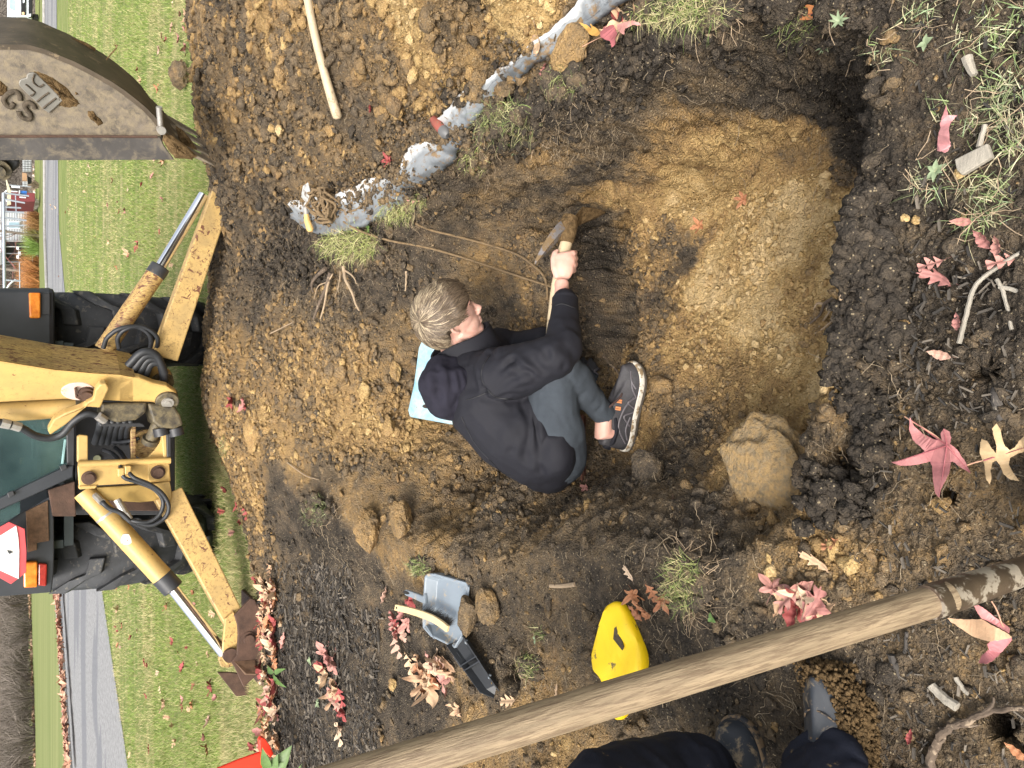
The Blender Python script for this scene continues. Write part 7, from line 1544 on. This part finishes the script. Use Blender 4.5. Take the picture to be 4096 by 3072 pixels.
one('orange', 0, 2810, 905, .055, 1.8, .4, 'orange-brown leaf on the dark patch of the pit floor')
one('orange', 3, 2985, 800, .05, 1.2, .5, 'small orange leaf on the ochre floor near the right wall')
one('pink', 0, 2355, 1950, .05, .2, .3, 'pinkish leaf in the soil just behind the seated person')
one('pink', 0, 2710, 2010, .035, .5, .4, 'tiny pink leaf on the dark soil left of the big rock')
one('red', 2, 1500, 437, .05, .6, .5, 'crimson leaf on the brown spoil past the end of the wooden handle')
one('red', 0, 1565, 645, .055, 1.6, .7, 'rust red curled leaf at the upper edge of the tarp')
one('pink', 1, 1680, 790, .09, 1.4, .6, 'long pink leaf with red stalks lying on the lower edge of the tarp')
one('orange', 1, 1850, 575, .06, .6, .5, 'orange leaf scrap by the grey knob')
one('pink', 5, 2200, 285, .06, .3, .5, 'pink leaf tucked between two clods below the tarp')
one('tan', 0, 2160, 165, .15, .5, .3, 'large tan leaf on the gravelly spoil above the tarp')
one('red', 1, 2480, 65, .10, .7, .6, 'dark pink curled leaf on the grass fringe')
one('tan', 3, 2560, 50, .13, .4, .5, 'big tan maple leaf on the grass fringe')
one('tan', 1, 2520, 100, .10, 1.9, .5, 'orange-tan leaf between the pink leaves of the fringe')
one('pink', 2, 1815, 2555, .05, 1, .4, 'pink scrap of leaf at the tip of the dustpan')
one('orange', 4, 3345, 2175, .045, 2.2, .6, 'curled orange-brown leaf at the crest of the near rim')
one('tan', 0, 3280, 2240, .07, 1.0, .5, 'tan leaf draped over ochre grit at the near left rim')
one('red', 2, 3660, 2940, .03, .2, .6, 'small crimson curled leaf on the near ground right of the boot')
one('orange', 2, 4085, 2990, .04, 1.1, .2, 'orange scrap of leaf in the bottom right corner')
one('pink', 1, 3745, 1060, .05, 2.0, .5, 'pink leaf half buried in the near litter by the dark pebble')
one('pink', 4, 3770, 1110, .06, 1.0, .5, 'crumpled pink leaf at the upper end of the thin stalks')
one('pink', 5, 3850, 1290, .035, .3, .4, 'small rose leaf below the crossing stalks')
one('pink', 2, 3860, 890, .035, 1.3, .5, 'dull red rolled leaf in the near grass')
one('pink', 5, 3950, 960, .045, .7, .4, 'broad dark red leaf under dry sticks near the right edge')
one('pink', 2, 4010, 990, .04, .4, .5, 'long curled rose leaf at the right edge')
one('pink', 1, 4025, 1050, .05, 1.9, .4, 'pink leaf tip at the right picture edge above the sticks')
one('pink', 8, 3775, 1415, .04, 1.2, .4, 'faded rose leaf fragment on yellow grit')
# leaves traced from the photo, close to the camera
def traced(label, outline, col, heights=None, dome=.006, th=.0006, veins=(), stalk=None, lift=.018):
    cpx = np.mean([p[0] for p in outline]); cpy = np.mean([p[1] for p in outline]); c0 = T(cpx, cpy, lift); zc0 = c0[2]
    P = []; n = len(outline)
    for i in range(n):
        a, b = np.array(outline[i], float), np.array(outline[(i + 1) % n], float)
        for s in range(4):
            q = a + (b - a) * s / 4 + lr.normal(0, .9, 2) * (s > 0); P.append(q)
    import bmesh
    bm = bmesh.new(); h = lambda q: zc0 + dome * math.sin(q[0] * .035 + 1) + dome * .8 * math.sin(q[1] * .05) + .00012 * math.hypot(q[0] - cpx, q[1] - cpy)
    vs = [bm.verts.new(tuple(G(q[0], q[1], h(q)))) for q in P]; f = bm.faces.new(vs); bmesh.ops.triangulate(bm, faces=[f]); bmesh.ops.subdivide_edges(bm, edges=bm.edges[:], cuts=1, use_grid_fill=False)
    me = bpy.data.meshes.new('fallen_leaf'); bm.normal_update(); bm.to_mesh(me); bm.free(); me.materials.append(m_leaf)
    o = bpy.data.objects.new('fallen_leaf', me); COL.objects.link(o); m = o.modifiers.new('s', 'SOLIDIFY'); m.thickness = th
    V = getco(o); cc = np.array(col) * .80 * (1 + .35 * fbm(V, 30, 4, 3))[:, None]; addattr(o, 'Col', np.clip(cc, 0, 1)); tag(o, label, 'leaf')
    for (a, b) in veins:
        mb = MB(); q = [np.array(a) + (np.array(b) - np.array(a)) * t for t in np.linspace(0, 1, 6)]; mb.tube([G(x, y, h((x, y)) + .0012) for x, y in q], [.0012, .0011, .001, .0008, .0006, .0004], 5); mb.build('vein', m_vein, o, smooth=True)
    if stalk: mb = MB(); q = spline([np.array([x, y, 0.]) for x, y in stalk], 4); mb.tube([G(p[0], p[1], zc0 + .004) for p in q], .0012, 6); mb.build('stalk', m_stalk, o, smooth=True)
    return o
m_vein = simple('leaf_vein', (.30, .08, .09), .6, bmp=0); m_stalk = simple('leaf_stalk', (.50, .28, .18), .6, bmp=0)
c_ = (3788, 1782)
traced('large rose-red star leaf lying face up on the near soil', [(3640, 1668), (3657, 1705), (3690, 1735), (3735, 1757), (3768, 1762), (3763, 1735), (3775, 1714), (3796, 1725), (3806, 1752), (3800, 1775), (3830, 1800), (3858, 1840), (3884, 1894), (3845, 1872), (3812, 1846), (3803, 1848), (3798, 1890), (3778, 1930), (3762, 1962), (3757, 1991), (3740, 1968), (3733, 1920), (3730, 1870), (3722, 1846), (3690, 1853), (3640, 1862), (3600, 1862), (3566, 1850), (3620, 1838), (3670, 1822), (3700, 1805), (3680, 1785), (3650, 1760), (3636, 1715)], (.46, .185, .18),
       veins=[(c_, (3645, 1680)), (c_, (3775, 1722)), (c_, (3878, 1888)), (c_, (3757, 1985)), (c_, (3575, 1850))], stalk=[c_, (3745, 1745), (3690, 1710), (3655, 1690), (3618, 1666)])
traced('tan oak leaf with deep lobes beside the large rose-red leaf', [(3985, 1693), (4002, 1718), (4010, 1760), (4020, 1785), (4038, 1800), (4060, 1790), (4075, 1765), (4110, 1735), (4120, 1800), (4075, 1812), (4040, 1832), (4035, 1858), (4052, 1890), (4078, 1924), (4045, 1920), (4015, 1898), (4000, 1862), (3985, 1842), (3970, 1850), (3962, 1880), (3966, 1915), (3960, 1938), (3945, 1915), (3940, 1880), (3936, 1850), (3920, 1815), (3922, 1775), (3928, 1755), (3950, 1765), (3968, 1795), (3985, 1812), (3986, 1785), (3975, 1745), (3968, 1715)], (.60, .42, .23), veins=[((3935, 1842), (4100, 1790))], stalk=[(3935, 1842), (3900, 1850), (3866, 1862)])
traced('peach-coloured half of the folded leaf under the shovel socket', [(3788, 2472), (3830, 2476), (3880, 2478), (3925, 2476), (3965, 2500), (4005, 2520), (4034, 2536), (4048, 2550), (4000, 2560), (3960, 2566), (3940, 2562), (3890, 2545), (3845, 2515), (3810, 2492)], (.66, .42, .25), stalk=[(4035, 2532), (4010, 2500), (3995, 2460), (3982, 2430), (3966, 2405)])
traced('narrow pink lobe pointing from the folded leaf toward the socket', [(3893, 2420), (3915, 2420), (3945, 2440), (3985, 2472), (4020, 2498), (4040, 2515), (4036, 2534), (4000, 2512), (3960, 2490), (3925, 2472), (3908, 2445)], (.62, .25, .24), lift=.014)
traced('pink lower lobe of the folded leaf under the shovel', [(3968, 2558), (4010, 2556), (4046, 2545), (4048, 2560), (4010, 2605), (3975, 2640), (3945, 2656), (3915, 2652), (3930, 2620), (3955, 2600), (3950, 2575)], (.58, .21, .22), lift=.016)
traced('rolled pink leaf standing out on the near grass', [(3785, 420), (3792, 460), (3828, 462), (3802, 492), (3796, 510), (3798, 560), (3803, 580), (3795, 600), (3782, 612), (3762, 606), (3750, 604), (3752, 545), (3760, 520), (3762, 490), (3768, 470)], (.60, .27, .27), dome=.012, lift=.02)
traced('orange beech leaf at the picture top on the dark soil', [(3142, 66), (3160, 50), (3185, 35), (3230, 18), (3262, 22), (3294, 20), (3330, 26), (3350, 38), (3345, 52), (3325, 62), (3275, 76), (3220, 80), (3165, 82)], (.55, .22, .085), dome=.004, lift=.015, veins=[((3150, 70), (3345, 42))])
traced('crumpled red maple leaf perched on the rim next to the tarp end', [(2400, 130), (2420, 105), (2450, 92), (2462, 115), (2468, 135), (2462, 150), (2460, 180), (2448, 190), (2440, 165), (2425, 160), (2402, 150)], (.52, .16, .17), dome=.012, lift=.05, stalk=[(2405, 148), (2370, 165), (2330, 186)])
traced('yellow-orange maple scrap on the big ochre clod', [(2316, 88), (2345, 98), (2368, 118), (2362, 95), (2380, 110), (2394, 118), (2400, 135), (2385, 145), (2362, 140), (2340, 115)], (.60, .33, .08), dome=.008, lift=.08)
traced('salmon leaf leaning behind the red maple leaf', [(2468, 100), (2500, 88), (2530, 82), (2560, 92), (2565, 102), (2530, 100), (2500, 115), (2496, 140), (2480, 130), (2470, 118)], (.64, .30, .26), dome=.010, lift=.05)
# ================================================================ FAR BACKGROUND
def GZ(px, py, dz=0):
    p = G(px, py, 0)
    for _ in range(6): p = G(px, py, float(zfar(p[0], p[1])))
    return p + np.array([0, 0, dz])
m_wood, nt_, b_, v_ = newmat('winter_woodland', .95, 0, .1)
c = ramp(nt_, noise(nt_, v_, 5, 8, .8), [(.35, (.03, .026, .022)), (.5, (.10, .085, .072)), (.65, (.21, .185, .16))]); nt_.links.new(c, b_.inputs['Base Color']); bump(nt_, b_, noise(nt_, v_, 3, 6), 1, .3)
xs2 = np.linspace(-95, 110, 160); zs2 = np.linspace(-1, 22, 26); gx2, gz2 = np.meshgrid(xs2, zs2)
gy2 = 66 + .004 * (gx2 - 5) ** 2 * 0 + gz2 * 1.1 - np.clip((-gx2 - 8) * .32, 0, 14); P = np.stack([gx2.ravel(), gy2.ravel(), gz2.ravel()], 1); P[:, 1] += 2.2 * fbm(P, .22, 4, 800); P[:, 2] += 1.0 * fbm(P, .3, 3, 810) * (P[:, 2] > 0)
i = np.arange(gx2.size).reshape(gx2.shape); F = np.stack([i[:-1, :-1], i[:-1, 1:], i[1:, 1:], i[1:, :-1]], 2).reshape(-1, 4)
o = npmesh('wooded_hillside', P, F, m_wood); tag(o, 'grey-brown leafless woodland on the rising ground far behind', 'woodland', kind='stuff')
m_twig = attrmat('bare_twigs', rough=.9, var=.2, scale=4, bmp=0, spec=.1)
def twigs(seed, h, spread, n, col, w0=.012, lean=.25, bend=.25):
    r_ = np.random.default_rng(seed); V, F, C_ = [], [], []; k = 0
    for i in range(n):
        a = r_.uniform(0, 6.283); p = np.array([math.cos(a), math.sin(a), 0]) * spread * .35 * r_.random(); p[2] = r_.uniform(0, .25) * h; d = nrm(np.array([math.cos(a) * r_.uniform(0, spread / h) * 1.3, math.sin(a) * r_.uniform(0, spread / h) * 1.3, 1])); L = h * r_.uniform(.35, .9); cc = np.array(col) * r_.uniform(.6, 1.5); w_ = w0 * r_.uniform(.5, 1.5); s_ = nrm(np.cross(d, r_.normal(size=3)))
        for s in range(6): w2 = w_ * (1 - s / 5.5); V += [p - s_ * w2, p + s_ * w2]; C_ += [cc, cc]; p = p + d * L / 5; d = nrm(d + r_.normal(size=3) * bend)
        for s in range(5): o_ = k + 2 * s; F.append((o_, o_ + 1, o_ + 3, o_ + 2))
        k += 12
    return np.array(V), np.array(F), np.array(C_)
VAR = []
for s in range(4):
    V, F, C_ = twigs(900 + s, 3.4, 2.6, 520, (.17, .145, .125), .014, bend=.35); tw = npmesh('twigs', V, F, m_twig, smooth=False, attrs={'Col': C_}); me = tw.data; bpy.data.objects.remove(tw); VAR.append(me)
br_ = np.random.default_rng(41); k = 0
for i, (px, py) in enumerate([(118, 2420), (128, 2520), (122, 2610), (132, 2700), (138, 2790), (130, 2860), (142, 2950), (140, 3040), (105, 2470), (112, 2660), (118, 2750), (112, 2900), (120, 3000), (112, 2560)]):
    p = GZ(px + 8, py); 
    if i > 7: p = p + np.array([0, 3.5, .4])
    o = bpy.data.objects.new('bare_shrub', VAR[i % 4]); COL.objects.link(o); o.location = p; o.rotation_euler = (0, 0, i * 1.7); s = br_.uniform(.7, 1.15); o.scale = (s, s, s * br_.uniform(.7, 1.0)); tag(o, 'leafless grey-brown shrub in the thicket beyond the left-hand road', 'shrub', 'bare shrubs beyond the road')
def bare_tree(label, p, h, seed, col=(.28, .24, .20)):
    r_ = np.random.default_rng(seed); t = empty('bare_tree', tuple(p), label, 'tree'); mb = MB(); mb.tube([p, p + np.array([.1, 0, h * .4]), p + np.array([.0, 0, h * .75])], [h * .022, h * .016, h * .008], 8); mb.build('trunk', m_barkb, t, smooth=True)
    V, F, C_ = [], [], []; k = 0
    def rec(q, d, L, w_, dep):
        nonlocal k
        pts = [q]; 
        for s in range(4): d = nrm(d + r_.normal(size=3) * .18 + np.array([0, 0, .05])); pts.append(pts[-1] + d * L / 4)
        s_ = nrm(np.cross(d, r_.normal(size=3))); s2 = np.cross(d, s_); cc = np.array(col) * r_.uniform(.7, 1.25)
        for s in range(5): w2 = w_ * (1 - s / 7); V.extend([pts[s] - s_ * w2, pts[s] + s_ * w2, pts[s] + s2 * w2]); C_.extend([cc] * 3)
        for s in range(4): o_ = k + 3 * s; F.extend([(o_, o_ + 1, o_ + 4, o_ + 3), (o_ + 1, o_ + 2, o_ + 5, o_ + 4), (o_ + 2, o_, o_ + 3, o_ + 5)])
        k += 15
        if dep > 0:
            for _ in range(4): rec(pts[r_.integers(2, 5)], nrm(d + r_.normal(size=3) * .7), L * r_.uniform(.5, .75), w_ * .5, dep - 1)
    for i in range(9): rec(p + np.array([.03, 0, h * r_.uniform(.22, .7)]), nrm(np.array([r_.normal(), r_.normal(), .8])), h * r_.uniform(.22, .38), h * .007, 3)
    o = npmesh('crown', V, np.array(F), m_twig, smooth=False, attrs={'Col': np.array(C_)}); put(o, t); return t
m_barkb = simple('grey_bark', (.20, .17, .14), .9, 0, .3, 6, .5, 30)
bare_tree('pale bare tree with forked limbs behind the white pickup', GZ(150, 90) + np.array([0, 7, 0]), 8.5, 1, (.34, .29, .25))
bare_tree('second bare tree right behind the big bucket edge', GZ(150, 330) + np.array([0, 9, 0]), 9, 2)
bare_tree('thin reddish bare tree in front of the metal railing', GZ(165, 1080) + np.array([0, 1.5, 0]), 5.5, 3, (.26, .12, .11))
bare_tree('bare young tree before the grey-sided house', GZ(165, 935) + np.array([0, 1.0, 0]), 4.6, 4, (.20, .15, .13))
for i, (px, py, s) in enumerate([(150, 690, 1.2), (150, 520, 1.3), (150, 1030, 1.4), (148, 1130, 1.4), (150, 200, 1.4), (150, 20, 1.5), (150, 870, 1.2)]):
    o = bpy.data.objects.new('bare_shrub', VAR[(i + 1) % 4]); COL.objects.link(o); o.location = GZ(px, py) + np.array([0, 9, .3]); o.rotation_euler = (0, 0, i); o.scale = (s, s, s); tag(o, 'leafless brown shrub at the foot of the far right woodland', 'shrub', 'bare shrubs behind the yard')
# ornamental dry grasses and a green bush along the yard
for i, (px, py, h, c_, lb) in enumerate([(158, 815, .9, (.42, .40, .34), 'low grey-green shrub beside the red shed'), (160, 870, 1.2, (.42, .22, .10), 'orange-brown shrub nearest the red shed'), (162, 905, 1.1, (.40, .24, .11), 'russet shrub in front of the grey siding'), (162, 950, 1.2, (.28, .26, .10), 'olive-brown shrub under the tan planter'), (164, 995, 1.25, (.20, .30, .08), 'green arching shrub in the middle of the hedge row'), (162, 1050, 1.5, (.46, .22, .085), 'tall orange dry ornamental grass right of the white chairs'), (164, 1095, 1.5, (.46, .22, .09), 'middle clump of orange dry ornamental grass'), (165, 1145, 1.5, (.45, .21, .08), 'clump of orange dry grass next to the machine fender'), (156, 742, .7, (.30, .24, .18), 'small bare bush below the wooden steps')]):
    V, F, C_ = twigs(950 + i, h, h * .75, 420, c_, .014, bend=.14); p = GZ(px, py); V = V + p; o = npmesh('shrub', V, F, m_twig, smooth=False, attrs={'Col': C_}); tag(o, lb, 'shrub')
# white pickup seen from the front and the car behind it
m_white = simple('white_car_paint', (.72, .78, .84), .2, 0, .04, 3, 0, 10, spec=.6); m_cglass = simple('windscreen', (.30, .42, .50), .06, 0, .1, 2, 0, 10, spec=.9); m_cblk = simple('car_black', (.012, .012, .014), .45, 0, .2, 5, 0, 10)
YT = 52.0
def quad(name, pts, Y, th, mat, parent, bev=.03): mb = MB(); mb.prism([PY(a, b, Y) for a, b in pts], (0, th, 0)); return mb.build(name, mat, parent, bevel=bev)
tr_ = empty('pickup_truck', tuple(PY(154, 10, YT)), 'white pickup truck facing the camera on the road at the top left', 'truck')
def mir(pts, c=8): return pts + [(a, 2 * c - b) for a, b in reversed(pts)]
cy_ = 4
body_ = quad('body', mir([(62, 62 - 0), (78, 66), (112, 66), (126, 70), (130, 60)], cy_), YT, 5.4, m_white, tr_, .12)
quad('cab', mir([(29, 30), (36, 38), (62, 58)], cy_), YT + 1.3, 2.0, m_white, tr_, .10)
quad('windscreen', mir([(38, 33), (62, 44)], cy_), YT + 1.26, .05, m_cglass, tr_, .01)
quad('grille', mir([(84, 58), (104, 59)], cy_), YT - .06, .08, m_cblk, tr_, .02)
quad('grille_emblem', [(95 + 4 * math.cos(t), 4 + 8 * math.sin(t)) for t in np.linspace(0, 6.28, 14)[:-1]], YT - .10, .05, m_white, tr_, .004)
quad('headlight', [(88, 48), (98, 48), (98, 58), (88, 58)], YT - .08, .06, simple('lamp_amber', (.8, .5, .3), .2, bmp=0), tr_, .01); quad('headlight', [(88, -40), (98, -40), (98, -50), (88, -50)], YT - .08, .06, simple('lamp_amber2', (.8, .5, .3), .2, bmp=0), tr_, .01)
quad('bumper', mir([(114, 68), (130, 66)], cy_), YT - .14, .2, m_cblk, tr_, .03); quad('fog_lamp', [(114, 56), (124, 54), (124, 66), (114, 68)], YT - .16, .04, m_white, tr_, .01)
for s_ in (1, -1): quad('wheel', [(130, cy_ + s_ * 50), (154, cy_ + s_ * 52), (155, cy_ + s_ * 72), (134, cy_ + s_ * 70)], YT + .3, .7, m_cblk, tr_, .05)
quad('mirror', [(62, 58), (72, 56), (72, 68), (64, 68)], YT + 1.2, .12, m_cblk, tr_, .02)
cr_ = empty('parked_car', tuple(PY(148, 95, 56)), 'white vehicle parked half behind the pickup, seen at an angle', 'car')
quad('body', [(92, 78), (90, 100), (96, 118), (140, 122), (144, 80)], 56, 4.2, m_white, cr_, .12); quad('cabin', [(68, 86), (66, 112), (92, 118), (94, 78)], 56.6, 2.6, m_white, cr_, .12); quad('window', [(72, 80), (70, 92), (90, 96), (92, 82)], 56.5, .08, m_cglass, cr_, .01); quad('side_window', [(72, 98), (72, 112), (90, 116), (92, 100)], 56.5, .08, m_cblk, cr_, .01)
for b in (88, 112): quad('wheel', [(132, b - 6), (149, b - 6), (150, b + 7), (134, b + 7)], 55.9, .4, m_cblk, cr_, .04)
# yard: red shed, houses, railing, steps
m_shed = simple('barn_red', (.16, .03, .035), .8, 0, .2, 2, .1, 5); m_trim = simple('white_trim', (.72, .74, .78), .6, 0, .05, 2, 0, 5)
m_side, nt_, b_, v_ = newmat('grey_siding', .8, 0, .2); w = nt_.nodes.new('ShaderNodeTexWave'); w.bands_direction = 'Z'; w.inputs['Scale'].default_value = 2.2; nt_.links.new(v_, w.inputs[0]); nt_.links.new(ramp(nt_, w.outputs[0], [(.1, (.22, .24, .26)), (.35, (.48, .50, .52))]), b_.inputs['Base Color'])
m_metal = simple('galvanised_rail', (.36, .40, .45), .4, .5, .1, 2, 0, 5); m_timber = simple('tan_timber', (.34, .21, .12), .8, 0, .2, 2, .1, 5); m_roofg = simple('roof_shingle', (.16, .15, .16), .9, 0, .2, 2, .1, 5)
YS = 50.5
sh_ = empty('red_shed', tuple(PY(140, 790, YS)), 'small dark red barn-style shed with white trim', 'shed')
quad('wall', [(28, 770), (45, 768), (140, 772), (140, 806), (28, 806)], YS, 3, m_shed, sh_, .02)
for pts in ([(8, 776), (24, 760), (28, 760), (28, 764), (14, 778)], [(42, 763), (45, 763), (70, 764), (70, 768), (42, 767)], [(8, 774), (8, 786), (14, 790), (26, 806), (30, 806), (12, 780)], [(78, 786), (104, 788), (104, 792), (78, 790)]): quad('trim', pts, YS - .12, .1, m_trim, sh_, .01)
quad('roof', [(26, 758), (5, 778), (28, 810), (30, 758)], YS - .05, 3.2, m_roofg, sh_, .01)
hs_ = empty('house', tuple(PY(130, 880, 58)), 'grey-sided house with white window behind the metal railing', 'house')
quad('wall', [(-60, 806), (-60, 1010), (130, 1010), (130, 806)], 58, 6, m_side, hs_, .02)
for pts in ([(60, 808), (76, 808), (76, 822), (60, 822)], [(30, 885), (82, 885), (82, 915), (30, 915)], [(84, 930), (100, 930), (100, 944), (84, 944)]): f_ = quad('window', pts, 57.9, .08, m_trim, hs_, .01); c_x = (pts[0][0] + pts[1][0]) / 2; quad('pane', [(pts[0][0] + 4, pts[0][1] + 4), (pts[1][0] - 4, pts[1][1] + 4), (pts[2][0] - 4, pts[2][1] - 4), (pts[3][0] + 4, pts[3][1] - 4)], 57.84, .05, m_cglass, f_, .005)
hs2 = empty('porch', tuple(PY(130, 1000, 56)), 'dark open porch right of the grey-sided house', 'porch')
quad('back_wall', [(20, 960), (20, 1050), (135, 1050), (135, 960)], 57, 1, simple('porch_dark', (.06, .06, .065), .8), hs2, .01)
for b in (962, 985, 1012, 1046): quad('post', [(20, b), (135, b), (135, b + 3), (20, b + 3)], 55.9, .15, m_trim if b < 990 else m_metal, hs2, .01)
quad('roof', [(16, 955), (16, 1055), (24, 1055), (24, 955)], 55.8, 2, m_roofg, hs2, .01)
for i, (a, b, w_, h_, lb) in enumerate([(66, 985, 14, 12, 'white garden chair on the porch, left'), (72, 1005, 14, 14, 'white garden chair on the porch, middle'), (66, 1020, 14, 14, 'white garden chair on the porch, right'), (118, 1024, 22, 18, 'white round garden ornament in the hedge')]):
    ch = empty('garden_chair' if i < 3 else 'garden_ornament', tuple(PY(a + h_, b, 54)), lb, 'chair' if i < 3 else 'ornament')
    quad('backrest' if i < 3 else 'globe', [(a, b), (a, b + w_), (a + h_ * .6, b + w_), (a + h_ * .6, b)], 54, .08, m_trim, ch, .03); quad('seat' if i < 3 else 'base', [(a + h_ * .6, b - 1), (a + h_ * .6, b + w_ + 1), (a + h_ * .75, b + w_ + 1), (a + h_ * .75, b - 1)], 53.6, .45, m_trim, ch, .02)
    for q in (b, b + w_ - 2): quad('leg', [(a + h_ * .75, q), (a + h_ * .75, q + 2), (a + h_ * 1.2, q + 2), (a + h_ * 1.2, q)], 53.7, .05, m_trim, ch, .005)
rl = empty('metal_railing', tuple(PY(120, 950, 46)), 'tall galvanised pipe frame standing along the yard', 'railing')
def pipe(nm_, a, b, r=.055, Y=46): mb = MB(); mb.cyl(PY(a[0], a[1], Y), PY(b[0], b[1], Y), r, 8); mb.build(nm_, m_metal, rl, smooth=True)
pipe('top_rail', (14, 772), (18, 1190), .075)
for a, b, c_ in ((772, 784, 116), (796, 812, 100), (828, 832, 84), (846, 850, 96), (870, 882, 106), (905, 902, 96), (1120, 1124, 82)): pipe('post', (16, a), (c_, b), .05)
for a, b in (((78, 1050), (80, 1180)), ((62, 780), (66, 880))): pipe('rail', a, b, .025)
hp2 = empty('hoop', tuple(PY(60, 1140, 47)), 'pale bent plastic hoop by the railing', 'hoop'); mb = MB(); mb.tube(spline([PY(100, 1178, 47), PY(34, 1165, 47), (PY(36, 1140, 47)), PY(62, 1118, 47)], 6), .04, 8); mb.build('pipe', m_trim, hp2, smooth=True)
dk = empty('wooden_deck', tuple(PY(120, 690, 50)), 'tan timber deck panel with grey wooden steps', 'deck')
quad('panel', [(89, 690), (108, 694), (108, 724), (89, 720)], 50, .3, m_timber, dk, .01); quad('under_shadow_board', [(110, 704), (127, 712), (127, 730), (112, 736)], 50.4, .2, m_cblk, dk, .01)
for k in range(7): quad('step', [(90 + k * .2, 640 + k * 7), (126, 640 + k * 7), (126, 643 + k * 7), (90, 643 + k * 7)], 50.1, .2, m_side, dk, .005)
for k in range(3): quad('step', [(90, 726 + k * 7), (110, 726 + k * 7), (110, 730 + k * 7), (90, 730 + k * 7)], 50.1, .2, m_side, dk, .005)
sg_ = empty('yard_sign', tuple(PY(80, 745, 49)), 'white lettered board on posts left of the red shed', 'sign'); quad('board', [(46, 742), (80, 745), (80, 752), (46, 750)], 49, .06, m_trim, sg_, .005); quad('post', [(38, 738), (125, 746), (125, 749), (38, 741)], 49.1, .06, m_metal, sg_, .005)
bx = empty('blue_bin', tuple(PY(110, 768, 48.5)), 'bright blue bin in front of the red shed', 'bin'); quad('bin_body', [(80, 762), (108, 764), (108, 772), (80, 771)], 48.5, .5, simple('blue_plastic', (.03, .16, .55), .4, bmp=0), bx, .02); quad('lid', [(76, 761), (80, 761), (80, 773), (76, 773)], 48.4, .6, m_trim, bx, .01)
be = empty('leaning_beam', tuple(PY(42, 760, 47)), 'long pale tapered beam leaning across the yard above the shed', 'beam'); quad('timber', [(22, 712), (26, 714), (44, 765), (44, 818), (28, 822), (30, 766)], 47, .12, simple('pale_beam', (.52, .48, .34), .8, bmp=0), be, .01)
# yellow beam-like timber bottom of far lawn: leaf drift along the kerb and thicket edge
def drift(name, label, pts, n, w_, seed, cols):
    r_ = np.random.default_rng(seed); P = np.array([GZ(*p) for p in pts]); s = np.r_[0, np.cumsum(np.linalg.norm(np.diff(P, axis=0), axis=1))]; t = r_.uniform(0, s[-1], n); q = np.stack([np.interp(t, s, P[:, k]) for k in range(3)], 1); q[:, 0] += r_.normal(0, w_, n); q[:, 1] += r_.normal(0, w_, n); q[:, 2] += .03 + .03 * r_.random(n) + (.12 if 'kerb' in label else .1)
    a = r_.uniform(0, 6.28, n); L = r_.uniform(.05, .11, n); d = np.stack([np.cos(a), np.sin(a), r_.normal(0, .5, n)], 1) * L[:, None]; e_ = np.stack([-np.sin(a), np.cos(a), r_.normal(0, .5, n)], 1) * L[:, None] * .6
    V = np.stack([q - d, q + e_, q + d, q - e_], 1).reshape(-1, 3); c = np.array(cols)[r_.integers(0, len(cols), n)] * r_.uniform(.7, 1.2, (n, 1)); o = npmesh(name, V, np.arange(4 * n).reshape(-1, 4), m_leaf, smooth=False, attrs={'Col': np.repeat(c, 4, 0)}); tag(o, label, 'leaves', kind='stuff')
drift('leaf_drift', 'drift of brown leaves along the kerb of the road', [(252, 2340), (268, 2560), (285, 2800), (303, 3060)], 900, .16, 1, [(.42, .22, .14), (.50, .30, .2), (.3, .14, .1)])
drift('leaf_drift', 'line of brown leaves at the foot of the thicket', [(128, 2340), (136, 2560), (144, 2800), (152, 3060)], 1500, .35, 2, [(.36, .22, .14), (.44, .3, .2)])
drift('leaf_drift', 'pale leaves and gravel along the far road edge by the yard', [(143, 700), (146, 800), (152, 900), (158, 1000), (160, 1120)], 1200, .35, 3, [(.5, .42, .34), (.44, .3, .22), (.6, .55, .5)])
